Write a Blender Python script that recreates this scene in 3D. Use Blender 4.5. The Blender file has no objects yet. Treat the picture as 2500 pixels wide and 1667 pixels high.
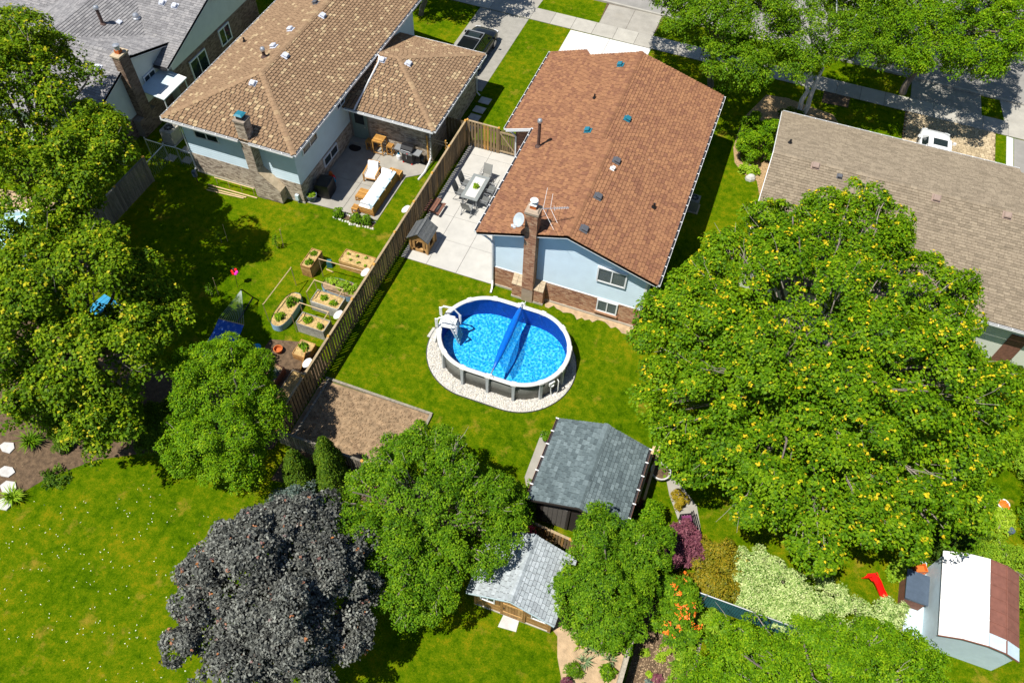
import bpy, math, random
import numpy as np
from mathutils import Vector, Matrix
R_ = math.radians
rng = random.Random(7)
sc = bpy.context.scene

# ------------------------------------------------------------------ camera
H = 32.5
cam_d = bpy.data.cameras.new("camera"); cam = bpy.data.objects.new("camera", cam_d)
sc.collection.objects.link(cam); sc.camera = cam
cam_d.sensor_width = 36.0; cam_d.lens = 27.99; cam_d.clip_start = 0.5; cam_d.clip_end = 900
YAW, PITCH, ROLL = R_(18.688), R_(54.185), R_(-2.3465)
_r = Vector((1, 0, 0)); _f = Vector((0, math.cos(PITCH), -math.sin(PITCH))); _dn = Vector((0, -math.sin(PITCH), -math.cos(PITCH)))
_r2 = _r * math.cos(ROLL) + _dn * math.sin(ROLL); _d2 = -_r * math.sin(ROLL) + _dn * math.cos(ROLL)
_rz = Matrix.Rotation(YAW, 3, 'Z')
_m = Matrix((_rz @ _r2, -(_rz @ _d2), -(_rz @ _f))).transposed().to_4x4()
cam.matrix_world = Matrix.Translation((0, 0, H)) @ _m

# ------------------------------------------------------------------ sky and sun
SX, SY = 0.29, 0.375                                    # shadow offset on the ground per metre of height
SUN_EL = math.atan2(1, math.hypot(SX, SY)); SUN_AZ = math.atan2(-SX, -SY)
world = bpy.data.worlds.new("World"); sc.world = world; world.use_nodes = True
wn = world.node_tree; wn.nodes.clear()
sky = wn.nodes.new("ShaderNodeTexSky"); sky.sky_type = 'NISHITA'; sky.sun_disc = False
sky.sun_elevation = SUN_EL; sky.sun_rotation = SUN_AZ; sky.air_density = 1.0; sky.dust_density = 0.4; sky.ozone_density = 4.0
bg = wn.nodes.new("ShaderNodeBackground"); bg.inputs[1].default_value = 0.07
wo = wn.nodes.new("ShaderNodeOutputWorld")
wn.links.new(sky.outputs[0], bg.inputs[0]); wn.links.new(bg.outputs[0], wo.inputs[0])
sun_d = bpy.data.lights.new("sun", 'SUN'); sun_d.energy = 5.0; sun_d.angle = R_(0.5); sun_d.color = (1.0, 0.955, 0.87)
sun = bpy.data.objects.new("sun", sun_d); sc.collection.objects.link(sun)
sun.rotation_euler = Vector((SX, SY, -1)).to_track_quat('-Z', 'Y').to_euler(); sun.location = (-20, -20, 60)
sc.view_settings.view_transform = 'Standard'; sc.view_settings.look = 'None'
sc.view_settings.exposure = 0.42; sc.view_settings.gamma = 1.0; sc.view_settings.use_curve_mapping = False
sc.cycles.max_bounces = 6; sc.cycles.diffuse_bounces = 2; sc.cycles.glossy_bounces = 2; sc.cycles.transmission_bounces = 4
sc.cycles.transparent_max_bounces = 6; sc.cycles.caustics_reflective = False; sc.cycles.caustics_refractive = False

# ------------------------------------------------------------------ mesh helpers
W = {}                                                   # object -> world location of its origin
class MB:
    def __init__(s, M=None): s.v = []; s.f = []; s.t = []; s.mi = []; s.M = M
    def add(s, vs, fs, t=0.5, mi=0):
        b = len(s.v)
        if s.M is not None: vs = [s.M @ Vector(p) for p in vs]
        s.v += [tuple(p) for p in vs]; s.t += [t] * len(vs)
        s.f += [tuple(b + i for i in f) for f in fs]; s.mi += [mi] * len(fs)
        return s
    def box(s, c, d, rz=0, t=0.5, mi=0, rx=0, ry=0, taper=1.0):
        x, y, z = d[0] / 2, d[1] / 2, d[2] / 2
        k = taper
        vs = [(-x, -y, -z), (x, -y, -z), (x, y, -z), (-x, y, -z), (-x * k, -y * k, z), (x * k, -y * k, z), (x * k, y * k, z), (-x * k, y * k, z)]
        if rz or rx or ry:
            q = Matrix.Rotation(rz, 3, 'Z') @ Matrix.Rotation(ry, 3, 'Y') @ Matrix.Rotation(rx, 3, 'X')
            vs = [q @ Vector(p) for p in vs]
        return s.add([(p[0] + c[0], p[1] + c[1], p[2] + c[2]) for p in vs],
                     [(0, 3, 2, 1), (4, 5, 6, 7), (0, 1, 5, 4), (1, 2, 6, 5), (2, 3, 7, 6), (3, 0, 4, 7)], t, mi)
    def bx(s, x0, x1, y0, y1, z0, z1, t=0.5, mi=0):
        return s.box(((x0 + x1) / 2, (y0 + y1) / 2, (z0 + z1) / 2), (x1 - x0, y1 - y0, z1 - z0), 0, t, mi)
    def prism(s, poly, z0, z1, t=0.5, mi=0):
        n = len(poly)
        a = sum(poly[i][0] * poly[(i + 1) % n][1] - poly[(i + 1) % n][0] * poly[i][1] for i in range(n))
        if a < 0: poly = poly[::-1]
        vs = [(p[0], p[1], z0) for p in poly] + [(p[0], p[1], z1) for p in poly]
        fs = [tuple(range(n - 1, -1, -1)), tuple(range(n, 2 * n))] + [(i, (i + 1) % n, n + (i + 1) % n, n + i) for i in range(n)]
        return s.add(vs, fs, t, mi)
    def extr(s, poly3, vec, t=0.5, mi=0):                # planar 3-D polygon swept along vec
        n = len(poly3); vec = Vector(vec); p0 = [Vector(p) for p in poly3]
        vs = p0 + [p + vec for p in p0]
        fs = [tuple(range(n - 1, -1, -1)), tuple(range(n, 2 * n))] + [(i, (i + 1) % n, n + (i + 1) % n, n + i) for i in range(n)]
        return s.add(vs, fs, t, mi)
    def tube(s, pts, r, n=8, t=0.5, mi=0, cap=True):
        pts = [Vector(p) for p in pts]; k = len(pts)
        rs = r if isinstance(r, (list, tuple)) else [r] * k
        vs = []; fs = []; prev = None
        for i, p in enumerate(pts):
            d = (pts[min(i + 1, k - 1)] - pts[max(i - 1, 0)])
            d = d.normalized() if d.length > 1e-9 else Vector((0, 0, 1))
            a = prev if prev is not None else (Vector((1, 0, 0)) if abs(d.x) < 0.8 else Vector((0, 1, 0)))
            a = (a - d * a.dot(d)).normalized(); b = d.cross(a); prev = a
            for j in range(n):
                an = 2 * math.pi * j / n
                vs.append(p + (a * math.cos(an) + b * math.sin(an)) * rs[i])
        for i in range(k - 1):
            for j in range(n):
                fs.append((i * n + j, i * n + (j + 1) % n, (i + 1) * n + (j + 1) % n, (i + 1) * n + j))
        if cap: fs += [tuple(range(n - 1, -1, -1)), tuple((k - 1) * n + j for j in range(n))]
        return s.add(vs, fs, t, mi)
    def lathe(s, c, prof, n=16, t=0.5, mi=0, sx=1.0, sy=1.0):    # prof: [(r, z)...] from bottom to top
        vs = []; fs = []; k = len(prof)
        for r, z in prof:
            for j in range(n):
                a = 2 * math.pi * j / n
                vs.append((c[0] + r * sx * math.cos(a), c[1] + r * sy * math.sin(a), c[2] + z))
        for i in range(k - 1):
            for j in range(n):
                fs.append((i * n + j, i * n + (j + 1) % n, (i + 1) * n + (j + 1) % n, (i + 1) * n + j))
        fs += [tuple(range(n - 1, -1, -1)), tuple((k - 1) * n + j for j in range(n))]
        return s.add(vs, fs, t, mi)
    def poly(s, pts, t=0.5, mi=0): return s.add(pts, [tuple(range(len(pts)))], t, mi)
    def obj(s, name, mats, parent=None, smooth=False, origin=None):
        V = np.array(s.v, dtype=np.float64)
        if origin is None:
            lo, hi = V.min(0), V.max(0); origin = Vector(((lo[0] + hi[0]) / 2, (lo[1] + hi[1]) / 2, lo[2]))
        origin = Vector(origin)
        me = bpy.data.meshes.new(name)
        me.from_pydata([tuple(p) for p in (V - np.array(origin))], [], s.f)
        at = me.attributes.new("tint", 'FLOAT', 'POINT'); at.data.foreach_set("value", s.t)
        mats = mats if isinstance(mats, (list, tuple)) else [mats]
        for m in mats: me.materials.append(m)
        if len(mats) > 1: me.polygons.foreach_set("material_index", s.mi)
        if smooth: me.polygons.foreach_set("use_smooth", [True] * len(me.polygons))
        me.update()
        return link(name, me, origin, parent)
def link(name, me, origin, parent=None):
    o = bpy.data.objects.new(name, me); sc.collection.objects.link(o)
    W[o] = Vector(origin)
    if parent is not None: o.parent = parent; o.location = W[o] - W[parent]
    else: o.location = W[o]
    return o
def piece(name, me, Mw, parent):                          # a piece sharing mesh data, placed by a world matrix
    o = bpy.data.objects.new(name, me); sc.collection.objects.link(o)
    o.parent = parent; o.matrix_basis = Matrix.Translation(-W[parent]) @ Mw
    W[o] = Mw.to_translation(); return o
def thing(name, loc, label, cat, group=None):
    o = bpy.data.objects.new(name, None); sc.collection.objects.link(o); o.empty_display_size = 0.3
    o.location = loc; W[o] = Vector(loc); return tag(o, label, cat, group)
def tag(o, label=None, cat=None, group=None, kind=None):
    if label: o["label"] = label
    if cat: o["category"] = cat
    if group: o["group"] = group
    if kind: o["kind"] = kind
    return o
def struct(o): o["kind"] = "structure"; return o
def T(x, y, z=0, rz=0): return Matrix.Translation((x, y, z)) @ Matrix.Rotation(rz, 4, 'Z')

# ------------------------------------------------------------------ materials
def nt(name):
    m = bpy.data.materials.new(name); m.use_nodes = True; t = m.node_tree; t.nodes.clear()
    o = t.nodes.new("ShaderNodeOutputMaterial"); return m, t, o
def N(t, typ, **k):
    n = t.nodes.new(typ)
    for a, b in k.items():
        if a.startswith("i"): n.inputs[int(a[1:])].default_value = b
        else: setattr(n, a, b)
    return n
def ramp(t, cols, interp='LINEAR'):
    r = t.nodes.new("ShaderNodeValToRGB"); e = r.color_ramp; e.interpolation = interp
    while len(e.elements) < len(cols): e.elements.new(0.5)
    for i, c in enumerate(cols):
        if len(c) == 4: p, c = c[0], c[1:]
        else: p = i / (len(cols) - 1)
        e.elements[i].position = p; e.elements[i].color = (*c, 1)
    return r
def noise(t, co, scale, detail=3, rough=0.6):
    n = N(t, "ShaderNodeTexNoise"); n.inputs["Scale"].default_value = scale; n.inputs["Detail"].default_value = detail
    n.inputs["Roughness"].default_value = rough; t.links.new(co, n.inputs["Vector"]); return n
def mix(t, fac, a, b, mode='MIX'):
    n = t.nodes.new("ShaderNodeMix"); n.data_type = 'RGBA'; n.blend_type = mode
    for i, v in ((0, fac), (6, a), (7, b)):
        if isinstance(v, (int, float)): n.inputs[i].default_value = v
        elif isinstance(v, tuple): n.inputs[i].default_value = (*v, 1)
        else: t.links.new(v, n.inputs[i])
    return n.outputs[2]
def wcoord(t):                                            # position in the world, so that a pattern does not restart per piece
    g = t.nodes.new("ShaderNodeNewGeometry"); return g.outputs["Position"]
def mat(name, col, rough=0.8, var=0.25, scale=6.0, bump=0.0, bscale=40.0, tint=None, metal=0.0, spec=0.4, dirt=None, stretch=None, interp='LINEAR', coat=0.0):
    m, t, o = nt(name); p = N(t, "ShaderNodeBsdfPrincipled"); t.links.new(p.outputs[0], o.inputs[0])
    co = wcoord(t)
    if stretch:
        mp = N(t, "ShaderNodeMapping"); mp.inputs["Scale"].default_value = stretch; t.links.new(co, mp.inputs[0]); co = mp.outputs[0]
    if tint:
        a = N(t, "ShaderNodeAttribute", attribute_name="tint"); r = ramp(t, tint, interp); t.links.new(a.outputs["Fac"], r.inputs[0]); c = r.outputs[0]
    else:
        rgb = N(t, "ShaderNodeRGB"); rgb.outputs[0].default_value = (*col, 1); c = rgb.outputs[0]
    if var:
        n = noise(t, co, scale, 4); mr = N(t, "ShaderNodeMapRange", i1=0.3, i2=0.7, i3=1 - var, i4=1 + var * 0.6); t.links.new(n.outputs[0], mr.inputs[0])
        cb = N(t, "ShaderNodeCombineColor"); [t.links.new(mr.outputs[0], cb.inputs[i]) for i in range(3)]
        c = mix(t, 1.0, c, cb.outputs[0], 'MULTIPLY')
    if dirt:                                              # (colour, scale, threshold, amount): blotches with their own shape
        n2 = noise(t, co, dirt[1], 5, 0.65); mr2 = N(t, "ShaderNodeMapRange", i1=dirt[2], i2=dirt[2] + 0.14, i3=0.0, i4=dirt[3]); t.links.new(n2.outputs[0], mr2.inputs[0])
        c = mix(t, mr2.outputs[0], c, dirt[0])
    t.links.new(c, p.inputs["Base Color"])
    p.inputs["Roughness"].default_value = rough; p.inputs["Metallic"].default_value = metal; p.inputs["Specular IOR Level"].default_value = spec
    if coat: p.inputs["Coat Weight"].default_value = coat; p.inputs["Coat Roughness"].default_value = 0.05
    if bump:
        n3 = noise(t, co, bscale, 4); b = N(t, "ShaderNodeBump"); b.inputs["Strength"].default_value = min(1.0, bump); b.inputs["Distance"].default_value = 0.03
        t.links.new(n3.outputs[0], b.inputs["Height"]); t.links.new(b.outputs[0], p.inputs["Normal"])
    return m
def leafmat(name, cols, trans=0.35, gloss=0.006, interp='LINEAR', tcol=(0.40, 0.46, 0.01), k=1.42):
    m, t, o = nt(name); cols = [c if len(c) == 3 else c for c in cols]
    cols = [tuple(v * k for v in c) if len(c) == 3 else (c[0],) + tuple(v * k for v in c[1:]) for c in cols]
    a = N(t, "ShaderNodeAttribute", attribute_name="tint"); r = ramp(t, cols, interp); t.links.new(a.outputs["Fac"], r.inputs[0])
    d = N(t, "ShaderNodeBsdfDiffuse"); t.links.new(r.outputs[0], d.inputs[0])
    tr = N(t, "ShaderNodeBsdfTranslucent"); tc = mix(t, 0.5, r.outputs[0], tcol); t.links.new(tc, tr.inputs[0])
    ms = N(t, "ShaderNodeMixShader", i0=trans); t.links.new(d.outputs[0], ms.inputs[1]); t.links.new(tr.outputs[0], ms.inputs[2])
    g = N(t, "ShaderNodeBsdfGlossy"); g.inputs["Roughness"].default_value = 0.5; g.inputs[0].default_value = (0.8, 0.9, 0.8, 1)
    m2 = N(t, "ShaderNodeMixShader", i0=gloss); t.links.new(ms.outputs[0], m2.inputs[1]); t.links.new(g.outputs[0], m2.inputs[2])
    t.links.new(m2.outputs[0], o.inputs[0]); return m
def lawnmat():
    m, t, o = nt("lawn"); p = N(t, "ShaderNodeBsdfPrincipled"); t.links.new(p.outputs[0], o.inputs[0]); co = wcoord(t)
    big = noise(t, co, 0.28, 4, 0.6); mid = noise(t, co, 2.6, 5, 0.7); fine = noise(t, co, 13.0, 5, 0.75); fib = noise(t, co, 45.0, 3, 0.7)
    r1 = ramp(t, [(0.40, 0.022, 0.060, 0.001), (0.485, 0.056, 0.114, 0.001), (0.545, 0.096, 0.150, 0.002), (0.62, 0.190, 0.180, 0.004)])
    ad = N(t, "ShaderNodeMath", operation='MULTIPLY_ADD', i1=0.42); t.links.new(mid.outputs[0], ad.inputs[0])
    ad2 = N(t, "ShaderNodeMath", operation='MULTIPLY_ADD', i1=0.36); t.links.new(fine.outputs[0], ad2.inputs[0])
    ad3 = N(t, "ShaderNodeMath", operation='MULTIPLY', i1=0.27); t.links.new(big.outputs[0], ad3.inputs[0])
    t.links.new(ad3.outputs[0], ad2.inputs[2]); t.links.new(ad2.outputs[0], ad.inputs[2]); t.links.new(ad.outputs[0], r1.inputs[0])
    # dry straw patches
    dry = noise(t, co, 0.75, 6, 0.72); mr = N(t, "ShaderNodeMapRange", i1=0.58, i2=0.70, i3=0.0, i4=0.9); t.links.new(dry.outputs[0], mr.inputs[0])
    c = mix(t, mr.outputs[0], r1.outputs[0], (0.26, 0.195, 0.02))
    mr3 = N(t, "ShaderNodeMapRange", i1=0.35, i2=0.65, i3=0.5, i4=1.45); t.links.new(fib.outputs[0], mr3.inputs[0])
    cb = N(t, "ShaderNodeCombineColor"); [t.links.new(mr3.outputs[0], cb.inputs[i]) for i in range(3)]
    c = mix(t, 1.0, c, cb.outputs[0], 'MULTIPLY'); t.links.new(c, p.inputs["Base Color"])
    p.inputs["Roughness"].default_value = 1.0; p.inputs["Specular IOR Level"].default_value = 0.0
    b = N(t, "ShaderNodeBump"); b.inputs["Strength"].default_value = 0.7; b.inputs["Distance"].default_value = 0.05
    n3 = noise(t, co, 30, 4, 0.7); t.links.new(n3.outputs[0], b.inputs["Height"]); t.links.new(b.outputs[0], p.inputs["Normal"])
    return m
def glassmat(name, col=(0.02, 0.03, 0.035), tr=0.0):
    m, t, o = nt(name); p = N(t, "ShaderNodeBsdfPrincipled"); p.inputs["Base Color"].default_value = (*col, 1); p.inputs["Roughness"].default_value = 0.05
    p.inputs["Specular IOR Level"].default_value = 0.6
    if tr:
        x = N(t, "ShaderNodeBsdfTransparent"); s = N(t, "ShaderNodeMixShader", i0=tr); t.links.new(p.outputs[0], s.inputs[1]); t.links.new(x.outputs[0], s.inputs[2]); t.links.new(s.outputs[0], o.inputs[0])
    else: t.links.new(p.outputs[0], o.inputs[0])
    return m
def watermat(name, tintc, bs=4.0, strength=0.5):
    m, t, o = nt(name); co = wcoord(t)
    x = N(t, "ShaderNodeBsdfTransparent"); x.inputs[0].default_value = (*tintc, 1)
    g = N(t, "ShaderNodeBsdfGlossy"); g.inputs["Roughness"].default_value = 0.03
    b = N(t, "ShaderNodeBump"); b.inputs["Strength"].default_value = strength; b.inputs["Distance"].default_value = 0.12
    n = noise(t, co, bs, 3, 0.55); n.inputs["Distortion"].default_value = 0.8
    t.links.new(n.outputs[0], b.inputs["Height"]); t.links.new(b.outputs[0], g.inputs["Normal"])
    fr = N(t, "ShaderNodeFresnel", i0=1.33); t.links.new(b.outputs[0], fr.inputs["Normal"])
    s = N(t, "ShaderNodeMixShader"); t.links.new(fr.outputs[0], s.inputs[0]); t.links.new(x.outputs[0], s.inputs[1]); t.links.new(g.outputs[0], s.inputs[2])
    t.links.new(s.outputs[0], o.inputs[0]); return m
def linermat():                                           # vinyl liner; pale caustic network of sunlit ripples painted into its blue
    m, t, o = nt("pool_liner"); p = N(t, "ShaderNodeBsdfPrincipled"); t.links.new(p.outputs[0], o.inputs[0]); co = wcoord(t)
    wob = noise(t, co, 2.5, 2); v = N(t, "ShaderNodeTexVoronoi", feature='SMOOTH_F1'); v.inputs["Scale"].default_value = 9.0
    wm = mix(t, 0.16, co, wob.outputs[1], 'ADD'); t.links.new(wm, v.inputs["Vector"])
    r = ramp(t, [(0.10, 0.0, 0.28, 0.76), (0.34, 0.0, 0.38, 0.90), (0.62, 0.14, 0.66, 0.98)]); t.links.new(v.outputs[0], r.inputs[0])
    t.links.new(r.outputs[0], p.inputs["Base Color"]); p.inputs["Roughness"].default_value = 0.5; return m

MT = {}
MT['lawn'] = lawnmat()
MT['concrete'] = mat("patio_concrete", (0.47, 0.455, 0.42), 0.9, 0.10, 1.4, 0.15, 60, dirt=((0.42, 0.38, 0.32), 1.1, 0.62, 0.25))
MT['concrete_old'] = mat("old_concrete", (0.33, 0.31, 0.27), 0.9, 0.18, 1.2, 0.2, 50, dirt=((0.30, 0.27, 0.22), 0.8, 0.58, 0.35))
MT['walk'] = mat("sidewalk_concrete", (0.50, 0.48, 0.43), 0.9, 0.14, 1.5, 0.2, 50, tint=[(0.34, 0.32, 0.28), (0.43, 0.41, 0.36)])
MT['asphalt'] = mat("asphalt_light", (0.30, 0.285, 0.25), 0.92, 0.15, 2.5, 0.3, 90)
MT['newconc'] = mat("new_concrete", (0.62, 0.61, 0.59), 0.9, 0.06, 1.5, 0.1, 60)
MT['road'] = mat("road_asphalt", (0.27, 0.26, 0.24), 0.92, 0.15, 1.5, 0.3, 90)
MT['paver'] = mat("paver", None, 0.9, 0.2, 8, 0.2, 60, tint=[(0.36, 0.28, 0.17), (0.46, 0.36, 0.22), (0.55, 0.44, 0.28)])
MT['soil'] = mat("soil", (0.30, 0.205, 0.12), 1.0, 0.45, 3.5, 1.0, 14, dirt=((0.15, 0.09, 0.05), 1.6, 0.56, 0.6))
MT['soil_dark'] = mat("dark_soil", (0.13, 0.085, 0.05), 1.0, 0.5, 5, 1.0, 20, dirt=((0.28, 0.20, 0.11), 9.0, 0.58, 0.7))
MT['sand'] = mat("sandy_soil", (0.46, 0.33, 0.20), 1.0, 0.28, 3, 0.7, 20, dirt=((0.33, 0.22, 0.12), 2.2, 0.58, 0.45))
MT['mulch'] = mat("mulch", (0.40, 0.27, 0.14), 1.0, 0.5, 12, 1.0, 30)
MT['straw'] = mat("straw_mulch", (0.52, 0.36, 0.15), 1.0, 0.45, 11, 1.0, 30, dirt=((0.24, 0.15, 0.06), 5, 0.60, 0.6))
MT['siding'] = mat("white_siding", (0.68, 0.83, 0.93), 0.55, 0.05, 2, 0, spec=0.35)
MT['siding2'] = mat("pale_siding", (0.62, 0.76, 0.80), 0.55, 0.06, 2, 0, spec=0.35)
MT['siding1'] = mat("cream_siding", (0.66, 0.68, 0.60), 0.6, 0.06, 2, 0)
MT['white'] = mat("white_metal", (0.80, 0.81, 0.82), 0.4, 0.06, 4, 0)
MT['whitep'] = mat("white_plastic", (0.80, 0.81, 0.80), 0.35, 0.05, 4, 0)
MT['dishgrey'] = mat('dish_grey', (.42, .48, .52), .5, .06)
MT['mortar'] = mat("mortar", (0.42, 0.33, 0.25), 0.95, 0.15, 6)
MT['mortar2'] = mat("grey_mortar", (0.30, 0.25, 0.20), 0.95, 0.2, 6)
MT['brick3'] = mat("orange_brick", None, 0.9, 0.18, 14, 0.2, 60, tint=[(0.26, 0.12, 0.075), (0.40, 0.20, 0.115), (0.48, 0.27, 0.16), (0.55, 0.36, 0.23)])
MT['brick2'] = mat("grey_brick", None, 0.9, 0.2, 14, 0.2, 60, tint=[(0.22, 0.17, 0.13), (0.38, 0.31, 0.24), (0.50, 0.42, 0.33), (0.56, 0.48, 0.38)])
MT['brick1'] = mat("brown_brick", None, 0.9, 0.2, 14, 0.2, 60, tint=[(0.14, 0.09, 0.065), (0.24, 0.165, 0.12), (0.32, 0.23, 0.17)])
MT['capstone'] = mat("cap_stone", (0.50, 0.40, 0.27), 0.9, 0.25, 5, 0.3, 30)
MT['found'] = mat("foundation", (0.46, 0.42, 0.35), 0.95, 0.2, 4)
def shingles(name, cols, interp='LINEAR'): return mat(name, None, 0.95, 0.22, 9.0, 0.25, 120, tint=cols, spec=0.15, interp=interp)
MT['sh3'] = shingles("brown_shingle", [(0.215, 0.100, 0.060), (0.265, 0.128, 0.070), (0.295, 0.145, 0.077), (0.33, 0.165, 0.085)])
MT['sh2'] = shingles("tan_shingle", [(0.0, 0.235, 0.150, 0.090), (0.45, 0.275, 0.18, 0.108), (0.82, 0.31, 0.205, 0.123), (0.90, 0.38, 0.275, 0.160), (1.0, 0.46, 0.345, 0.205)])
MT['sh1'] = shingles("grey_shingle", [(0.19, 0.185, 0.19), (0.25, 0.245, 0.25), (0.31, 0.30, 0.30)])
MT['sh4'] = shingles("driftwood_shingle", [(0.215, 0.175, 0.125), (0.265, 0.215, 0.155), (0.305, 0.25, 0.18)])
MT['shA'] = shingles("slate_shingle", [(0.085, 0.112, 0.120), (0.105, 0.138, 0.146), (0.125, 0.162, 0.170), (0.165, 0.21, 0.22)])
MT['shB'] = shingles("pale_shingle", [(0.30, 0.33, 0.345), (0.36, 0.40, 0.415), (0.43, 0.47, 0.49)])
MT['deck3'] = mat("roof_underlay_brown", (0.10, 0.05, 0.03), 0.95, 0.1); MT['deck2'] = mat("roof_underlay_tan", (0.055, 0.042, 0.032), 0.95, 0.1)
MT['deckg'] = mat("roof_underlay_grey", (0.12, 0.12, 0.12), 0.95, 0.1); MT['deck4'] = mat("roof_underlay_drift", (0.17, 0.13, 0.085), 0.95, 0.1)
MT['deckA'] = mat("roof_underlay_slate", (0.05, 0.07, 0.08), 0.95, 0.1)
MT['gutter'] = mat("gutter_black", (0.03, 0.03, 0.035), 0.6, 0.1)
MT['ventgrey'] = mat("vent_grey", (0.10, 0.105, 0.12), 0.6, 0.15); MT['ventblue'] = mat("vent_teal", (0.02, 0.17, 0.24), 0.45, 0.15); MT['ventwhite'] = mat("vent_white", (0.55, 0.58, 0.66), 0.5, 0.1)
MT['venttan'] = mat("vent_tan", (0.30, 0.22, 0.18), 0.6, 0.15)
MT['rust'] = mat("rusty_pipe", (0.10, 0.06, 0.05), 0.7, 0.3, 8); MT['steel'] = mat("galvanised", (0.55, 0.57, 0.60), 0.35, 0.1, 6, metal=0.7); MT['black'] = mat("black_paint", (0.012, 0.012, 0.014), 0.4, 0.1)
MT['darkgrey'] = mat("dark_grey", (0.06, 0.06, 0.065), 0.6, 0.15); MT['grey'] = mat("mid_grey", (0.22, 0.23, 0.24), 0.55, 0.1)
MT['clay'] = mat("clay_flue", (0.50, 0.13, 0.03), 0.85, 0.2, 8)
MT['glass'] = glassmat("window_glass"); MT['glassblind'] = glassmat("blind_glass", (0.05, 0.09, 0.09), 0.55)
MT['fence'] = mat("fence_wood", None, 0.9, 0.35, 5, 0.3, 60, tint=[(0.10, 0.075, 0.045), (0.19, 0.135, 0.075), (0.30, 0.20, 0.10), (0.48, 0.25, 0.06)], stretch=(2, 2, 0.35))
MT['fencegrey'] = mat("weathered_wood", None, 0.9, 0.35, 5, 0.3, 60, tint=[(0.16, 0.14, 0.11), (0.27, 0.24, 0.19), (0.38, 0.34, 0.26)], stretch=(2, 2, 0.35))
MT['rail'] = mat("fence_cap_wood", (0.36, 0.27, 0.16), 0.9, 0.3, 6, stretch=(1, 0.3, 1)); MT['postcap'] = mat("new_cedar", (0.62, 0.33, 0.07), 0.8, 0.2, 8)
MT['teak'] = mat("teak", None, 0.6, 0.25, 9, 0.1, 50, tint=[(0.36, 0.17, 0.035), (0.48, 0.24, 0.055), (0.58, 0.31, 0.08)])
MT['cedar'] = mat("cedar_plank", None, 0.75, 0.3, 7, 0.2, 50, tint=[(0.33, 0.17, 0.055), (0.45, 0.25, 0.085), (0.56, 0.34, 0.13)])
MT['greywood'] = mat("grey_plank", None, 0.9, 0.3, 7, 0.2, 50, tint=[(0.26, 0.25, 0.22), (0.38, 0.365, 0.32), (0.50, 0.48, 0.43)])
MT['redwood'] = mat("red_brown_plank", None, 0.85, 0.3, 8, 0.2, 50, tint=[(0.13, 0.055, 0.035), (0.20, 0.09, 0.06), (0.27, 0.13, 0.09)])
MT['darkroof'] = mat("charcoal_board", None, 0.85, 0.3, 10, 0.2, 60, tint=[(0.055, 0.062, 0.066), (0.085, 0.092, 0.096), (0.13, 0.135, 0.135)])
MT['cushion'] = mat("white_cushion", (0.80, 0.81, 0.83), 0.9, 0.05, 3, 0.1, 30); MT['cushblue'] = mat("pale_blue_cushion", (0.52, 0.66, 0.74), 0.9, 0.06, 3)
MT['sling'] = mat("grey_sling_fabric", (0.13, 0.135, 0.13), 0.85, 0.12, 60); MT['slinglight'] = mat("light_sling_fabric", (0.26, 0.26, 0.24), 0.85, 0.12, 60)
MT['tabletop'] = mat("table_grey", (0.23, 0.25, 0.245), 0.6, 0.12, 5); MT['inlay'] = mat("table_stone_inlay", (0.58, 0.57, 0.54), 0.6, 0.14, 5)
MT['poolwall'] = mat("pool_wall_panel", (0.17, 0.175, 0.165), 0.45, 0.25, 1.6, dirt=((0.27, 0.25, 0.22), 2.5, 0.55, 0.5)); MT['poolrail'] = mat("pool_rail", (0.66, 0.645, 0.62), 0.45, 0.06, 3)
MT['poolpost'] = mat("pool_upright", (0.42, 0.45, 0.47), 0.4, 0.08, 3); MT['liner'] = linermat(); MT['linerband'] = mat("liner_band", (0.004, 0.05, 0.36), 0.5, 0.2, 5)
MT['water'] = watermat("pool_water", (0.74, 0.95, 1.0), 7.0, 0.85); MT['water2'] = watermat("pool_water_still", (0.75, 0.95, 1.0), 4.0, 0.3)
MT['solarlight'] = glassmat('wet_solar_sheet', (0.02, 0.30, 0.80), .45)
MT['solar'] = mat("solar_blanket", (0.0, 0.13, 0.62), 0.35, 0.2, 8, 0.3, 30)
MT['stone'] = mat("white_pebble", None, 0.85, 0.15, 12, tint=[(0.42, 0.40, 0.36), (0.62, 0.60, 0.55), (0.74, 0.72, 0.67), (0.66, 0.58, 0.47)])
MT['flag'] = mat("flagstone", (0.52, 0.51, 0.49), 0.9, 0.2, 3, 0.3, 20)
MT['bark'] = mat("bark", (0.20, 0.165, 0.135), 0.95, 0.3, 9, 0.5, 30); MT['barkpale'] = mat("pale_bark", (0.33, 0.28, 0.24), 0.9, 0.3, 9, 0.4, 30); MT['birch'] = mat("birch_bark", (0.62, 0.63, 0.62), 0.85, 0.15, 9, dirt=((0.06, 0.055, 0.05), 7, 0.60, 0.8), stretch=(1, 1, 3))
MT['lbrick'] = MT['brick3']
MT['metalwhite'] = mat("white_roof_sheet", (0.80, 0.80, 0.79), 0.5, 0.06, 3, dirt=((0.55, 0.42, 0.30), 9, 0.70, 0.5)); MT['metalbrown'] = mat("rust_red_roof_sheet", (0.21, 0.085, 0.06), 0.7, 0.2, 5); MT['metalblue'] = mat("pale_blue_sheet", (0.52, 0.64, 0.70), 0.5, 0.08, 3)
MT['bluebox'] = mat("slate_blue_plastic", (0.075, 0.105, 0.15), 0.5, 0.15, 5); MT['red'] = mat("red_plastic", (0.75, 0.008, 0.006), 0.35, 0.06, 5); MT['orange'] = mat("orange_plastic", (0.65, 0.16, 0.03), 0.45, 0.08, 5)
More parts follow.
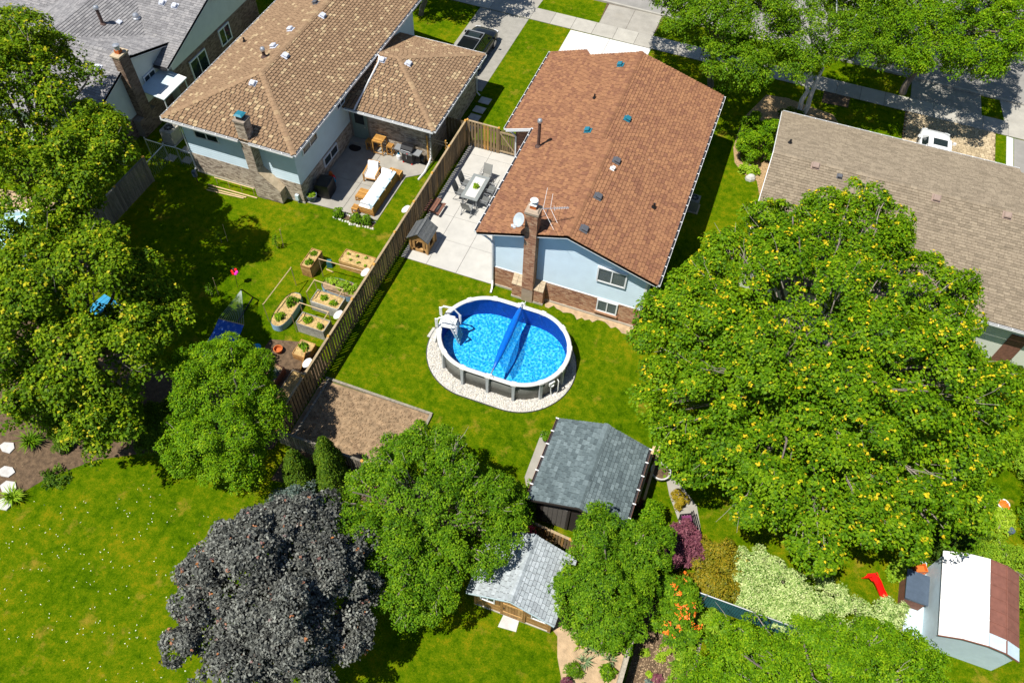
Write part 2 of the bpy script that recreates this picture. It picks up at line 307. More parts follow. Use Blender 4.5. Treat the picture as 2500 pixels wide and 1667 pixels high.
MT['teal'] = mat("teal_fence_slat", (0.03, 0.13, 0.15), 0.6, 0.2, 6); MT['blue'] = mat("bright_blue_plastic", (0.01, 0.30, 0.55), 0.4, 0.08, 5); MT['tarp'] = mat("blue_board", (0.03, 0.27, 0.48), 0.6, 0.2, 3)
MT['hammock'] = mat("hammock_cloth", (0.02, 0.12, 0.55), 0.8, 0.1, 5, dirt=((0.45, 0.6, 0.85), 5, 0.54, 0.7)); MT['rope'] = mat("rope", (0.40, 0.45, 0.42), 0.9, 0.1); MT['magenta'] = mat("magenta", (0.75, 0.02, 0.45), 0.5, 0.05); MT['yellow'] = mat("yellow_plastic", (0.85, 0.50, 0.01), 0.5, 0.05)
MT['doorgreen'] = mat("sage_door", (0.20, 0.26, 0.22), 0.5, 0.06); MT['shedwall'] = mat("dark_brown_board", (0.035, 0.028, 0.024), 0.8, 0.2, 6); MT['sheddoor'] = mat("taupe_door", (0.13, 0.12, 0.11), 0.7, 0.12, 6)
MT['corr'] = mat("corrugated_blue_steel", (0.22, 0.36, 0.47), 0.4, 0.08, 5, metal=0.3); MT['stringwood'] = mat("lumber", (0.62, 0.44, 0.25), 0.8, 0.2, 8); MT['darkmat'] = mat("door_mat", (0.03, 0.02, 0.017), 0.95, 0.2)
MT['carblack'] = mat("black_car_paint", (0.004, 0.005, 0.006), 0.3, 0.0, spec=0.4, coat=0.25); MT['carwhite'] = mat("white_car_paint", (0.80, 0.81, 0.82), 0.25, 0.0, coat=0.5); MT['tyre'] = mat("tyre", (0.015, 0.015, 0.015), 0.85, 0.1); MT['rim'] = mat("rim", (0.5, 0.5, 0.52), 0.3, 0.05, metal=0.8)
MT['lamp'] = mat("headlamp", (0.6, 0.62, 0.64), 0.1, 0.0)
MT['flower_o'] = leafmat("orange_blossom", [(0.62, 0.10, 0.01), (0.75, 0.22, 0.02)], 0.2, 0.03, tcol=(0.8, 0.25, 0.02)); MT['flower_r'] = leafmat("red_blossom", [(0.45, 0.02, 0.03), (0.60, 0.06, 0.10)], 0.2, 0.03, tcol=(0.7, 0.05, 0.05)); MT['flower_w'] = leafmat("cream_blossom", [(0.62, 0.62, 0.42), (0.8, 0.8, 0.66)], 0.2, 0.02, tcol=(0.8, 0.8, 0.6))
# foliage: tint 0..0.8 leaf greens, above 0.85 the fresh tips
MT['maple'] = leafmat("maple_leaf", [(0.0, 0.016, 0.052, 0.002), (0.42, 0.066, 0.150, 0.003), (0.82, 0.150, 0.240, 0.005), (0.87, 0.34, 0.32, 0.010), (1.0, 0.58, 0.40, 0.014)], .26)
MT['maple2'] = leafmat("dark_maple_leaf", [(0.0, 0.016, 0.045, 0.002), (0.42, 0.064, 0.130, 0.003), (0.82, 0.165, 0.230, 0.006), (0.90, 0.32, 0.32, 0.012), (1.0, 0.40, 0.34, 0.02)], .26)
MT['leafbright'] = leafmat("bright_leaf", [(0.0, 0.020, 0.065, 0.002), (0.45, 0.082, 0.185, 0.003), (0.85, 0.185, 0.290, 0.006), (1.0, 0.25, 0.34, 0.01)], .28)
MT['leafmid'] = leafmat("mid_leaf", [(0.0, 0.016, 0.052, 0.003), (0.45, 0.068, 0.158, 0.004), (0.85, 0.150, 0.250, 0.008), (1.0, 0.20, 0.30, 0.01)], .28)
MT['leafstreet'] = leafmat("street_leaf", [(0.0, 0.018, 0.055, 0.002), (0.45, 0.072, 0.160, 0.004), (0.85, 0.165, 0.260, 0.008), (1.0, 0.22, 0.31, 0.01)], .28)
MT['leafdark'] = leafmat("evergreen_leaf", [(0.0, 0.014, 0.042, 0.004), (0.5, 0.050, 0.100, 0.006), (1.0, 0.115, 0.170, 0.008)], 0.15)
MT['purple'] = leafmat("crimson_leaf", [(0.0, 0.012, 0.013, 0.012), (0.45, 0.060, 0.062, 0.056), (0.82, 0.165, 0.170, 0.150), (0.90, 0.15, 0.085, 0.085), (1.0, 0.32, 0.12, 0.03)], 0.06, 0.02, tcol=(0.16, 0.03, 0.03))
MT['plum'] = leafmat("plum_leaf", [(0.05, 0.015, 0.025), (0.12, 0.035, 0.055), (0.20, 0.075, 0.09)], 0.2, 0.01, tcol=(0.3, 0.03, 0.05))
MT['bluegrey'] = leafmat("blue_grey_leaf", [(0.035, 0.06, 0.055), (0.075, 0.105, 0.095), (0.16, 0.18, 0.14)], 0.15, 0.02)
MT['gold'] = leafmat("golden_leaf", [(0.06, 0.08, 0.006), (0.16, 0.15, 0.008), (0.30, 0.21, 0.012)], 0.3, 0.01, tcol=(0.5, 0.35, 0.02))
MT['varieg'] = leafmat("variegated_leaf", [(0.0, 0.04, 0.11, 0.012), (0.35, 0.20, 0.30, 0.07), (1.0, 0.50, 0.54, 0.26)], 0.25, 0.01, tcol=(0.5, 0.6, 0.2))
MT['lime'] = leafmat("lime_leaf", [(0.08, 0.19, 0.008), (0.18, 0.30, 0.012), (0.32, 0.42, 0.03)], 0.35, 0.01)
MT['iris'] = leafmat("iris_leaf", [(0.06, 0.12, 0.05), (0.14, 0.20, 0.10), (0.24, 0.28, 0.12)], 0.2, 0.02)
# ------------------------------------------------------------------ ground, walks, drives
def sheet(name, poly, z, m, th=0.03):
    return struct(MB().prism([(p[0], p[1]) for p in poly], z - th, z).obj(name, m))
g = MB(); S_ = 260
for i in range(26):
    for j in range(26):
        x, y = -S_ + i * 20, -S_ + 30 + j * 20
        g.poly([(x, y, 0), (x + 20, y, 0), (x + 20, y + 20, 0), (x, y + 20, 0)])
struct(g.obj("ground", MT['lawn']))
def slabs(name, base_poly, cells, z, m, joint=0.018, base=None, zb=0.012):
    o = sheet(name, base_poly, zb, base or MT['soil_dark'], 0.05)
    for (x0, x1, y0, y1) in cells:
        MB().bx(x0 + joint / 2, x1 - joint / 2, y0 + joint / 2, y1 - joint / 2, 0.002, z + rng.uniform(-.002, .002), rng.random()).obj("slab", m, o)
    return o
# patio beside the brown-roofed house
xs = [-15.12, -13.62, -11.89, -9.80]; ys = [25.3, 27.32, 29.09, 30.85, 32.6, 34.35, 35.35]
cells = [(xs[i], xs[i + 1], ys[j], ys[j + 1]) for i in range(3) for j in range(6) if not (i == 2 and j == 5)]
slabs("patio", [(-15.12, 25.3), (-9.8, 25.3), (-9.8, 35.35), (-15.12, 35.35)], cells, 0.04, MT['concrete'])
# patio behind the tan-roofed house, with its cut corner by the lawn
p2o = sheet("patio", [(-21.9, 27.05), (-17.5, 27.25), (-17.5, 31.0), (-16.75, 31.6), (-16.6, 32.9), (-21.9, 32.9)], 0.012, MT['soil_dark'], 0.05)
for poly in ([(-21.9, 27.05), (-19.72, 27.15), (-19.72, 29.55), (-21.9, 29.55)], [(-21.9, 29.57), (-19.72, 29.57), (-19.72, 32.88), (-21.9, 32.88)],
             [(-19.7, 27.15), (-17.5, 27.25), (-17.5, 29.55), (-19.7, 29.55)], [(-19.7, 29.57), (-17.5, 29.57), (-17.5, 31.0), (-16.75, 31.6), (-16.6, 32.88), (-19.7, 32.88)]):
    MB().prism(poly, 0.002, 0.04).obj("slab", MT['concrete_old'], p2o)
# street side
def ylow(x): return 49.1 - 0.012 * (x + 16)
road = sheet("road", [(-140, 56.5), (-12, 53.36), (15, 52.55), (140, 49.2), (140, 63), (-140, 69)], 0.02, MT['road'])
kb = MB()
for x in range(-60, 60, 6):
    a, b = 53.0 - 0.03 * x, 53.0 - 0.03 * (x + 6)
    kb.prism([(x, a - 0.16), (x + 6, b - 0.16), (x + 6, b), (x, a)], 0.0, 0.13)
struct(kb.obj("kerb", MT['walk']))
sw = sheet("sidewalk", [(-60, ylow(-60)), (60, ylow(60)), (60, ylow(60) + 1.48), (-60, ylow(-60) + 1.48)], 0.012, MT['soil_dark'], 0.05)
for k in range(-22, 24):
    x0, x1 = -16.3 + 1.54 * k + .01, -16.3 + 1.54 * (k + 1) - .01
    MB().prism([(x0, ylow(x0)), (x1, ylow(x1)), (x1, ylow(x1) + 1.48), (x0, ylow(x0) + 1.48)], 0.002, 0.045, rng.random()).obj("slab", MT['walk'], sw)
sheet("driveway", [(-20.1, 40.2), (-16.38, 40.2), (-16.33, 49.05), (-20.05, 49.1)], 0.02, MT['asphalt'])
sheet("driveway", [(-20.3, 50.63), (-16.25, 50.63), (-16.1, 53.3), (-20.5, 53.3)], 0.02, MT['concrete_old'])
d3 = sheet("driveway", [(-13.15, 40.0), (-7.35, 40.0), (-7.35, 48.95), (-13.15, 49.0)], 0.012, MT['soil_dark'], 0.05)
for (x0, x1) in ((-13.15, -10.3), (-10.28, -7.35)):
    for (y0, y1) in ((40.0, 43.0), (43.02, 46.0), (46.02, 48.95)): MB().bx(x0, x1, y0, y1, 0.002, 0.035).obj("slab", MT['newconc'], d3)
d3b = sheet("driveway", [(-11.55, 50.5), (-7.6, 50.45), (-7.4, 53.2), (-11.75, 53.25)], 0.012, MT['soil_dark'], 0.05)
for (x0, x1) in ((-11.55, -9.6), (-9.58, -7.6)): MB().bx(x0, x1, 50.5, 53.1, 0.002, 0.035).obj("slab", MT['concrete_old'], d3b)
pv = sheet("driveway", [(9.72, 40.0), (15.3, 40.0), (15.3, 48.72), (9.72, 48.78)], 0.008, MT['soil_dark'], 0.04)
mb = MB()
for j in range(40):
    y = 41.2 + j * 0.19; x = 9.75 + (0.14 if j % 2 else 0.0)
    while x < 15.2:
        w = rng.choice((0.28, 0.28, 0.2)); mb.bx(x, min(x + w - .02, 15.28), y, y + 0.172, 0.0, 0.035, rng.random()); x += w
tag(mb.obj("paver_field", MT['paver'], pv), kind="stuff")
sheet("driveway", [(9.95, 50.05), (14.42, 50.0), (14.3, 52.5), (9.9, 52.6)], 0.02, MT['asphalt'])
sheet("driveway", [(15.85, 50.0), (24, 49.9), (24, 52.3), (15.5, 52.45)], 0.02, MT['walk'])
sheet("path", [(15.95, 40), (16.35, 40), (16.35, 48.6), (15.95, 48.65)], 0.03, MT['newconc'])
sheet("driveway", [(16.4, 36), (22, 36), (22, 48.6), (16.4, 48.62)], 0.02, MT['road'])
sheet("path", [(4.5, 47.6), (6.2, 47.7), (6.2, 49.0), (4.5, 49.0)], 0.018, MT['soil_dark'])
# stepping stones in the side yard
for i, (x, y) in enumerate(((-15.83, 39.4), (-15.84, 38.43), (-15.84, 37.6), (-15.8, 36.6))):
    tag(MB().prism([(x - .36, y - .3), (x + .35, y - .32), (x + .38, y + .28), (x - .33, y + .3)], 0, 0.04).obj("stepping_stone", MT['flag']),
        "grey square stepping stone in the shade beside the garage wall, " + ("farthest", "second farthest", "second nearest", "nearest")[i] + " one", "stepping stone", "stepping stones beside the garage")
for i, (x, y) in enumerate(((-31.08, 27.34), (-30.63, 28.27), (-30.06, 27.53))):
    tag(MB().prism([(x - .3, y - .26), (x + .3, y - .26), (x + .3, y + .26), (x - .3, y + .26)], 0, 0.035).obj("stepping_stone", MT['concrete_old']),
        "pale square paving stone in the grass by the chain-link fence, " + ("under the fence corner", "nearest the cooling unit", "nearest the house corner")[i], "stepping stone", "paving stones by the chain-link fence")
# beds
sheet("soil", [(-15.2, 13.05), (-9.6, 13.2), (-9.6, 16.82), (-15.2, 16.72)], 0.03, MT['soil'])
def dirtlumps(name, x0, x1, y0, y1, n, m, smin=.02, smax=.06, keep=None):
    mb = MB()
    for _ in range(n):
        x, y = rng.uniform(x0, x1), rng.uniform(y0, y1)
        if keep and not keep(x, y): continue
        s = rng.uniform(smin, smax); a = rng.uniform(0, 3)
        mb.box((x, y, 0.03 + s * .2), (s * 2, s * 1.5, s), a, rng.random(), 0, 0, 0, 0.6)
    return tag(mb.obj(name, m), kind="stuff")
tag(dirtlumps("soil_clods", -15.0, -9.8, 13.2, 16.6, 1500, MT['soil']), "small brown clods scattered over the bare garden bed", "soil")
e1 = MB().bx(-15.1, -9.5, 16.78, 16.9, 0, 0.12); tag(e1.obj("timber_edging", MT['fencegrey']), "long pale timber edging between the lawn and the bare garden bed", "edging")
tag(MB().bx(-9.6, -9.48, 13.6, 16.775, 0, 0.12).obj("timber_edging", MT['fencegrey']), "short timber edging on the right side of the bare garden bed", "edging")
tag(MB().bx(-14.98, -14.88, 13.4, 16.775, 0, 0.1).obj("timber_edging", MT['fencegrey']), "timber edging along the fence foot beside the bare garden bed", "edging")
sheet("sandy_ground", [(-1.6, 9.9), (-0.75, 9.35), (-0.5, 8.6), (-0.1, 7.9), (-0.05, 5.5), (2.1, 5.5), (2.1, 10.7), (-0.9, 10.6)], 0.012, MT['sand'])
sheet("soil", [(2.25, 5.5), (4.55, 5.5), (4.5, 12.3), (2.25, 12.3)], 0.012, MT['soil_dark'])
tag(dirtlumps("soil_clods", 2.4, 4.2, 6.5, 12.0, 1500, MT['sand'], .012, .035), "small pale wood chips scattered over the dark planting bed", "mulch")
sheet("soil", [(-34, 3), (-26, 5.3), (-24.6, 6.6), (-24.0, 7.7), (-22.6, 9.2), (-20.6, 10.4), (-17.5, 11.2), (-15.5, 12.6), (-15.5, 14.2), (-34, 14.5)], 0.01, MT['soil_dark'])
sheet("mulch_bed", [(0.0, 44.0), (0.0, 41.0), (0.35, 39.7), (1.0, 38.9), (1.9, 38.6), (2.4, 37.0), (2.5, 47.2), (1.0, 47.0)], 0.012, MT['mulch'])
sheet("mulch_bed", [(2.2, 42), (9.6, 42), (9.5, 44.3), (6.3, 45.0), (5.4, 46.6), (2.2, 47.2)], 0.01, MT['mulch'])
sheet("soil", [(-14.8, 11.2), (-9, 12.0), (-3.6, 12.1), (-3.6, 13.6), (-8.5, 13.9), (-9.5, 13.1), (-14.8, 12.95)], 0.008, MT["soil_dark"])
sheet("path", [(1.45, 18.0), (1.9, 18.0), (2.6, 17.35), (3.2, 16.85), (3.75, 15.5), (3.0, 15.1), (2.6, 15.9), (1.95, 16.9)], 0.02, MT['concrete_old'])
sheet("path", [(-4.4, 17.9), (-3.6, 17.9), (-3.4, 14.4), (-3.95, 14.7), (-4.35, 15.4)], 0.03, MT['concrete_old'])
sheet("path", [(13.55, 19.3), (14.15, 19.5), (14.3, 21.5), (14.6, 24.5), (13.75, 24.5), (13.7, 21.4)], 0.02, MT['concrete_old'])
sheet("soil", [(-18.9, 13.6), (-15.45, 13.6), (-15.45, 17.6), (-17.0, 18.4), (-18.8, 17.9)], 0.008, MT['soil_dark'])
_p = [(-6.85, 25.34), (-1.75, 25.44)] + [(-1.7 - .2 * k, 24.95 + rng.uniform(-.16, .16) - .12 * math.sin(k * .5)) for k in range(26)]
sheet("soil", _p, 0.006, MT['sand'])
tag(MB().prism([(-3.1, 8.85), (-2.35, 8.92), (-2.4, 9.5), (-3.05, 9.45)], 0, 0.035).obj("doorstep_slab", MT['flag']), "pale stone slab in front of the wooden garden shed door", "slab")
tag(MB().prism([(-0.3, 9.05), (0.15, 8.75), (0.42, 9.2), (0.0, 9.5)], 0, 0.04).obj("stepping_stone", MT['sand']), "sand coloured paving stone lying among the irises", "stepping stone")
for i, (x, y, s, lb) in enumerate(((-25.8, 7.35, .42, "large flat pale stone in the left bed, partly in shade"), (-25.2, 6.75, .45, "brightest flat white stone at the left bed edge"), (-26.6, 8.3, .4, "grey flat stone in the shaded left bed"), (-24.85, 6.05, .4, "lowest flat pale stone at the corner of the left bed"))):
    tag(MB().prism([(x + s * rng.uniform(.8, 1.1) * math.cos(a), y + .7 * s * rng.uniform(.8, 1.1) * math.sin(a)) for a in [k * math.pi / 3 + .3 for k in range(6)]], 0, 0.07).obj("flagstone", MT['flag']), lb, "stone", "flat stones in the left bed")
# ------------------------------------------------------------------ laid pieces: shingles, bricks, boards
CAMP = Vector((0, 0, H))
def clip(poly, clipper):                                   # convex clip in 2-D
    out = poly; n = len(clipper)
    a = sum(clipper[i][0] * clipper[(i + 1) % n][1] - clipper[(i + 1) % n][0] * clipper[i][1] for i in range(n))
    if a < 0: clipper = clipper[::-1]
    for i in range(n):
        (ax, ay), (bx_, by) = clipper[i], clipper[(i + 1) % n]
        ins = lambda p: (bx_ - ax) * (p[1] - ay) - (by - ay) * (p[0] - ax) >= -1e-9
        res = []
        for k in range(len(out)):
            p, q = out[k], out[(k + 1) % len(out)]; ip, iq = ins(p), ins(q)
            if ip: res.append(p)
            if ip != iq:
                d1 = (bx_ - ax) * (p[1] - ay) - (by - ay) * (p[0] - ax); d2 = (bx_ - ax) * (q[1] - ay) - (by - ay) * (q[0] - ax)
                s = d1 / (d1 - d2); res.append((p[0] + (q[0] - p[0]) * s, p[1] + (q[1] - p[1]) * s))
        out = res
        if len(out) < 3: return []
    return out
class Tiler:
    def __init__(s): s.items = []
    def plane(s, corners, polys, row, widths, gap, lo, hi, tint, bond=None, rnd=None, holes=()):
        """corners: O, a point along +U, and a point upslope; polys: convex 3-D outlines on that plane"""
        O, a, b = [Vector(c) for c in corners]; U = (a - O).normalized(); Nn = U.cross(b - O).normalized()
        if Nn.length < .5: return
        V = Nn.cross(U)
        pls = [[((Vector(p) - O).dot(U), (Vector(p) - O).dot(V)) for p in pl] for pl in polys]
        hl = []
        for (p, q) in holes:
            hu = sorted(((Vector(p) - O).dot(U), (Vector(q) - O).dot(U))); hv = sorted(((Vector(p) - O).dot(V), (Vector(q) - O).dot(V))); hl.append((*hu, *hv))
        us = [p[0] for pl in pls for p in pl]; vs = [p[1] for pl in pls for p in pl]
        r0 = int(math.floor(min(vs) / row)); r1 = int(math.ceil(max(vs) / row)); rr = rnd or rng
        for r in range(r0, r1):
            v0, v1 = r * row, (r + 1) * row; u = min(us) - (rr.random() * .3 if bond is None else (bond if r % 2 else 0.0))
            while u < max(us):
                wi = rr.randrange(len(widths)); w = widths[wi]; t = tint(rr); u0, u1 = u + gap / 2, u + w - gap / 2; u += w
                if any(u0 < h[1] and u1 > h[0] and v0 < h[3] and v1 > h[2] for h in hl):
                    segs = [(u0, u1)]
                    for h in hl:
                        if v0 < h[3] - row * .4 and v1 > h[2] + row * .4:
                            ns = []
                            for (p, q) in segs:
                                if p < h[0]: ns.append((p, min(q, h[0])))
                                if q > h[1]: ns.append((max(p, h[1]), q))
                            segs = ns
                else: segs = [(u0, u1)]
                for (p, q) in segs:
                    if q - p < .02: continue
                    rect = [(p, v0 + gap * .25 * (bond is not None)), (q, v0 + gap * .25 * (bond is not None)), (q, v1 - gap * .5 * (bond is not None)), (p, v1 - gap * .5 * (bond is not None))]
                    for pl in pls:
                        c = clip(rect, pl)
                        if len(c) >= 3:
                            ar = abs(sum(c[k][0] * c[(k + 1) % len(c)][1] - c[(k + 1) % len(c)][0] * c[k][1] for k in range(len(c)))) / 2
                            if ar < .0006: continue
                            full = ar > .999 * (u1 - u0) * (rect[2][1] - rect[0][1])
                            s.items.append((O, U, V, Nn, c, t, v0, v1, lo, hi, full, wi, u1 - u0, rect[2][1] - rect[0][1]))
    @staticmethod
    def geo(c, v0, v1, lo, hi):
        n = len(c); top = [(p[0], p[1], lo + (hi - lo) * (p[1] - v0) / (v1 - v0)) for p in c]; bot = [(p[0], p[1], -0.006) for p in c]
        return top + bot, [tuple(range(n))] + [(n + i, n + (i + 1) % n, (i + 1) % n, i) for i in range(n)]
    def finish(s, parent, name, field, m, keep=300, vis=None):
        def dist(it):
            c = it[4]; w = it[0] + it[1] * (sum(p[0] for p in c) / len(c)) + it[2] * (sum(p[1] for p in c) / len(c)); return (w - CAMP).length
        cand = [i for i, it in enumerate(s.items) if it[10] and (vis is None or vis(it))]
        cand.sort(key=lambda i: dist(s.items[i])); solo = set(cand[:keep]); cache = {}
        mb = MB()
        for i, (O, U, V, Nn, c, t, v0, v1, lo, hi, full, wi, w, h) in enumerate(s.items):
            if i in solo:
                tq = round(t * 7) / 7; key = (wi, tq, round(w, 3), round(h, 3), lo)
                if key not in cache:
                    vs, fs = s.geo([(0, 0), (w, 0), (w, h), (0, h)], 0, h, lo, hi); q = MB().add(vs, fs, tq)
                    me = bpy.data.meshes.new(name); me.from_pydata(q.v, [], q.f); at = me.attributes.new("tint", 'FLOAT', 'POINT'); at.data.foreach_set("value", q.t); me.materials.append(m); cache[key] = me
                p0 = O + U * min(p[0] for p in c) + V * min(p[1] for p in c)
                Mw = Matrix((U, V, Nn)).transposed().to_4x4(); Mw.translation = p0; piece(name, cache[key], Mw, parent)
            else:
                vs, fs = s.geo(c, v0, v1, lo, hi); mb.add([O + U * a + V * b + Nn * d for a, b, d in vs], fs, t)
        if mb.v: tag(mb.obj(field, m, parent), kind="stuff")
def deck(parent, name, planes, m, th=0.14):                # solid roof slabs under the shingles
    mb = MB()
    for pl in planes:
        p = [Vector(q) for q in pl]; n = (p[1] - p[0]).cross(p[2] - p[0]).normalized()
        if n.z < 0: n = -n
        mb.extr(p, -n * th)
    return mb.obj(name, m, parent)
def caps(parent, p0, p1, m, wid=0.16, step=0.24, drop=0.33, tint=lambda: rng.random()):
    p0, p1 = Vector(p0), Vector(p1); d = p1 - p0; L = d.length; d.normalize(); s = Vector((d.y, -d.x, 0)).normalized(); up = s.cross(d)
    if up.z < 0: up = -up
    k = max(1, int(L / step))
    for i in range(k):
        a, b = p0 + d * (L * i / k), p0 + d * (L * (i + 1) / k + .02); h0, h1 = .045, .03
        vs = []
        for (q, h) in ((a, h0), (b, h1)):
            vs += [q - s * wid - Vector((0, 0, wid * drop)) + up * h, q - s * wid * .3 + up * (h + .005), q + s * wid * .3 + up * (h + .005), q + s * wid - Vector((0, 0, wid * drop)) + up * h]
        vs += [vs[0] - up * .04, vs[3] - up * .04]
        MB().add(vs, [(0, 1, 5, 4), (1, 2, 6, 5), (2, 3, 7, 6), (8, 9, 3, 2, 1, 0)], tint()).obj("ridge_cap", m, parent)
def wallM(origin, face):                                   # local (along the wall, outward, up) -> world
    U, O_ = {'-y': ((1, 0, 0), (0, -1, 0)), '+y': ((-1, 0, 0), (0, 1, 0)), '+x': ((0, 1, 0), (1, 0, 0)), '-x': ((0, -1, 0), (-1, 0, 0))}[face]
    m = Matrix((Vector(U), Vector(O_), Vector((0, 0, 1)))).transposed().to_4x4(); m.translation = origin; return m
def window(parent, origin, face, w, h, panes=2, out=0.03, fr=0.07, fm=None, gm=None, blind=False, sill=None, casing=None):
    """origin: lower corner on the wall; frame stands proud of the cladding"""
    M = wallM(origin, face); fm = fm or MT['white']; mb = MB(M)
    d = out + 0.06
    mb.bx(0, w, 0, d, 0, fr); mb.bx(0, w, 0, d, h - fr, h); mb.bx(0, fr, 0, d, fr, h - fr); mb.bx(w - fr, w, 0, d, fr, h - fr)
    for i in range(1, panes): x = w * i / panes; mb.bx(x - .03, x + .03, 0, d - .012, fr, h - fr)
    o = mb.obj("window", fm, parent)
    for i in range(panes):
        x0 = fr if i == 0 else w * i / panes + .03; x1 = w - fr if i == panes - 1 else w * (i + 1) / panes - .03
        MB(M).bx(x0, x1, out + .02, out + .028, fr, h - fr).obj("pane", gm or MT['glass'], o)
        if blind:
            b = MB(M); k = int((h - 2 * fr) / .07)
            for j in range(k): b.box(((x0 + x1) / 2, out + .004, fr + .035 + j * .07), (x1 - x0 - .01, .03, .012), 0, .5, 0, .5)
            b.bx(x0, x1, out - .02, out - .012, fr, h - fr, .5, 0); b.obj("blind", MT['white'], o)
    if sill: MB(M).bx(-.06, w + .06, 0, d + .05, -.11, -.003).obj("sill", sill, o)
    return o
def bricks_on(tl, origin, face, w, z0, z1, tint, proud=0.012, holes=()):
    M = wallM(origin, face); q = lambda u, z: M @ Vector((u, 0, z))
    a, b = (0, w)
    tl.plane((q(0, z0), q(w, z0), q(0, z1)), [[q(0, z0), q(w, z0), q(w, z1), q(0, z1)]], 0.078, (0.215,), 0.014, proud, proud, tint, bond=0.107, holes=[(q(u0, v0), q(u1, v1)) for (u0, u1, v0, v1) in holes]) if (q(w, 0) - q(0, 0)).cross(Vector((0, 0, 1))).dot(M.to_3x3() @ Vector((0, 1, 0))) > 0 else \
    tl.plane((q(w, z0), q(0, z0), q(w, z1)), [[q(w, z0), q(0, z0), q(0, z1), q(w, z1)]], 0.078, (0.215,), 0.014, proud, proud, tint, bond=0.107, holes=[(q(u0, v0), q(u1, v1)) for (u0, u1, v0, v1) in holes])
def siding_on(parent, origin, face, outline, expo=0.105, m=None, proud=0.013):
    """outline: convex polygon in (u, z) on the wall; one clapboard per course"""
    M = wallM(origin, face); z0 = min(p[1] for p in outline); z1 = max(p[1] for p in outline); n = int(math.ceil((z1 - z0) / expo)); us = [p[0] for p in outline]
    for i in range(n):
        a, b = z0 + i * expo, z0 + (i + 1) * expo; c = clip([(min(us) - 1, a), (max(us) + 1, a), (max(us) + 1, b), (min(us) - 1, b)], outline)
        if len(c) < 3: continue
        k = len(c); outv = lambda p: .003 + proud * (1 - (p[1] - a) / (b - a)); vs = [(p[0], outv(p), p[1]) for p in c] + [(p[0], -.01, p[1]) for p in c]
        MB(M).add(vs, [tuple(range(k))] + [(k + j, k + (j + 1) % k, (j + 1) % k, j) for j in range(k)], rng.random()).obj("siding_board", m, parent)
def box_vent(parent, p, m, nrm, s=0.26):                   # roof vent: flashing plus a raised hood
    q = Vector(nrm).to_track_quat('Z', 'Y').to_matrix().to_4x4(); q.translation = p
    mb = MB(q); mb.box((0, 0, .035), (s * 1.5, s * 1.5, .02)); mb.box((0, -.02, .10), (s, s * .9, .11)); mb.box((0, -.03, .17), (s * 1.18, s * 1.12, .045), 0, .5, 0, 0, 0, .82)
    return mb.obj("roof_vent", m, parent)
def pipe_vent(parent, p, r, h, m, cap=None, flash=True):
    mb = MB()
    if flash: mb.lathe(p, [(r * 2.2, 0.0), (r * 2.0, .06), (r * 1.15, .16)], 12)
    mb.tube([(p[0], p[1], p[2] - .05), (p[0], p[1], p[2] + h)], r, 12); o = mb.obj("vent_pipe", m, parent)
    if cap: MB().lathe((p[0], p[1], p[2] + h), [(r * 1.1, -.02), (r * 1.6, .0), (r * 1.6, .10), (r * 1.2, .17), (r * .4, .2)], 14).obj("vent_cap", cap, o)
    return o
def gutter(parent, p0, p1, side, wm=None, depth=.11):      # trough with a dark floor and straps; side = outward (x, y)
    p0, p1 = Vector(p0), Vector(p1); d = (p1 - p0); L = d.length; d.normalize(); s = Vector((side[0], side[1], 0))
    def bar(a0, a1, z0, z1, x0=0, x1=None):
        x1 = L if x1 is None else x1; v = []
        for x in (x0, x1):
            for a in (a0, a1):
                for z in (z0, z1): v.append(p0 + d * x + s * a + Vector((0, 0, z)))
        return v, [(0, 1, 3, 2), (4, 6, 7, 5), (0, 4, 5, 1), (2, 3, 7, 6), (0, 2, 6, 4), (1, 5, 7, 3)]
    mb = MB()
    for args in ((0, .012, -.10, .0), (depth, depth + .014, -.10, .015), (0.012, depth, -.105, -.09)): mb.add(*bar(*args))
    for x in (0, L - .012): mb.add(*bar(0.012, depth, -.09, .01, x, x + .012))
    o = mb.obj("gutter", wm or MT['white'], parent)
    MB().add(*bar(.013, depth - .001, -.088, -.055, .015, L - .015)).obj("gutter_lining", MT['gutter'], o)
    k = max(2, int(L / .62))
    for i in range(1, k): x = L * i / k; MB().add(*bar(.014, depth - .002, -.012, .008, x - .02, x + .02)).obj("gutter_strap", wm or MT['white'], o)
    return o
def rp(tl, polys, U, row, widths, gap=.012, lo=.034, hi=.006, tint=lambda r: r.random()):
    pts = [Vector(p) for pl in polys for p in pl]; O = min(pts, key=lambda p: p.z); b = max(pts, key=lambda p: p.z)
    tl.plane((O, O + Vector(U), b), polys, row, widths, gap, lo, hi, tint)
def trim(parent, pts, h=.2, th=.03, name="fascia", m=None, up=0.0, out=(0, -1)):   # board following an edge polyline
    mb = MB(); s = Vector((out[0], out[1], 0))
    for a, b in zip(pts[:-1], pts[1:]):
        a, b = Vector(a) + Vector((0, 0, up)), Vector(b) + Vector((0, 0, up)); dz = Vector((0, 0, -h))
        mb.extr([a, b, b + dz, a + dz], s * th)
    return mb.obj(name, m or MT['white'], parent)
def downspout(parent, pts, m=None, r=.042): return MB().tube(pts, r, 4).obj("downspout", m or MT['white'], parent)

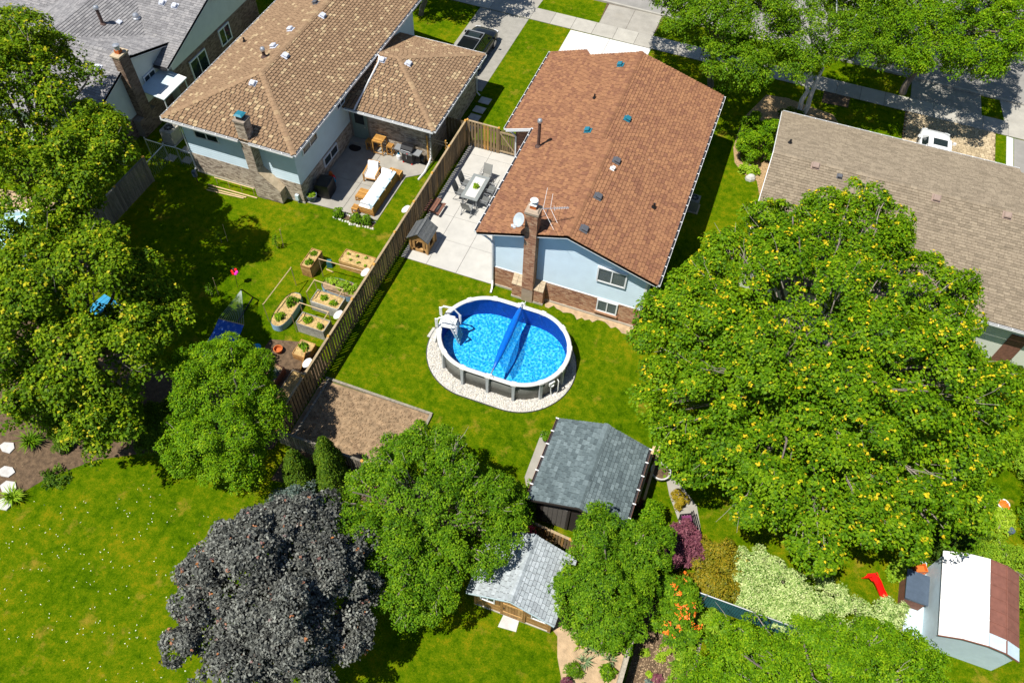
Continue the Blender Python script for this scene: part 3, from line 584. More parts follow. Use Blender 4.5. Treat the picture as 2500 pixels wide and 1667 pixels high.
# ================================================================== brown-roofed house (centre)
h3 = thing("brown_roof_house", (-6, 33, 0), "white sided house with brown shingle roof and tall brick chimney behind the oval pool", "house")
zL = lambda x: 4.07 + .33 * (x + 10.52)                    # left roof plane
zR = lambda x: 5.578 - .33 * (x + 5.95)
zRb = lambda x: 5.38 - (5.38 - 4.07) / 5.16 * (x + 6.55)
P_ = lambda x, y, f: (x, y, f(x))
LA = [P_(-10.52, 24.95, zL), P_(-5.95, 24.95, zL), P_(-5.95, 32.25, zL), P_(-10.52, 32.25, zL)]
LB = [P_(-10.52, 32.25, zL), P_(-6.55, 32.25, zL), P_(-6.55, 33.3, zL), P_(-10.52, 33.3, zL)]
LC = [P_(-12.13, 33.3, zL), P_(-6.55, 33.3, zL), P_(-6.55, 40.4, zL), P_(-12.13, 40.4, zL)]
LD = [P_(-12.13, 40.4, zL), P_(-9.5, 40.4, zL), P_(-9.9, 41.0, zL), P_(-12.13, 41.0, zL)]
RA = [P_(-1.39, 24.95, zR), P_(-5.95, 24.95, zR), P_(-5.95, 32.25, zR), P_(-1.39, 32.25, zR)]
RB = [P_(-1.39, 32.25, zRb), P_(-6.55, 32.25, zRb), P_(-6.55, 40.4, zRb), P_(-1.39, 40.1, zRb)]
w3 = MB(); y0, y1 = 25.4, 39.9
w3.prism([(-9.74, y0), (-1.92, y0), (-1.92, y1), (-9.74, y1)], 0.0, 4.0)
w3.extr([(-9.74, y0, 4.0), (-1.92, y0, 4.0), (-1.92, y0, zR(-1.92) - .16), (-5.95, y0, 5.40), (-9.74, y0, zL(-9.74) - .16)], (0, 6.8, 0))
w3.extr([(-9.74, 32.3, 4.0), (-1.92, 32.3, 4.0), (-1.92, 32.3, zRb(-1.92) - .16), (-6.55, 32.3, 5.2), (-9.74, 32.3, zL(-9.74) - .16)], (0, 7.5, 0))
wall3 = w3.obj("wall", MT['siding'], h3)
wall3b = MB().prism([(-11.7, 33.75), (-9.74, 33.75), (-9.74, 40.5), (-11.7, 40.5)], 0.0, 3.5).obj("wall", MT['mortar2'], h3)
siding_on(wall3, (-9.76, 25.38, 0), '-y', [(0, 1.46), (7.86, 1.46), (7.86, zR(-1.9) - .17), (3.81, 5.38), (0, zL(-9.76) - .17)], .15, MT['siding'])
base3 = MB().bx(-9.76, -1.90, 25.352, 25.40, 0.12, 1.45).obj("brick_base", MT['mortar'], h3)
MB().bx(-9.80, -1.86, 25.30, 25.42, 0.0, 0.13).obj("foundation", MT['found'], h3)
MB().bx(-9.82, -9.70, 25.335, 25.41, 1.46, 4.2).obj("corner_board", MT['white'], h3); MB().bx(-1.96, -1.84, 25.335, 25.41, 1.46, 4.2).obj("corner_board", MT['white'], h3)
MB().bx(-9.78, -1.88, 25.34, 25.40, 1.435, 1.475).obj("siding_starter", MT['white'], h3)
tl = Tiler(); bt = lambda r: r.random()
bricks_on(tl, (-9.76, 25.352, 0), '-y', 7.86, .13, 1.43, bt, holes=[(1.2, 2.9, 0.0, 1.5), (5.62, 6.74, .36, 1.45)])
tl.finish(base3, "brick", "brick_courses", MT['brick3'], 100)
tl = Tiler(); bricks_on(tl, (-11.7, 33.75, 0), '-y', 1.94, .1, 3.4, lambda r: r.random() * .5); tl.finish(wall3b, "brick", "brick_courses", MT['brick3'], 40)
rf3 = deck(h3, "roof", [LA, LB, LC, LD, RA, RB], MT['deck3'])
tl = Tiler(); rows, wd = .18, (.30, .34)
rp(tl, [LC, LB, LA, LD], (0, -1, 0), rows, wd, .03, .045); rp(tl, [RA], (0, 1, 0), rows, wd, .03, .045); rp(tl, [RB], (0, 1, 0), rows, wd, .03, .045)
tl.finish(rf3, "shingle", "shingle_field", MT['sh3'], 300)
caps(rf3, (-5.95, 24.95, 5.58), (-5.95, 32.25, 5.58), MT['sh3'], .17, .26, .33); caps(rf3, (-6.55, 32.2, 5.385), (-6.55, 40.4, 5.385), MT['sh3'], .17, .26, .30)
MB().extr([(-6.55, 32.25, 5.38), (-5.95, 32.25, 5.57), (-1.5, 32.25, 4.10), (-1.5, 32.25, 4.0), (-6.55, 32.25, 5.2)], (0, .02, 0)).obj("roof_step", MT['white'], rf3)
trim(h3, [P_(-10.52, 24.95, zL), (-5.95, 24.95, 5.58), P_(-1.39, 24.95, zR)], .19, -.03, "rake_board", MT['white'], -.01)
so = MB()
so.extr([P_(-10.5, 24.97, lambda x: zL(x) - .16), (-5.95, 24.97, 5.42), (-5.95, 24.97, 5.40), P_(-10.5, 24.97, lambda x: zL(x) - .18)], (0, .42, 0))
so.extr([P_(-1.41, 24.97, lambda x: zR(x) - .16), (-5.95, 24.97, 5.42), (-5.95, 24.97, 5.40), P_(-1.41, 24.97, lambda x: zR(x) - .18)], (0, .42, 0)); so.obj("soffit", MT['white'], h3)
trim(h3, [(-12.13, 33.3, 3.54), (-10.45, 33.3, 4.09)], .19, .03, "rake_board", MT['white'], -.005)
gutter(h3, (-10.53, 25.0, 4.06), (-10.53, 33.3, 4.06), (-1, 0)); gutter(h3, (-12.14, 33.3, 3.53), (-12.14, 41.0, 3.53), (-1, 0)); gutter(h3, (-1.38, 24.98, 4.06), (-1.38, 40.05, 4.06), (1, 0))
downspout(h3, [(-10.55, 25.1, 3.94), (-10.2, 25.22, 3.7), (-9.9, 25.28, 3.45), (-9.78, 25.28, 3.25), (-9.77, 25.27, .45), (-9.70, 25.0, .1), (-9.66, 24.72, .06)], None, .055)
downspout(h3, [(-12.2, 33.45, 3.4), (-11.9, 33.65, 3.1), (-11.66, 33.66, 2.9), (-11.66, 33.66, 1.2), (-11.55, 33.5, .2)], None, .055)
window(h3, (-4.36, 25.37, 2.74), '-y', 1.48, 1.02, 2, .03, .075, None, MT['glassblind'], True)
window(h3, (-4.12, 25.355, 0.52), '-y', 1.08, .90, 2, .02, .07, None, MT['glassblind'], True, MT['brick3'])
ch = MB(); ch.bx(-8.02, -7.43, 24.90, 25.48, 0, 6.32); ch.bx(-8.57, -6.88, 24.97, 25.42, .13, 1.0)
for (xa, xb) in ((-8.57, -8.02), (-7.43, -6.88)): ch.extr([(xa, 24.98, 1.0), (xa, 25.4, 1.0), (xa, 25.4, 1.44)], (xb - xa, 0, 0))
chim = ch.obj("chimney", MT['mortar'], h3)
tl = Tiler()
bricks_on(tl, (-8.02, 24.898, 0), '-y', .59, 1.0, 6.3, bt); bricks_on(tl, (-7.428, 24.90, 0), '+x', .58, .1, 6.3, bt)
bricks_on(tl, (-8.57, 24.968, 0), '-y', 1.69, .13, 1.0, bt, holes=[]); bricks_on(tl, (-6.878, 24.97, 0), '+x', .43, .13, 1.0, bt)
tl.finish(chim, "brick", "brick_courses", MT['brick3'], 160)
for (xa, xb) in ((-8.59, -8.03), (-7.42, -6.86)):
    for k in range(3):
        f0, f1 = k / 3, (k + 1) / 3 - .02; ya, za, yb, zb = 24.95 + .42 * f0, 1.02 + .45 * f0, 24.95 + .42 * f1, 1.02 + .45 * f1
        for j in range(2): xm = xa + (xb - xa) * j / 2; xn = xa + (xb - xa) * (j + 1) / 2 - .015; MB().extr([(xm, ya, za), (xn, ya, za), (xn, yb, zb), (xm, yb, zb)], (0, -.02, .03), rng.random()).obj("shoulder_stone", MT['capstone'], chim)
MB().bx(-8.60, -6.85, 24.93, 25.3, 0, .13).obj("chimney_footing", MT['found'], chim)
MB().bx(-8.07, -7.38, 24.86, 25.52, 6.32, 6.45).box((-7.725, 25.19, 6.50), (.64, .6, .1), 0, .5, 0, 0, 0, .8).obj("chimney_cap", MT['mortar'], chim)
MB().box((-7.73, 25.2, 6.64), (.30, .30, .22)).obj("clay_flue", MT['clay'], chim)
MB().box((-7.73, 25.2, 6.79), (.34, .34, .05), 0, .5, 0, 0, 0, .7).lathe((-7.73, 25.2, 6.82), [(.10, 0), (.11, .12), (.18, .13), (.19, .17), (.05, .22)], 16).obj("flue_cap", MT['white'], chim)
nL, nR = (-.313, 0, .95), (.313, 0, .95)
for (x, y) in ((-7.38, 39.08), (-7.4, 32.95)): box_vent(h3, (x, y, zL(x) + .01), MT['ventblue'], nL)
box_vent(h3, (-5.74, 34.55, zRb(-5.74) + .01), MT['ventblue'], nR)
for (x, y) in ((-5.32, 30.94), (-5.43, 28.1), (-5.41, 25.8)): box_vent(h3, (x, y, zR(x) + .01), MT['ventgrey'], nR, .28)
box_vent(h3, (-5.35, 30.3, zR(-5.35) + .01), MT['whitep'], nR, .16)
pipe_vent(h3, (-9.68, 31.65, zL(-9.68)), .085, 1.62, MT['rust'], MT['steel']); pipe_vent(h3, (-7.95, 35.91, zL(-7.95)), .05, .28, MT['black']); pipe_vent(h3, (-2.8, 29.33, zR(-2.8)), .06, .3, MT['black'])
# things fixed to the chimney
dish = thing("satellite_dish", (-8.2, 24.75, 5.5), "round pale satellite dish mounted left of the tall brick chimney", "satellite dish")
aim = Vector((-.45, -.75, .62)).normalized(); q = aim.to_track_quat('Z', 'Y').to_matrix().to_4x4(); q.translation = (-8.27, 24.75, 5.95)
MB(q).lathe((0, 0, 0), [(.02, -.06), (.12, -.045), (.22, -.015), (.30, .025), (.315, .03), (.30, .038), (.21, -.003), (.10, -.033), (.0, -.04)], 28, sy=1.12).obj("reflector", MT['dishgrey'], dish, True)
MB().tube([(-8.0, 24.95, 5.45), (-8.12, 24.83, 5.5), (-8.22, 24.8, 5.85)], .025, 8).obj("mount_arm", MT['black'], dish)
MB().tube([Vector((-8.25, 24.70, 5.66)), Vector((-8.42, 24.42, 5.82))], .018, 6).obj("feed_arm", MT['whitep'], dish)
MB().box((-8.45, 24.38, 5.85), (.14, .1, .1), .5).box((-8.36, 24.36, 5.80), (.1, .09, .09), .5).obj("receiver", MT['whitep'], dish)
ant = thing("tv_antenna", (-7.3, 25.2, 5.6), "thin aluminium television antenna on the right of the tall brick chimney", "antenna")
b0, b1 = Vector((-7.34, 25.39, 6.42)), Vector((-6.25, 25.9, 6.42)); bd = (b1 - b0).normalized(); sd = Vector((-bd.y, bd.x, 0))
MB().tube([b0 - bd * .05, b1], .022, 6).obj("boom", MT['steel'], ant)
MB().tube([(-7.40, 25.1, 6.1), (-7.15, 25.3, 6.15), (-7.12, 25.48, 6.42)], .02, 6).obj("mast", MT['darkgrey'], ant)
for (s0, L, k) in ((.0, 1.35, .28), (.34, .95, .25)):
    for sg in (1, -1): a = b0 + bd * s0; MB().tube([a, a + sd * sg * L + bd * k * L * .9], .009, 5).obj("element", MT['white'], ant)
for k in range(9): a = b0 + bd * (.52 + k * .078); L = .17 if k == 0 else .085; MB().tube([a - sd * L, a + sd * L], .008, 5).obj("element", MT['white'], ant)
def ac_unit(x, y, s, h, label, m):
    t = thing("cooling_unit", (x, y, 0), label, "air conditioner")
    mb = MB(); mb.bx(x - s / 2 + .02, x + s / 2 - .02, y - s / 2 + .02, y + s / 2 - .02, .06, h); mb.obj("casing", m, t)
    MB().bx(x - s / 2 - .08, x + s / 2 + .08, y - s / 2 - .08, y + s / 2 + .08, 0, .06).obj("pad", MT['concrete_old'], t)
    for sg in (-1, 1):
        for k in range(7): MB().box((x + sg * s / 2 - sg * .015, y - s / 2 + s * (k + .5) / 7, h / 2 + .03), (.02, s / 9, h - .12)).obj("louvre", m, t)
    for k in range(7): MB().box((x - s / 2 + s * (k + .5) / 7, y - s / 2 + .015, h / 2 + .03), (s / 9, .02, h - .12)).obj("louvre", m, t)
    MB().lathe((x, y, h), [(s * .42, .0), (s * .42, .05), (s * .36, .055), (s * .36, .004)], 24).obj("fan_ring", m, t); MB().lathe((x, y, h + .005), [(s * .36, 0), (s * .36, .012)], 20).obj("fan_opening", MT['black'], t)
    for k in range(4): MB().box((x, y, h + .045), (s * .8, .014, .012), k * math.pi / 4).obj("fan_guard", m, t)
    MB().lathe((x, y, h + .03), [(.07, 0), (.07, .03)], 12).obj("fan_hub", MT['grey'], t)
ac_unit(-1.2, 34.9, .66, .8, "pale cooling unit on the ground in shade right of the brown-roofed house", MT['grey'])

# ================================================================== tan-roofed house with garage (upper left of centre)
h2 = thing("tan_roof_house", (-24, 34, 0), "pale sided house with speckled tan hip roof, attached garage and stone coloured chimney", "house")
ze, zr, xl, xr, xm, yf, ya = 4.2, 5.48, -29.46, -21.37, -25.415, 26.37, 30.41; YB = 42.75
F2 = [(xl, yf, ze), (xr, yf, ze), (xm, ya, zr)]; R2 = [(xr, yf, ze), (xr, YB, ze), (xm, YB, zr), (xm, ya, zr)]; L2 = [(xl, YB, ze), (xl, yf, ze), (xm, ya, zr), (xm, YB, zr)]
gx0, gx1, gy0, gy1, gym, gz, gzr, grx = -21.9, -16.1, 32.28, 40.1, 36.19, 2.9, 4.12, -20.0
GF = [(gx0, gy0, gz), (gx1, gy0, gz), (grx, gym, gzr), (gx0, gym, gzr)]; GB = [(gx1, gy1, gz), (gx0, gy1, gz), (gx0, gym, gzr), (grx, gym, gzr)]; GR = [(gx1, gy0, gz), (gx1, gy1, gz), (grx, gym, gzr)]
wall2 = MB().prism([(-28.94, 27.0), (-21.93, 27.0), (-21.93, 42.1), (-28.94, 42.1)], 0, 4.15).obj("wall", MT['siding2'], h2)
siding_on(wall2, (-28.96, 26.98, 0), '-y', [(0, 1.44), (7.05, 1.44), (7.05, 4.05), (0, 4.05)], .15, MT['siding'])
siding_on(wall2, (-21.91, 26.98, 0), '+x', [(0, 1.36), (15.1, 1.36), (15.1, 4.05), (0, 4.05)], .15, MT['siding2'])
bb2 = MB(); bb2.bx(-28.96, -21.89, 26.962, 27.0, .1, 1.43); bb2.bx(-21.93, -21.885, 26.99, 32.9, .1, 1.35); bb2 = bb2.obj("brick_base", MT['mortar2'], h2)
tl = Tiler(); bricks_on(tl, (-28.96, 26.962, 0), '-y', 7.07, .1, 1.42, bt); bricks_on(tl, (-21.885, 26.97, 0), '+x', 5.9, .1, 1.34, bt, holes=[(2.4, 4.2, .55, 1.4)])
tl.finish(bb2, "brick", "brick_courses", MT['brick2'], 130)
MB().bx(-28.99, -21.86, 26.93, 27.0, 0, .11).obj("foundation", MT['found'], h2)
gw = MB().prism([(-21.9, 32.9), (-16.58, 32.9), (-16.58, 39.7), (-21.9, 39.7)], 0, 2.85).obj("garage_wall", MT['mortar2'], h2)
tl = Tiler(); bricks_on(tl, (-20.6, 32.9, 0), '-y', 4.02, 0, 2.8, bt); bricks_on(tl, (-16.58, 32.9, 0), '+x', 6.8, 0, 2.8, bt); tl.finish(gw, "brick", "brick_courses", MT['brick2'], 100)
rf2 = deck(h2, "roof", [F2, R2, L2], MT['deck2']); rfg = deck(h2, "garage_roof", [GF, GB, GR], MT['deck2'])
t2 = lambda r: r.uniform(.88, 1.0) if r.random() < .11 else r.uniform(.1, .80)
tl = Tiler(); rows, wd = .19, (.27, .30)
rp(tl, [F2], (1, 0, 0), rows, wd, .055, .05, tint=t2); rp(tl, [R2], (0, 1, 0), rows, wd, .055, .05, tint=t2); rp(tl, [L2], (0, -1, 0), rows, wd, .03, .05, tint=t2); tl.finish(rf2, "shingle", "shingle_field", MT['sh2'], 200)
tl = Tiler(); rp(tl, [GF], (1, 0, 0), rows, wd, .055, .05, tint=t2); rp(tl, [GB], (-1, 0, 0), rows, wd, .03, .05, tint=t2); rp(tl, [GR], (0, 1, 0), rows, wd, .055, .05, tint=t2); tl.finish(rfg, "shingle", "shingle_field", MT['sh2'], 100)
ct = lambda: rng.uniform(.5, .88)
caps(rf2, F2[0], F2[2], MT['sh2'], .16, .3, .2, ct); caps(rf2, F2[1], F2[2], MT['sh2'], .16, .3, .2, ct); caps(rf2, (xm, ya, zr), (xm, YB, zr), MT['sh2'], .17, .3, .3, ct)
caps(rfg, (gx1, gy0, gz), (grx, gym, gzr), MT['sh2'], .15, .3, .2, ct); caps(rfg, (gx1, gy1, gz), (grx, gym, gzr), MT['sh2'], .15, .3, .2, ct); caps(rfg, (grx, gym, gzr), (gx0, gym, gzr), MT['sh2'], .15, .3, .3, ct)
gutter(h2, (xl, yf - .01, ze - .02), (-24.68, yf - .01, ze - .02), (0, -1)); gutter(h2, (-24.04, yf - .01, ze - .02), (xr, yf - .01, ze - .02), (0, -1)); gutter(h2, (xr + .01, yf, ze - .02), (xr + .01, YB, ze - .02), (1, 0)); gutter(h2, (xl - .01, yf, ze - .02), (xl - .01, YB, ze - .02), (-1, 0))
gutter(h2, (gx0 + .2, gy0 - .01, gz - .02), (gx1, gy0 - .01, gz - .02), (0, -1)); gutter(h2, (gx1 + .01, gy0, gz - .02), (gx1 + .01, gy1, gz - .02), (1, 0)); gutter(h2, (gx0, gy1 + .01, gz - .02), (gx1, gy1 + .01, gz - .02), (0, 1))
sf = MB(); sf.bx(xl + .02, xr - .02, yf + .02, 26.97, ze - .2, ze - .18); sf.bx(-21.88, xr - .02, 27, YB, ze - .2, ze - .18); sf.bx(gx0, gx1 - .02, gy0 + .02, 32.88, gz - .19, gz - .17); sf.bx(-16.55, gx1 - .02, gy0, gy1, gz - .192, gz - .172); sf.obj("soffit", MT['white'], h2)
downspout(h2, [(-21.3, 36.0, 4.1), (-21.1, 35.9, 4.12), (-20.98, 35.5, 4.0), (-21.05, 32.4, 3.02), (-21.05, 32.2, 2.92)], None, .05)
downspout(h2, [(-16.2, 32.25, 2.8), (-16.5, 32.75, 2.5), (-16.62, 32.82, 2.3), (-16.62, 32.8, .55), (-16.6, 32.4, .3), (-16.62, 31.8, .1), (-16.73, 31.1, .05)], None, .055)
downspout(h2, [(-16.02, 39.9, 2.8), (-16.35, 39.72, 2.4), (-16.5, 39.72, 2.2), (-16.5, 39.72, .25), (-16.3, 39.7, .08)], None, .05)
downspout(h2, [(-29.0, 26.93, 4.0), (-29.0, 26.92, .3), (-29.1, 26.6, .1)], None, .045)
window(h2, (-28.15, 26.975, 2.84), '-y', 1.55, .52, 2, .03, .06); window(h2, (-21.905, 27.75, 2.85), '+x', 1.6, .52, 2, .03, .06); window(h2, (-21.885, 29.42, .62), '+x', 1.6, .64, 2, .025, .07)
window(h2, (-21.905, 31.7, 3.0), '+x', .9, .5, 2, .03, .06)
dr = MB().bx(-21.62, -20.78, 32.83, 32.88, .34, 2.35).obj("door", MT['doorgreen'], h2)
MB().bx(-21.50, -20.90, 32.81, 32.835, 1.45, 2.2).obj("pane", MT['glass'], dr); MB().bx(-21.7, -21.62, 32.81, 32.89, .34, 2.4).bx(-20.78, -20.70, 32.81, 32.89, .34, 2.4).obj("door_frame", MT['doorgreen'], dr); MB().lathe((-20.88, 32.79, 1.3), [(.03, -.03), (.035, 0), (.03, .03)], 8).obj("handle", MT['steel'], dr)
MB().bx(-21.87, -20.78, 32.42, 32.88, .04, .3).obj("doorstep", MT['concrete_old'], h2)
tag(MB().prism([(-21.75 + .7 * math.cos(a) * .55 + .33, 32.2 + .3 * math.sin(a)) for a in [k * math.pi / 10 for k in range(20)]], .04, .06).obj("door_mat", MT['darkmat']), "dark half-round door mat below the garage back door step", "door mat")
ch = MB(); ch.bx(-24.66, -24.08, 26.42, 26.98, 0, 5.3)
ch.extr([(-24.66, 26.42, .05), (-22.98, 26.42, .05), (-22.98, 26.42, .95), (-24.08, 26.42, 2.0), (-24.66, 26.42, 2.0)], (0, .54, 0)); chim2 = ch.obj("chimney", MT['mortar2'], h2)
tl = Tiler(); bricks_on(tl, (-24.66, 26.418, 0), '-y', .58, 2.0, 5.28, bt); bricks_on(tl, (-24.078, 26.42, 0), '+x', .56, 1.9, 5.28, bt); bricks_on(tl, (-22.978, 26.42, 0), '+x', .54, .1, .93, bt)
q0 = (-24.66, 26.418, .1); tl.plane((q0, (-22.98, 26.418, .1), (-24.66, 26.418, 2.0)), [[(-24.66, 26.418, .1), (-22.98, 26.418, .1), (-22.98, 26.418, .95), (-24.08, 26.418, 2.0), (-24.66, 26.418, 2.0)]], .078, (.215,), .014, .012, .012, bt, bond=.107)
tl.finish(chim2, "brick", "brick_courses", MT['brick2'], 70)
MB().extr([(-22.96, 26.40, .95), (-24.08, 26.40, 2.02), (-24.08, 26.40, 2.06), (-22.93, 26.40, .99)], (0, .58, 0)).obj("chimney_shoulder", MT['capstone'], chim2)
MB().bx(-24.71, -24.03, 26.37, 27.03, 5.3, 5.42).obj("chimney_cap", MT['mortar2'], chim2); MB().bx(-24.55, -24.2, 26.52, 26.86, 5.42, 5.58).obj("flue", MT['darkgrey'], chim2); MB().box((-24.37, 26.69, 5.72), (.5, .5, .06), 0, .5, 0, 0, 0, .55).bx(-24.5, -24.24, 26.56, 26.82, 5.58, 5.7).obj("flue_cap", MT['ventblue'], chim2)
nF = (0, -.302, .953); n2R, n2L = (.302, 0, .953), (-.302, 0, .953); z2R = lambda x: 4.2 + .317 * (xr - x); z2L = lambda x: 4.2 + .317 * (x - xl)
for (x, y) in ((-25.0, 36.56), (-25.02, 32.3)): box_vent(h2, (x, y, z2R(x)), MT['ventwhite'], n2R, .27)
for (x, y) in ((-26.05, 34.72), (-26.11, 32.94)): box_vent(h2, (x, y, z2L(x)), MT['ventwhite'], n2L, .27)
box_vent(h2, (-25.47, 29.64, 4.2 + .317 * (29.64 - yf)), MT['ventwhite'], nF, .27); box_vent(h2, (-20.85, 35.77, gz + .312 * (35.77 - gy0)), MT['ventwhite'], nF, .27); box_vent(h2, (-19.35, 36.1, gz + .312 * (gx1 + 19.35)), MT['ventwhite'], n2R, .27)
pipe_vent(h2, (-26.11, 31.88, z2L(-26.11)), .09, .45, MT['rust'], MT['steel']); pipe_vent(h2, (-28.75, 33.7, z2L(-28.75)), .05, .3, MT['black']); box_vent(h2, (-26.04, 37.7, z2L(-26.04)), MT['ventgrey'], n2L, .27)

# ================================================================== grey-roofed house (upper left corner)
h1 = thing("grey_roof_house", (-40, 34, 0), "cream sided house with weathered grey shingle roof and dark brick chimney behind the left maple", "house")
A1 = [(-54, 24.9, 3.0), (-33.8, 24.9, 3.0), (-33.8, 29.8, 4.63), (-54, 29.8, 4.63)]; A2 = [(-33.8, 33.9, 3.26), (-54, 33.9, 3.26), (-54, 29.8, 4.63), (-33.8, 29.8, 4.63)]
B1 = [(-54, 31.35, 3.03), (-33.0, 31.35, 3.03), (-33.0, 36.5, 4.68), (-54, 36.5, 4.68)]; B2 = [(-33.0, 41.5, 3.05), (-54, 41.5, 3.05), (-54, 36.5, 4.68), (-33.0, 36.5, 4.68)]
C1 = [(-34.6, 29.9, 3.25), (-34.6, 44, 3.25), (-39.2, 44, 4.9), (-39.2, 29.9, 4.9)]; C2 = [(-44, 44, 3.2), (-44, 29.9, 3.2), (-39.2, 29.9, 4.9), (-39.2, 44, 4.9)]
wl = MB(); wl.extr([(-34.0, 25.4, 0), (-34.0, 34, 0), (-34.0, 34, 3.0), (-34.0, 29.8, 4.45), (-34.0, 25.4, 2.95)], (-19, 0, 0)); wl1 = wl.obj("wall", MT['siding1'], h1)
siding_on(wl1, (-33.99, 25.4, 0), '+x', [(0, 1.3), (8.5, 1.3), (8.5, 3.1), (4.4, 4.42), (0, 2.95)], .115, MT['siding1'])
wr = MB(); wr.extr([(-33.2, 31.9, 0), (-33.2, 41.1, 0), (-33.2, 41.1, 3.0), (-33.2, 36.5, 4.5), (-33.2, 31.9, 3.05)], (-18, 0, 0)); wl2 = wr.obj("wall", MT['siding1'], h1)
siding_on(wl2, (-33.19, 31.9, 0), '+x', [(0, 2.45), (9.2, 2.45), (9.2, 3.0), (4.6, 4.48), (0, 3.05)], .115, MT['siding1'])
bb1 = MB(); bb1.bx(-33.2, -33.17, 31.9, 41.1, 0, 2.44); bb1 = bb1.obj("brick_base", MT['mortar2'], h1); bb1b = MB().bx(-34.0, -33.965, 25.4, 31.9, 0, 1.28).obj("brick_base", MT['mortar2'], h1)
tl = Tiler(); bricks_on(tl, (-33.17, 31.9, 0), '+x', 9.2, 0, 2.42, bt); tl.finish(bb1, "brick", "brick_courses", MT['brick1'], 80); tl = Tiler(); bricks_on(tl, (-33.965, 25.4, 0), '+x', 6.5, 0, 1.27, bt); tl.finish(bb1b, "brick", "brick_courses", MT['brick1'], 30)
rf1 = deck(h1, "roof", [A1, A2, B1, B2, C1, C2], MT['deckg'])
tl = Tiler(); rows, wd = .17, (.26, .32, .38)
rp(tl, [A1], (1, 0, 0), rows, wd); rp(tl, [A2], (-1, 0, 0), rows, wd); rp(tl, [B1], (1, 0, 0), rows, wd); rp(tl, [B2], (-1, 0, 0), rows, wd); rp(tl, [C1], (0, 1, 0), rows, wd); rp(tl, [C2], (0, -1, 0), rows, wd)
def above1(it):
    c = it[4]; w = it[0] + it[1] * c[0][0] + it[2] * c[0][1]; return w.x > -44 and w.y > 29.0 and w.y < 37
tl.finish(rf1, "shingle", "shingle_field", MT['sh1'], 200, above1)
trim(h1, [(-33.8, 24.9, 3.0), (-33.8, 29.8, 4.63), (-33.8, 33.9, 3.26)], .18, -.03, "rake_board", MT['white'], -.005, (1, 0)); trim(h1, [(-33.0, 31.35, 3.03), (-33.0, 36.5, 4.68), (-33.0, 41.5, 3.05)], .18, -.03, "rake_board", MT['white'], -.005, (1, 0))
caps(rf1, (-33.8, 29.8, 4.63), (-41, 29.8, 4.63), MT['sh1'], .16, .3, .33); caps(rf1, (-33.0, 36.5, 4.68), (-41, 36.5, 4.68), MT['sh1'], .16, .3, .33)
gutter(h1, (-33.9, 31.34, 3.01), (-33.0, 31.34, 3.01), (0, -1), MT['gutter'])
ch = MB(); ch.bx(-33.99, -33.5, 28.75, 29.5, 0, 5.2); ch.bx(-33.99, -33.5, 28.3, 29.9, 0, 1.2); c1 = ch.obj("chimney", MT['mortar2'], h1)
tl = Tiler(); bricks_on(tl, (-33.5, 28.75, 0), '+x', .75, 1.2, 5.2, lambda r: r.random() * .6); bricks_on(tl, (-33.99, 28.748, 0), '-y', .49, 1.2, 5.2, bt); bricks_on(tl, (-33.5, 28.3, 0), '+x', 1.6, 0, 1.2, bt); tl.finish(c1, "brick", "brick_courses", MT['brick1'], 100)
MB().bx(-34.05, -33.44, 28.69, 29.56, 5.2, 5.3).obj("chimney_cap", MT['capstone'], c1); MB().bx(-33.9, -33.6, 28.98, 29.28, 5.3, 5.5).obj("clay_flue", MT['clay'], c1); MB().lathe((-33.75, 29.13, 5.5), [(.15, 0), (.15, .22), (.19, .23), (.19, .28), (.04, .32)], 16).obj("flue_cap", MT['steel'], c1)
window(h1, (-33.985, 30.2, 1.95), '+x', 1.05, .95, 2, .03, .07); window(h1, (-33.17, 33.3, .75), '+x', 1.7, 1.35, 2, .03, .08); window(h1, (-33.17, 36.6, 1.15), '+x', 1.2, 1.15, 2, .03, .08)
for (x, y, f) in ((-37.08, 32.9, 0), (-35.2, 28.6, 1)): box_vent(h1, (x, y, 4.05 if f == 0 else 4.26), MT['ventwhite'], (.3, 0, .95) if f == 0 else nF, .27)
for (x, y) in ((-35.6, 35.4), (-34.7, 35.4)): box_vent(h1, (x, y, 4.34), MT['ventwhite'], nF, .27)
pipe_vent(h1, (-37.6, 32.2, 4.25), .10, 1.05, MT['rust'], MT['steel']); pipe_vent(h1, (-36.6, 33.9, 3.95), .12, .12, MT['steel'], MT['steel'])
aw = thing("door_canopy", (-32.6, 30.4, 0), "white metal canopy on posts beside the cream sided house wall", "canopy")
MB().extr([(-33.9, 29.5, 2.5), (-32.2, 29.5, 2.25), (-32.2, 31.8, 2.25), (-33.9, 31.8, 2.5)], (0, 0, .05)).obj("roof_sheet", MT['metalblue'], aw); MB().extr([(-32.75, 29.5, 2.39), (-32.2, 29.5, 2.31), (-32.2, 31.8, 2.31), (-32.75, 31.8, 2.39)], (0, 0, .012)).obj("roof_sheet", MT['metalwhite'], aw)
for y in (29.6, 31.7): MB().tube([(-32.3, y, 0), (-32.3, y, 2.25)], .04, 6).obj("post", MT['white'], aw)
ac_unit(-31.9, 28.75, .82, .9, "beige cooling unit with round fan beside the dark chimney base", MT['sh4'] if False else MT['found'])

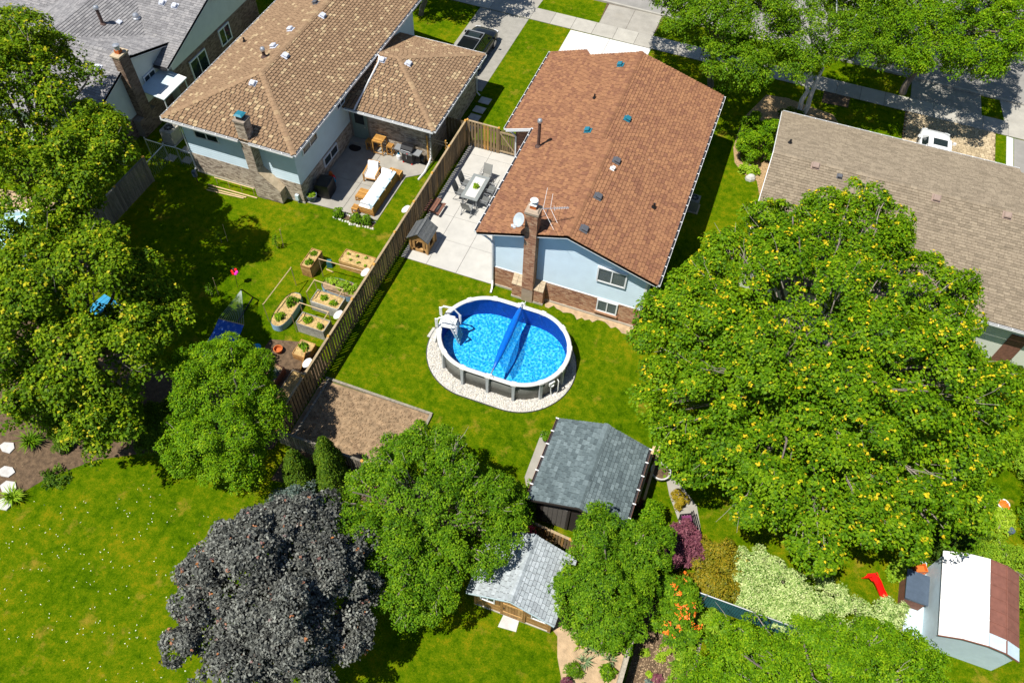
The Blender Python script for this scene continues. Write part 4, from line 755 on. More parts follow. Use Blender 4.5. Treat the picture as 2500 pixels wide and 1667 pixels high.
# ================================================================== driftwood-roofed house (right)
h4 = thing("driftwood_roof_house", (10, 36, 0), "long house with sandy grey shingle roof behind the big maple on the right", "house")
e4, r4, yb4, ym4, yf4 = 3.0, 4.72, 41.5, 35.6, 29.6
K1 = [(2.05, yf4, e4), (24, yf4, e4), (24, ym4, r4), (2.05, ym4, r4)]; K2 = [(15.2, yb4, e4), (2.05, yb4, e4), (2.05, ym4, r4), (15.2, ym4, r4)]; K2b = [(24, 41.0, 3.15), (15.2, 41.0, 3.15), (15.2, ym4, r4), (24, ym4, r4)]
X1 = [(3.4, 27.5, 3.2), (3.4, 35, 3.2), (6.9, 35.5, 4.66), (6.9, 27.5, 4.66)]; X1 = [(3.4, 27.5, 3.35), (3.4, 32.0, 3.35), (6.9, 35.4, 4.66), (6.9, 27.5, 4.66)]; X2 = [(10.4, 32.0, 3.35), (10.4, 27.5, 3.35), (6.9, 27.5, 4.66), (6.9, 35.4, 4.66)]
w4 = MB(); w4.extr([(2.45, 30.1, 0), (2.45, 41.0, 0), (2.45, 41.0, 2.95), (2.45, 35.6, 4.5), (2.45, 30.1, 2.95)], (20, 0, 0)); w4.prism([(3.8, 27.9), (10, 27.9), (10, 30.2), (3.8, 30.2)], 0, 3.2); wl4 = w4.obj("wall", MT['siding1'], h4)
rf4 = deck(h4, "roof", [K1, K2, K2b, X1, X2], MT['deck4'])
tl = Tiler(); rows, wd = .16, (.28, .33, .38)
rp(tl, [K1], (1, 0, 0), rows, wd); rp(tl, [K2], (-1, 0, 0), rows, wd); rp(tl, [K2b], (-1, 0, 0), rows, wd); rp(tl, [X1], (0, -1, 0), rows, wd); rp(tl, [X2], (0, 1, 0), rows, wd)
def vis4(it):
    c = it[4]; w = it[0] + it[1] * c[0][0] + it[2] * c[0][1]; return w.y > 33 and (w.x > 9 or w.y > 35) and w.x < 16
tl.finish(rf4, "shingle", "shingle_field", MT['sh4'], 300, vis4)
caps(rf4, (2.05, ym4, r4), (20, ym4, r4), MT['sh4'], .16, .3, .28); trim(h4, [(2.05, yf4, e4), (2.05, ym4, r4), (2.05, yb4, e4)], .18, .03, "rake_board", MT['white'], -.005, (-1, 0))
gutter(h4, (2.1, yb4 + .01, e4 - .02), (15.2, yb4 + .01, e4 - .02), (0, 1)); gutter(h4, (2.05, yf4 - .01, e4 - .02), (20, yf4 - .01, e4 - .02), (0, -1))
MB().bx(2.40, 2.46, 30.1, 41.0, 0, .9).obj("brick_base", MT['mortar2'], h4)
for (x, y) in ((4.28, 35.35), (10.35, 35.25), (13.74, 35.3)): box_vent(h4, (x, y, r4 - .29 * (ym4 - y)), MT['venttan'], (0, -.28, .96), .30)
box_vent(h4, (5.57, 35.1, r4 - .15), MT['ventgrey'], (0, -.28, .96), .2); pipe_vent(h4, (2.78, 37.1, r4 - .29 * 1.5), .06, .25, MT['black'])
MB().bx(15.3, 16.1, 30.05, 30.1, 0, 2.1).obj("door", MT['redwood'], h4)
# ================================================================== oval pool
PC, PHS, PR = Vector((-7.6, 21.27, 0)), 0.98, 2.24
def stad(r, n=10, hs=PHS, c=PC):
    pts = []
    for k in range(n + 1): a = -math.pi / 2 + math.pi * k / n; pts.append((c.x + hs + r * math.cos(a), c.y + r * math.sin(a)))
    for k in range(n + 1): a = math.pi / 2 + math.pi * k / n; pts.append((c.x - hs + r * math.cos(a), c.y + r * math.sin(a)))
    return pts
def ring(ro, ri, z0, z1, n=24, prof=None):
    a, b = stad(ro, n), stad(ri, n); k = len(a)
    vs = [(p[0], p[1], z0) for p in a] + [(p[0], p[1], z1) for p in a] + [(p[0], p[1], z1) for p in b] + [(p[0], p[1], z0) for p in b]
    fs = []
    for i in range(k):
        j = (i + 1) % k
        for s in range(4): fs.append((s * k + i, s * k + j, ((s + 1) % 4) * k + j, ((s + 1) % 4) * k + i))
    return vs, fs
sheet("gravel_bed", stad(PR + .55, 24, PHS, Vector((-7.66, 21.08, 0))), 0.03, MT['flag'])
edge = MB(); C2 = Vector((-7.66, 21.08, 0)); a = stad(PR + .57, 40, PHS, C2); b = stad(PR + .54, 40, PHS, C2); k = len(a)
edge.add([(p[0], p[1], 0) for p in a] + [(p[0], p[1], .06) for p in a] + [(p[0], p[1], .06) for p in b] + [(p[0], p[1], 0) for p in b], [(s * k + i, s * k + (i + 1) % k, ((s + 1) % 4) * k + (i + 1) % k, ((s + 1) % 4) * k + i) for i in range(k) for s in range(4)])
tag(edge.obj("bed_edging", MT['darkgrey']), "thin dark edging strip round the white gravel of the pool", "edging")
mb = MB(); outer = stad(PR + .52, 24, PHS, C2)
def instad(x, y, r, c): dx = max(0, abs(x - c.x) - PHS); return dx * dx + (y - c.y) ** 2 < r * r
cnt = 0
while cnt < 6500:
    x, y = rng.uniform(-11.3, -3.9), rng.uniform(18.0, 24.2)
    if not instad(x, y, PR + .52, C2) or instad(x, y, PR - .02, PC): continue
    s = rng.uniform(.022, .05); t = rng.random(); an = rng.uniform(0, 3.1); cx, sx = math.cos(an) * s, math.sin(an) * s; z = .03 + rng.uniform(0, .03)
    mb.add([(x + cx, y + sx, z), (x - sx * .8, y + cx * .8, z), (x - cx, y - sx, z), (x + sx * .8, y - cx * .8, z), (x, y, z + s * .8), (x, y, z - .02)], [(0, 1, 4), (1, 2, 4), (2, 3, 4), (3, 0, 4)], t); cnt += 1
tag(mb.obj("gravel", MT['stone']), "white rounded gravel ring round the oval pool", "gravel", kind="stuff")
pool = thing("oval_pool", (PC.x, PC.y, 0), "oval above-ground pool of bright blue water with pale rim and grey wall", "pool")
MB().add(*ring(PR, PR - .03, 0.02, 1.30, 30)).obj("wall", MT['poolwall'], pool, True)
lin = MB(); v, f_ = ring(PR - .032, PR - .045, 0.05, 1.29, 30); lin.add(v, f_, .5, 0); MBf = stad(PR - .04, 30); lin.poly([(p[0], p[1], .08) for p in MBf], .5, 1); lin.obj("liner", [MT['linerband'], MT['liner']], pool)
MB().poly([(p[0], p[1], 1.02) for p in stad(PR - .046, 30)]).obj("water", MT['water'], pool)
# top rail in curved lengths, a cap over every upright
tot = []; pts = stad(PR, 40); per = [0]
for i in range(len(pts)): per.append(per[-1] + math.hypot(pts[(i + 1) % len(pts)][0] - pts[i][0], pts[(i + 1) % len(pts)][1] - pts[i][1]))
def at_(s, r):
    s = s % per[-1]
    for i in range(len(pts)):
        if per[i + 1] >= s:
            f = (s - per[i]) / max(1e-9, per[i + 1] - per[i]); p, q = pts[i], pts[(i + 1) % len(pts)]; x, y = p[0] + (q[0] - p[0]) * f, p[1] + (q[1] - p[1]) * f; break
    cx = min(max(x, PC.x - PHS), PC.x + PHS); d = Vector((x - cx, y - PC.y)); d.normalize(); return Vector((x + d.x * r, y + d.y * r, 0)), d
NU = 14; L = per[-1]
for u in range(NU):
    m_ = 8; vs = []; fs = []
    for k in range(m_ + 1):
        s = L * (u + k / m_) / NU + .35
        for (r, z) in ((-.11, 1.285), (-.115, 1.335), (-.06, 1.362), (.05, 1.362), (.105, 1.335), (.10, 1.285)): q, d = at_(s, r); vs.append((q.x, q.y, z))
    for k in range(m_):
        for j in range(6): fs.append((k * 6 + j, k * 6 + (j + 1) % 6, (k + 1) * 6 + (j + 1) % 6, (k + 1) * 6 + j))
    MB().add(vs, fs).obj("rim_rail", MT['poolrail'], pool, True)
    q, d = at_(L * u / NU + .35, 0); an = math.atan2(d.y, d.x); M = T(q.x, q.y, 0, an)
    MB(M).box((.0, 0, 1.345), (.27, .26, .075), 0, .5, 0, 0, 0, .82).obj("rim_cap", MT['poolrail'], pool)
    mp = MB(M); mp.add([(.02, -.075, 0.02), (.15, -.055, .02), (.15, .055, .02), (.02, .075, .02), (.02, -.095, 1.3), (.11, -.08, 1.3), (.11, .08, 1.3), (.02, .095, 1.3)], [(0, 3, 2, 1), (4, 5, 6, 7), (0, 1, 5, 4), (1, 2, 6, 5), (2, 3, 7, 6), (3, 0, 4, 7)]); mp.obj("upright", MT['poolpost'], pool)
# skimmer and hose
sk = MB(T(-4.83, 20.02, 0, -.55)); sk.box((.12, 0, 1.02), (.22, .3, .2)); sk.lathe((.16, 0, .78), [(.07, 0), (.12, .06), (.13, .14)], 12); sk.obj("skimmer", MT['whitep'], pool)
MB().tube([(-4.72, 19.95, .85), (-4.70, 19.92, .45), (-4.64, 19.9, .08), (-4.5, 19.98, .05)], .028, 8).obj("drain_hose", MT['whitep'], pool); MB().tube([(-4.50, 20.22, 1.08), (-4.42, 20.18, 1.0), (-4.40, 20.14, .3), (-4.45, 20.1, .05)], .028, 8).obj("drain_hose", MT['whitep'], pool)
# solar cover reel across the water
reel = thing("solar_cover_reel", (-7.47, 21.3, 0), "rolled blue solar cover on a reel lying across the oval pool", "pool cover")
e0, e1 = Vector((-7.5, 23.56, 1.52)), Vector((-7.42, 19.02, 1.50)); dv = (e1 - e0).normalized()
MB().tube([e0, e1], .03, 10).obj("reel_tube", MT['steel'], reel)
for e, s in ((e0, 1), (e1, -1)):
    mbk = MB(T(e.x, e.y, 0)); mbk.box((0, 0, 1.40), (.28, .10, .06)); mbk.box((-.09, 0, 1.46), (.04, .06, .14), 0, .5, 0, 0, .5); mbk.box((.09, 0, 1.46), (.04, .06, .14), 0, .5, 0, 0, -.5); mbk.lathe((0, 0, 1.5), [(.05, -.05), (.06, 0), (.05, .05)], 10); mbk.obj("end_bracket", MT['whitep'], reel)
MB().tube([e0 + Vector((.0, -.02, 0)), e0 + Vector((.12, .04, .02)), e0 + Vector((.14, .05, .16))], .018, 6).obj("crank_handle", MT['whitep'], reel)
prof = [(.25, .05), (.55, .12), (1.2, .17), (2.0, .185), (2.9, .165), (3.7, .11), (4.2, .05)]
MB().tube([e0 + dv * s + Vector((0, 0, -.03)) for s, r in prof], [r for s, r in prof], 14, 0.5, 0).obj("rolled_cover", MT['solar'], reel, True)
vs, fs = [], []; n1 = 14
for i in range(n1 + 1):
    s = .45 + 3.3 * i / n1; wdt = .16 + .42 * math.sin(math.pi * min(1, (s - .45) / 4.0)) * (s / 3.0); p0 = e0 + dv * s
    for j in range(5):
        fj = j / 4; vs.append((p0.x + .12 + wdt * fj, p0.y + .04 * math.sin(7 * s + j), 1.42 - .50 * min(1, fj * 1.5) + .02 * math.sin(9 * s + 2 * j)))
for i in range(n1):
    for j in range(4): fs.append((i * 5 + j, i * 5 + j + 1, (i + 1) * 5 + j + 1, (i + 1) * 5 + j))
MB().add(vs, fs).obj("hanging_cover", MT['solarlight'], reel, True)
# ladder: A-frame over the rim, standing on a slab outside
tag(MB().prism([(-11.6, 20.92), (-10.9, 20.88), (-10.82, 21.48), (-11.55, 21.55)], 0.0, .05).obj("ladder_slab", MT['concrete']), "small concrete slab under the foot of the pool ladder", "slab")
lad = thing("pool_ladder", (-10.6, 21.2, 0), "white plastic A-frame ladder over the left rim of the oval pool", "ladder")
ML = T(-10.52, 21.16, 0, .12)
for y in (-.36, .36):
    MB(ML).tube([(-.62, y, .05), (-.36, y * .92, 1.1), (-.2, y * .9, 1.5)], .045, 6).obj("outer_rail", MT['whitep'], lad); MB(ML).tube([(.62, y * .85, .30), (.42, y * .88, 1.0), (.26, y * .9, 1.5)], .05, 6).obj("inner_rail", MT['whitep'], lad)
    MB(ML).tube([(-.42, y, 1.05), (-.44, y, 2.0), (-.2, y, 2.18), (.25, y, 2.12), (.55, y * .95, 1.75), (.56, y * .95, 1.05)], .038, 6).obj("handrail", MT['whitep'], lad)
    MB(ML).box((-.44, y, 1.72), (.13, .05, .62)).box((-.05, y, 2.15), (.5, .05, .1)).box((.54, y * .95, 1.5), (.12, .05, .5)).obj("side_panel", MT['whitep'], lad)
for k in range(5): z = .3 + k * .27; MB(ML).box((-.60 + .16 * k * .42, 0, z), (.13, .66, .04)).obj("outer_step", MT['whitep'], lad)
for k in range(6): z = .36 + k * .22; MB(ML).box((.60 - .08 * k * .62, 0, z), (.15, .6, .035)).obj("inner_step", MT['whitep'], lad)
MB(ML).box((.03, 0, 1.5), (.52, .74, .06)).obj("platform", MT['whitep'], lad)
MB(ML).box((-.63, 0, .9), (.02, .5, .9), 0, .5, 0, 0, .24).obj("gate_panel", MT['whitep'], lad)

# ================================================================== fences
def board_fence(t, p0, p1, h, pitch=.21, bw=.14, m=None, two=True, tint=lambda: rng.random() * .75, post_every=2.45, z0=.04, railm=None, side0=1, capw=.11):
    p0, p1 = Vector((*p0, 0)), Vector((*p1, 0)); d = p1 - p0; L = d.length; d.normalize(); s = Vector((d.y, -d.x, 0)); an = math.atan2(d.y, d.x); m = m or MT['fence']; k = int(L / pitch)
    M0 = T(p0.x, p0.y, 0, an)
    for i in range(k):
        x = (i + .5) * L / k; j = rng.uniform(-.02, .02)
        MB(M0).box((x, -.045 * side0, z0 + h / 2 + j / 2), (bw, .018, h + j - z0), 0, tint()).obj("board", m, t)
        if two: MB(M0).box((x + pitch / 2, .045 * side0, z0 + h / 2 + j / 2), (bw, .018, h + j - z0), 0, tint()).obj("board", m, t)
    n = max(1, round(L / post_every))
    for i in range(n):
        a, b = L * i / n + .05, L * (i + 1) / n - .05
        for z in (.3, h - .22): MB(M0).box(((a + b) / 2, 0, z), (b - a, .065, .09), 0, .5).obj("rail", m, t)
        MB(M0).box(((a + b) / 2, 0, h + .035 + rng.uniform(-.004, .004)), (b - a + .08, capw, .03), 0, rng.random()).obj("top_rail", railm or MT['rail'], t)
    for i in range(n + 1):
        x = L * i / n; MB(M0).box((x, 0, (h + .04) / 2), (.09, .075, h + .04), 0, .6).obj("post", m, t); MB(M0).box((x, 0, h + .085), (.14, .14, .06), 0, .9, 0, 0, 0, .7).obj("post_cap", MT['postcap'], t)
fz = thing("wooden_fence", (-15.3, 24, 0), "long brown board fence between the two back yards from garage to garden bed", "fence")
board_fence(fz, (-15.28, 13.2), (-15.32, 35.0), 1.8)
fr = thing("wooden_fence", (-14.2, 35, 0), "short board fence with bright orange boards closing the far end of the pale patio", "fence")
board_fence(fr, (-15.2, 35.06), (-13.2, 35.06), 1.86, .2, .14, two=False, tint=lambda: rng.choice((.35, .5, .6, .55, .95)), post_every=2.2)
gt = thing("wooden_gate", (-12.6, 35.0, 0), "wooden gate with a diagonal brace beside the dark brick house wall", "gate")
for i in range(8): x = -13.1 + .14 * i; MB().box((x, 35.10, .95 + .1 * math.sin(i / 7 * math.pi)), (.1, .02, 1.6), 0, rng.uniform(.2, .6)).obj("board", MT['fence'], gt)
for z in (.22, 1.62): MB().box((-12.6, 35.06, z), (1.14, .05, .10), 0, .5).obj("rail", MT['rail'], gt)
MB().box((-12.6, 35.05, .92), (1.66, .04, .08), 0, .5, 0, 0, .9).obj("diagonal_brace", MT['rail'], gt); MB().box((-12.02, 35.06, .95), (.09, .09, 1.9), 0, .5).obj("post", MT['postcap'], gt)
g2 = thing("wooden_gate", (-16.0, 35.0, 0), "dark shaded board gate between the garage wall and the fence corner", "gate")
for i in range(6): MB().box((-16.5 + .2 * i, 35.0, .92), (.16, .02, 1.75), 0, rng.uniform(0, .3)).obj("board", MT['fence'], g2)
for z in (.3, 1.6): MB().box((-16.0, 35.03, z), (1.1, .04, .09)).obj("rail", MT['fence'], g2)
tr = thing("wooden_trellis", (-16.2, 32.7, 0), "open cedar gate frame standing between the garage corner and the long fence", "trellis")
for (x, y) in ((-16.78, 32.72), (-15.62, 32.78)): MB().tube([(x, y, 0), (x, y, 2.0)], .05, 4).obj("post", MT['postcap'], tr)
MB().tube([(-16.85, 32.72, 1.72), (-15.5, 32.78, 1.6)], .035, 4).obj("rail", MT['rail'], tr); MB().tube([(-16.85, 32.73, 1.85), (-15.5, 32.79, 1.84)], .03, 4).obj("rail", MT['rail'], tr); MB().tube([(-16.7, 32.6, 0), (-16.7, 32.6, 1.75)], .03, 4).obj("slat", MT['postcap'], tr)
for k in range(5): MB().tube([(-16.78, 32.64, .3 + .33 * k), (-16.68, 32.6, .3 + .33 * k)], .02, 4).obj("rung", MT['postcap'], tr)
for i, (y, lb) in enumerate(((27.25, "white round disc on the long fence nearest the flower border"), (22.42, "white round disc on the long fence above the leafy oval planter"), (19.5, "white round disc on the long fence between the two grey raised beds"), (16.45, "white round disc on the long fence lowest down, by the brown bed"))):
    q = Vector((-.45, -.1, .9)).to_track_quat('Z', 'Y').to_matrix().to_4x4(); q.translation = (-15.58, y, 1.62); t = thing("garden_disc", (-15.58, y, 1.3), lb, "disc", "white discs on the long fence")
    MB(q).lathe((0, 0, 0), [(.05, -.05), (.18, -.03), (.26, .0), (.27, .015), (.18, .03), (.02, .04)], 20).obj("disc", MT['poolrail'], t); MB().tube([(-15.57, y, 1.58), (-15.38, y, 1.5)], .025, 6).obj("bracket", MT['grey'], t)
lf = thing("wooden_fence", (-30.8, 21, 0), "dark weathered board fence on the left boundary under the maple", "fence"); board_fence(lf, (-30.85, 15.0), (-30.85, 25.3), 1.75, .17, .15, MT['fencegrey'], False, lambda: rng.random() * .5, 2.4, railm=MT['fencegrey'], side0=1)
cl = thing("chain_link_fence", (-30.5, 26.8, 0), "grey pipe chain-link fence and gate between the two left houses", "fence")
for (a, b) in (((-32.3, 27.12), (-31.0, 27.1)), ((-31.0, 27.1), (-30.2, 27.15)), ((-31.0, 27.1), (-30.95, 23.2)), ((-30.2, 27.15), (-29.1, 27.05))):
    MB().tube([(*a, 1.22), (*b, 1.22)], .03, 8).obj("top_pipe", MT['steel'], cl); w = MB(); n = int((Vector(a) - Vector(b)).length / .16)
    for k in range(n):
        pa = Vector((*a, 0)).lerp(Vector((*b, 0)), k / n); pb = Vector((*a, 0)).lerp(Vector((*b, 0)), min(1, (k + 1.6) / n)); w.tube([pa, pb + Vector((0, 0, 1.2))], .005, 3, cap=False); w.tube([pb, pa + Vector((0, 0, 1.2))], .005, 3, cap=False)
    w.obj("wire_mesh", MT['steel'], cl)
for (x, y) in ((-32.3, 27.12), (-31.0, 27.1), (-30.2, 27.15), (-29.1, 27.05), (-30.95, 25.2), (-30.95, 23.2)): MB().tube([(x, y, 0), (x, y, 1.3)], .035, 8).lathe((x, y, 1.3), [(.045, 0), (.03, .05)], 8).obj("pipe_post", MT['steel'], cl)
rp_f = thing("picket_fence", (-8, 12.9, 0), "low weathered picket fence behind the shrubs at the end of the pool yard", "fence"); board_fence(rp_f, (-15.3, 13.0), (-4.7, 13.0), 1.15, .13, .1, MT['fencegrey'], False, lambda: rng.random(), 2.2, railm=MT['fencegrey'])
rp2 = thing("picket_fence", (-2.3, 13.0, 0), "short yellowish picket fence between the slate-roofed shed and the pale-roofed shed", "fence"); board_fence(rp2, (-3.3, 13.05), (0.4, 12.75), 1.1, .13, .1, MT['fence'], False, lambda: rng.uniform(.4, .9), 1.8)
wf = thing("wooden_fence", (1.95, 8, 0), "pale fence seen from above between the sandy bed and the dark planting bed", "fence"); board_fence(wf, (1.95, 4.5), (1.95, 10.2), 1.7, .16, .145, MT['fencegrey'], False, lambda: rng.uniform(.4, 1), 2.4, railm=MT['fencegrey'], capw=.16)
tf = thing("slatted_fence", (6, 12.6, 0), "low teal slatted chain-link fence below the pale variegated shrub", "fence")
for k in range(60): x = 2.3 + k * .1; MB().box((x, 12.62, .62), (.085, .012, 1.15), 0, rng.random()).obj("slat", MT['teal'], tf)
MB().tube([(2.2, 12.62, 1.25), (8.3, 12.62, 1.25)], .03, 8).obj("top_pipe", MT['steel'], tf)
for x in (2.2, 4.3, 6.3, 8.3): MB().tube([(x, 12.6, 0), (x, 12.6, 1.32)], .035, 8).obj("pipe_post", MT['steel'], tf)
tag(MB().bx(4.55, 4.68, 6.0, 11.3, 0, .1).obj("timber_edging", MT['fencegrey']), "thin timber edging between the dark planting bed and the lawn at the bottom", "edging")
for (x, y, w, a, lb) in ((5.75, 11.65, .8, .3, "short grey timber edging among the daylilies"), (7.0, 12.25, .9, .5, "grey timber edging just below the teal fence")): tag(MB().box((x, y, .06), (w, .14, .12), a).obj("timber_edging", MT['fencegrey']), lb, "edging")

# ================================================================== sheds
def gable_shed(name, label, x0, x1, y0, y1, e, r, xm, sm, dm, wallm, wx0, wx1, wy0, wy1, row, wid, keep=160):
    t = thing(name, ((x0 + x1) / 2, (y0 + y1) / 2, 0), label, "shed")
    Lp = [(x0, y1, e), (x0, y0, e), (xm, y0, r), (xm, y1, r)]; Rp = [(x1, y0, e), (x1, y1, e), (xm, y1, r), (xm, y0, r)]
    w = MB(); w.extr([(wx0, wy0, 0), (wx1, wy0, 0), (wx1, wy0, e + (x1 - wx1) * (r - e) / (x1 - xm) - .1), (xm, wy0, r - .1), (wx0, wy0, e + (wx0 - x0) * (r - e) / (xm - x0) - .1)], (0, wy1 - wy0, 0)); wl = w.obj("wall", wallm, t)
    rf = deck(t, "roof", [Lp, Rp], dm, .08); tl = Tiler(); rp(tl, [Lp], (0, -1, 0), row, wid, .02, .04); rp(tl, [Rp], (0, 1, 0), row, wid, .02, .04); tl.finish(rf, "shingle", "shingle_field", sm, keep); caps(rf, (xm, y0, r), (xm, y1, r), sm, .15, .24, (r - e) / (xm - x0))
    return t, wl, rf
sa, sawl, sarf = gable_shed("garden_shed", "dark shed with slate grey shingle roof below the pool lawn", -3.58, 0.46, 13.42, 17.5, 2.35, 3.15, -1.5, MT['shA'], MT['deckA'], MT['shedwall'], -3.25, 0.1, 13.75, 17.2, .16, (.22, .28), 300)
gutter(sa, (-3.59, 13.42, 2.33), (-3.59, 17.5, 2.33), (-1, 0), MT['redwood']); gutter(sa, (.47, 13.42, 2.33), (.47, 17.5, 2.33), (1, 0), MT['redwood'])
for k in range(7):
    y = 13.45 + .67 * k; MB().box((-3.66, y, 2.35), (.16, .05, .02)).obj("gutter_bracket", MT['white'], sa); MB().box((.54, y, 2.35), (.16, .05, .02)).obj("gutter_bracket", MT['white'], sa)
trim(sa, [(-3.58, 13.42, 2.35), (-1.5, 13.42, 3.15), (.46, 13.42, 2.35)], .14, .02, "rake_board", MT['shedwall'], -.01)
da = MB().bx(-2.95, -1.9, 13.70, 13.74, .1, 1.95).obj("door", MT['sheddoor'], sa)
for k in range(5): MB().bx(-2.93 + k * .205, -2.93 + k * .205 + .19, 13.685, 13.70, .12, 1.93).obj("door_board", MT['sheddoor'], da)
MB().bx(-3.05, -2.95, 13.69, 13.75, .05, 2.0).bx(-1.9, -1.8, 13.69, 13.75, .05, 2.0).obj("door_frame", MT['shedwall'], da)
sb, sbwl, sbrf = gable_shed("garden_shed", "honey coloured wooden shed with pale grey shingle roof and two shuttered windows", -4.52, -0.93, 9.06, 11.85, 2.05, 2.95, -2.72, MT['shB'], MT['deckg'], MT['cedar'], -4.28, -1.12, 9.42, 11.7, .16, (.22, .28), 300)
trim(sb, [(-4.52, 9.06, 2.05), (-2.72, 9.06, 2.95), (-.93, 9.06, 2.05)], .1, .02, "rake_board", MT['metalblue'], -.01)
MB().bx(-4.33, -1.07, 9.36, 11.75, 0, .09).obj("foundation", MT['found'], sb)
for k in range(18):
    z = .12 + k * .115
    if z < 2.05: MB().box((-2.70, 9.405, z + .055), (3.16, .03, .108), 0, rng.random()).obj("wall_board", MT['cedar'], sbwl)
db = MB().bx(-3.12, -2.22, 9.36, 9.40, .1, 1.85).obj("door", MT['teak'], sb)
for k in range(7): MB().bx(-3.1 + k * .125, -3.1 + k * .125 + .115, 9.345, 9.362, .12, 1.83, rng.random()).obj("door_board", MT['cedar'], db)
for z in (.5, 1.45): MB().bx(-3.08, -2.26, 9.325, 9.345, z, z + .12, .9).obj("door_batten", MT['cedar'], db)
MB().lathe((-3.05, 9.32, 1.0), [(.02, -.08), (.02, .08)], 6).obj("handle", MT['black'], db)
for (x0, x1) in ((-3.2, -3.12), (-2.22, -2.14), (-4.32, -4.22), (-1.2, -1.08)): MB().bx(x0, x1, 9.35, 9.43, .09, 2.05, .15).obj("corner_post", MT['cedar'], sb)
for x in (-4.05, -1.92):
    window(sb, (x, 9.40, 1.05), '-y', .62, .62, 2, .02, .05)
    for xs_ in (x - .20, x + .65):
        s_ = MB().bx(xs_, xs_ + .17, 9.355, 9.385, 1.03, 1.69, .4).obj("shutter", MT['cedar'], sb)
        for k in range(3): MB().bx(xs_ + .02 + k * .05, xs_ + .05 + k * .05, 9.34, 9.356, 1.08, 1.64, .1).obj("shutter_slat", MT['cedar'], s_)
# old metal shed, gambrel roof of sheets, lower right
sc_ = thing("metal_shed", (14.2, 16, 0), "old metal shed with white and rust red gambrel roof in the lower right corner", "shed")
gx = [(12.85, 1.72), (13.58, 2.12), (14.43, 2.28), (15.10, 2.18), (15.72, 1.85)]; y0, y1 = 14.12, 17.68
MB().extr([(12.95, y0 + .1, 0), (15.62, y0 + .1, 0), (15.62, y0 + .1, 1.84), (15.08, y0 + .1, 2.12), (14.43, y0 + .1, 2.22), (13.58, y0 + .1, 2.06), (12.95, y0 + .1, 1.72)], (0, y1 - y0 - .2, 0)).obj("wall", MT['metalblue'], sc_)
for s in range(4):
    (xa, za), (xb, zb) = gx[s], gx[s + 1]
    for k in range(7):
        ya, yb_ = y0 + (y1 - y0) * k / 7, y0 + (y1 - y0) * (k + 1) / 7 - .015; m_ = MT['metalwhite'] if s < 2 else (MT['metalblue'] if k == 0 else MT['metalbrown'])
        MB().extr([(xa + .008, ya, za), (xb - .008, ya, zb), (xb - .008, yb_, zb), (xa + .008, yb_, za)], (0, 0, .025)).obj("roof_sheet", m_, sc_)
        MB().extr([(xa + .01, yb_ - .03, za + .02), (xb - .01, yb_ - .03, zb + .02), (xb - .01, yb_ + .005, zb + .02), (xa + .01, yb_ + .005, za + .02)], (0, 0, .025)).obj("roof_seam", m_, sc_)
for s in (1, 3): MB().tube([(gx[s][0], y0, gx[s][1] + .03), (gx[s][0], y1, gx[s][1] + .03)], .028, 6).obj("roof_bead", MT['metalwhite'] if s == 1 else MT['metalbrown'], sc_)
MB().extr([(a, y0 - .03, z - .05) for a, z in gx] + [(a, y0 - .03, z + .02) for a, z in gx[::-1]], (0, .03, 0)).obj("gable_trim", MT['metalbrown'], sc_)
sheet("path", [(12.2, 14.2), (12.95, 14.2), (12.95, 18.3), (12.5, 18.2), (12.2, 16.6)], .03, MT['metalblue'])
MT['plumcloth'] = mat('plum_cloth', (.16, .03, .10), .9, .1)
# ================================================================== patio furniture
def slat_top(t, M, w, d, z, n, m, name="slat", along='x', th=.025, tint=lambda: rng.random()):
    for k in range(n):
        if along == 'x': MB(M).box((0, -d / 2 + d * (k + .5) / n, z), (w, d / n - .018, th), 0, tint()).obj(name, m, t)
        else: MB(M).box((-w / 2 + w * (k + .5) / n, 0, z), (w / n - .018, d, th), 0, tint()).obj(name, m, t)
def legs(t, M, w, d, h, s, m, name="leg"):
    for x in (-1, 1):
        for y in (-1, 1): MB(M).box((x * (w / 2 - s / 2), y * (d / 2 - s / 2), h / 2), (s, s, h), 0, rng.random()).obj(name, m, t)
def frame4(t, M, w, d, z, s, m, name="apron"):
    for y in (-1, 1): MB(M).box((0, y * (d / 2 - .02), z), (w - .08, .03, s), 0, .4).obj(name, m, t)
    for x in (-1, 1): MB(M).box((x * (w / 2 - .02), 0, z), (.03, d - .08, s), 0, .4).obj(name, m, t)
PZ = .04
tb = thing("dining_table", (-13.1, 31.08, PZ), "grey rectangular patio table with pale stone inlay on the concrete patio", "table"); M = T(-13.1, 31.08, PZ)
MB(M).box((0, 0, .70), (1.02, 2.06, .035)).box((0, 0, .66), (.94, 1.98, .05)).obj("tabletop", MT['tabletop'], tb); MB(M).box((0, -.01, .722), (.62, 1.66, .012)).obj("inlay", MT['inlay'], tb); legs(tb, M, .92, 1.92, .66, .07, MT['grey'])
pp = thing("potted_plant", (-13.06, 31.08, .765), "small green plant in a dark pot on the grey patio table", "plant"); MB(T(-13.06, 31.08, .768)).lathe((0, 0, 0), [(.07, 0), (.09, .1), (.085, .1)], 12).obj("pot", MT['darkgrey'], pp)
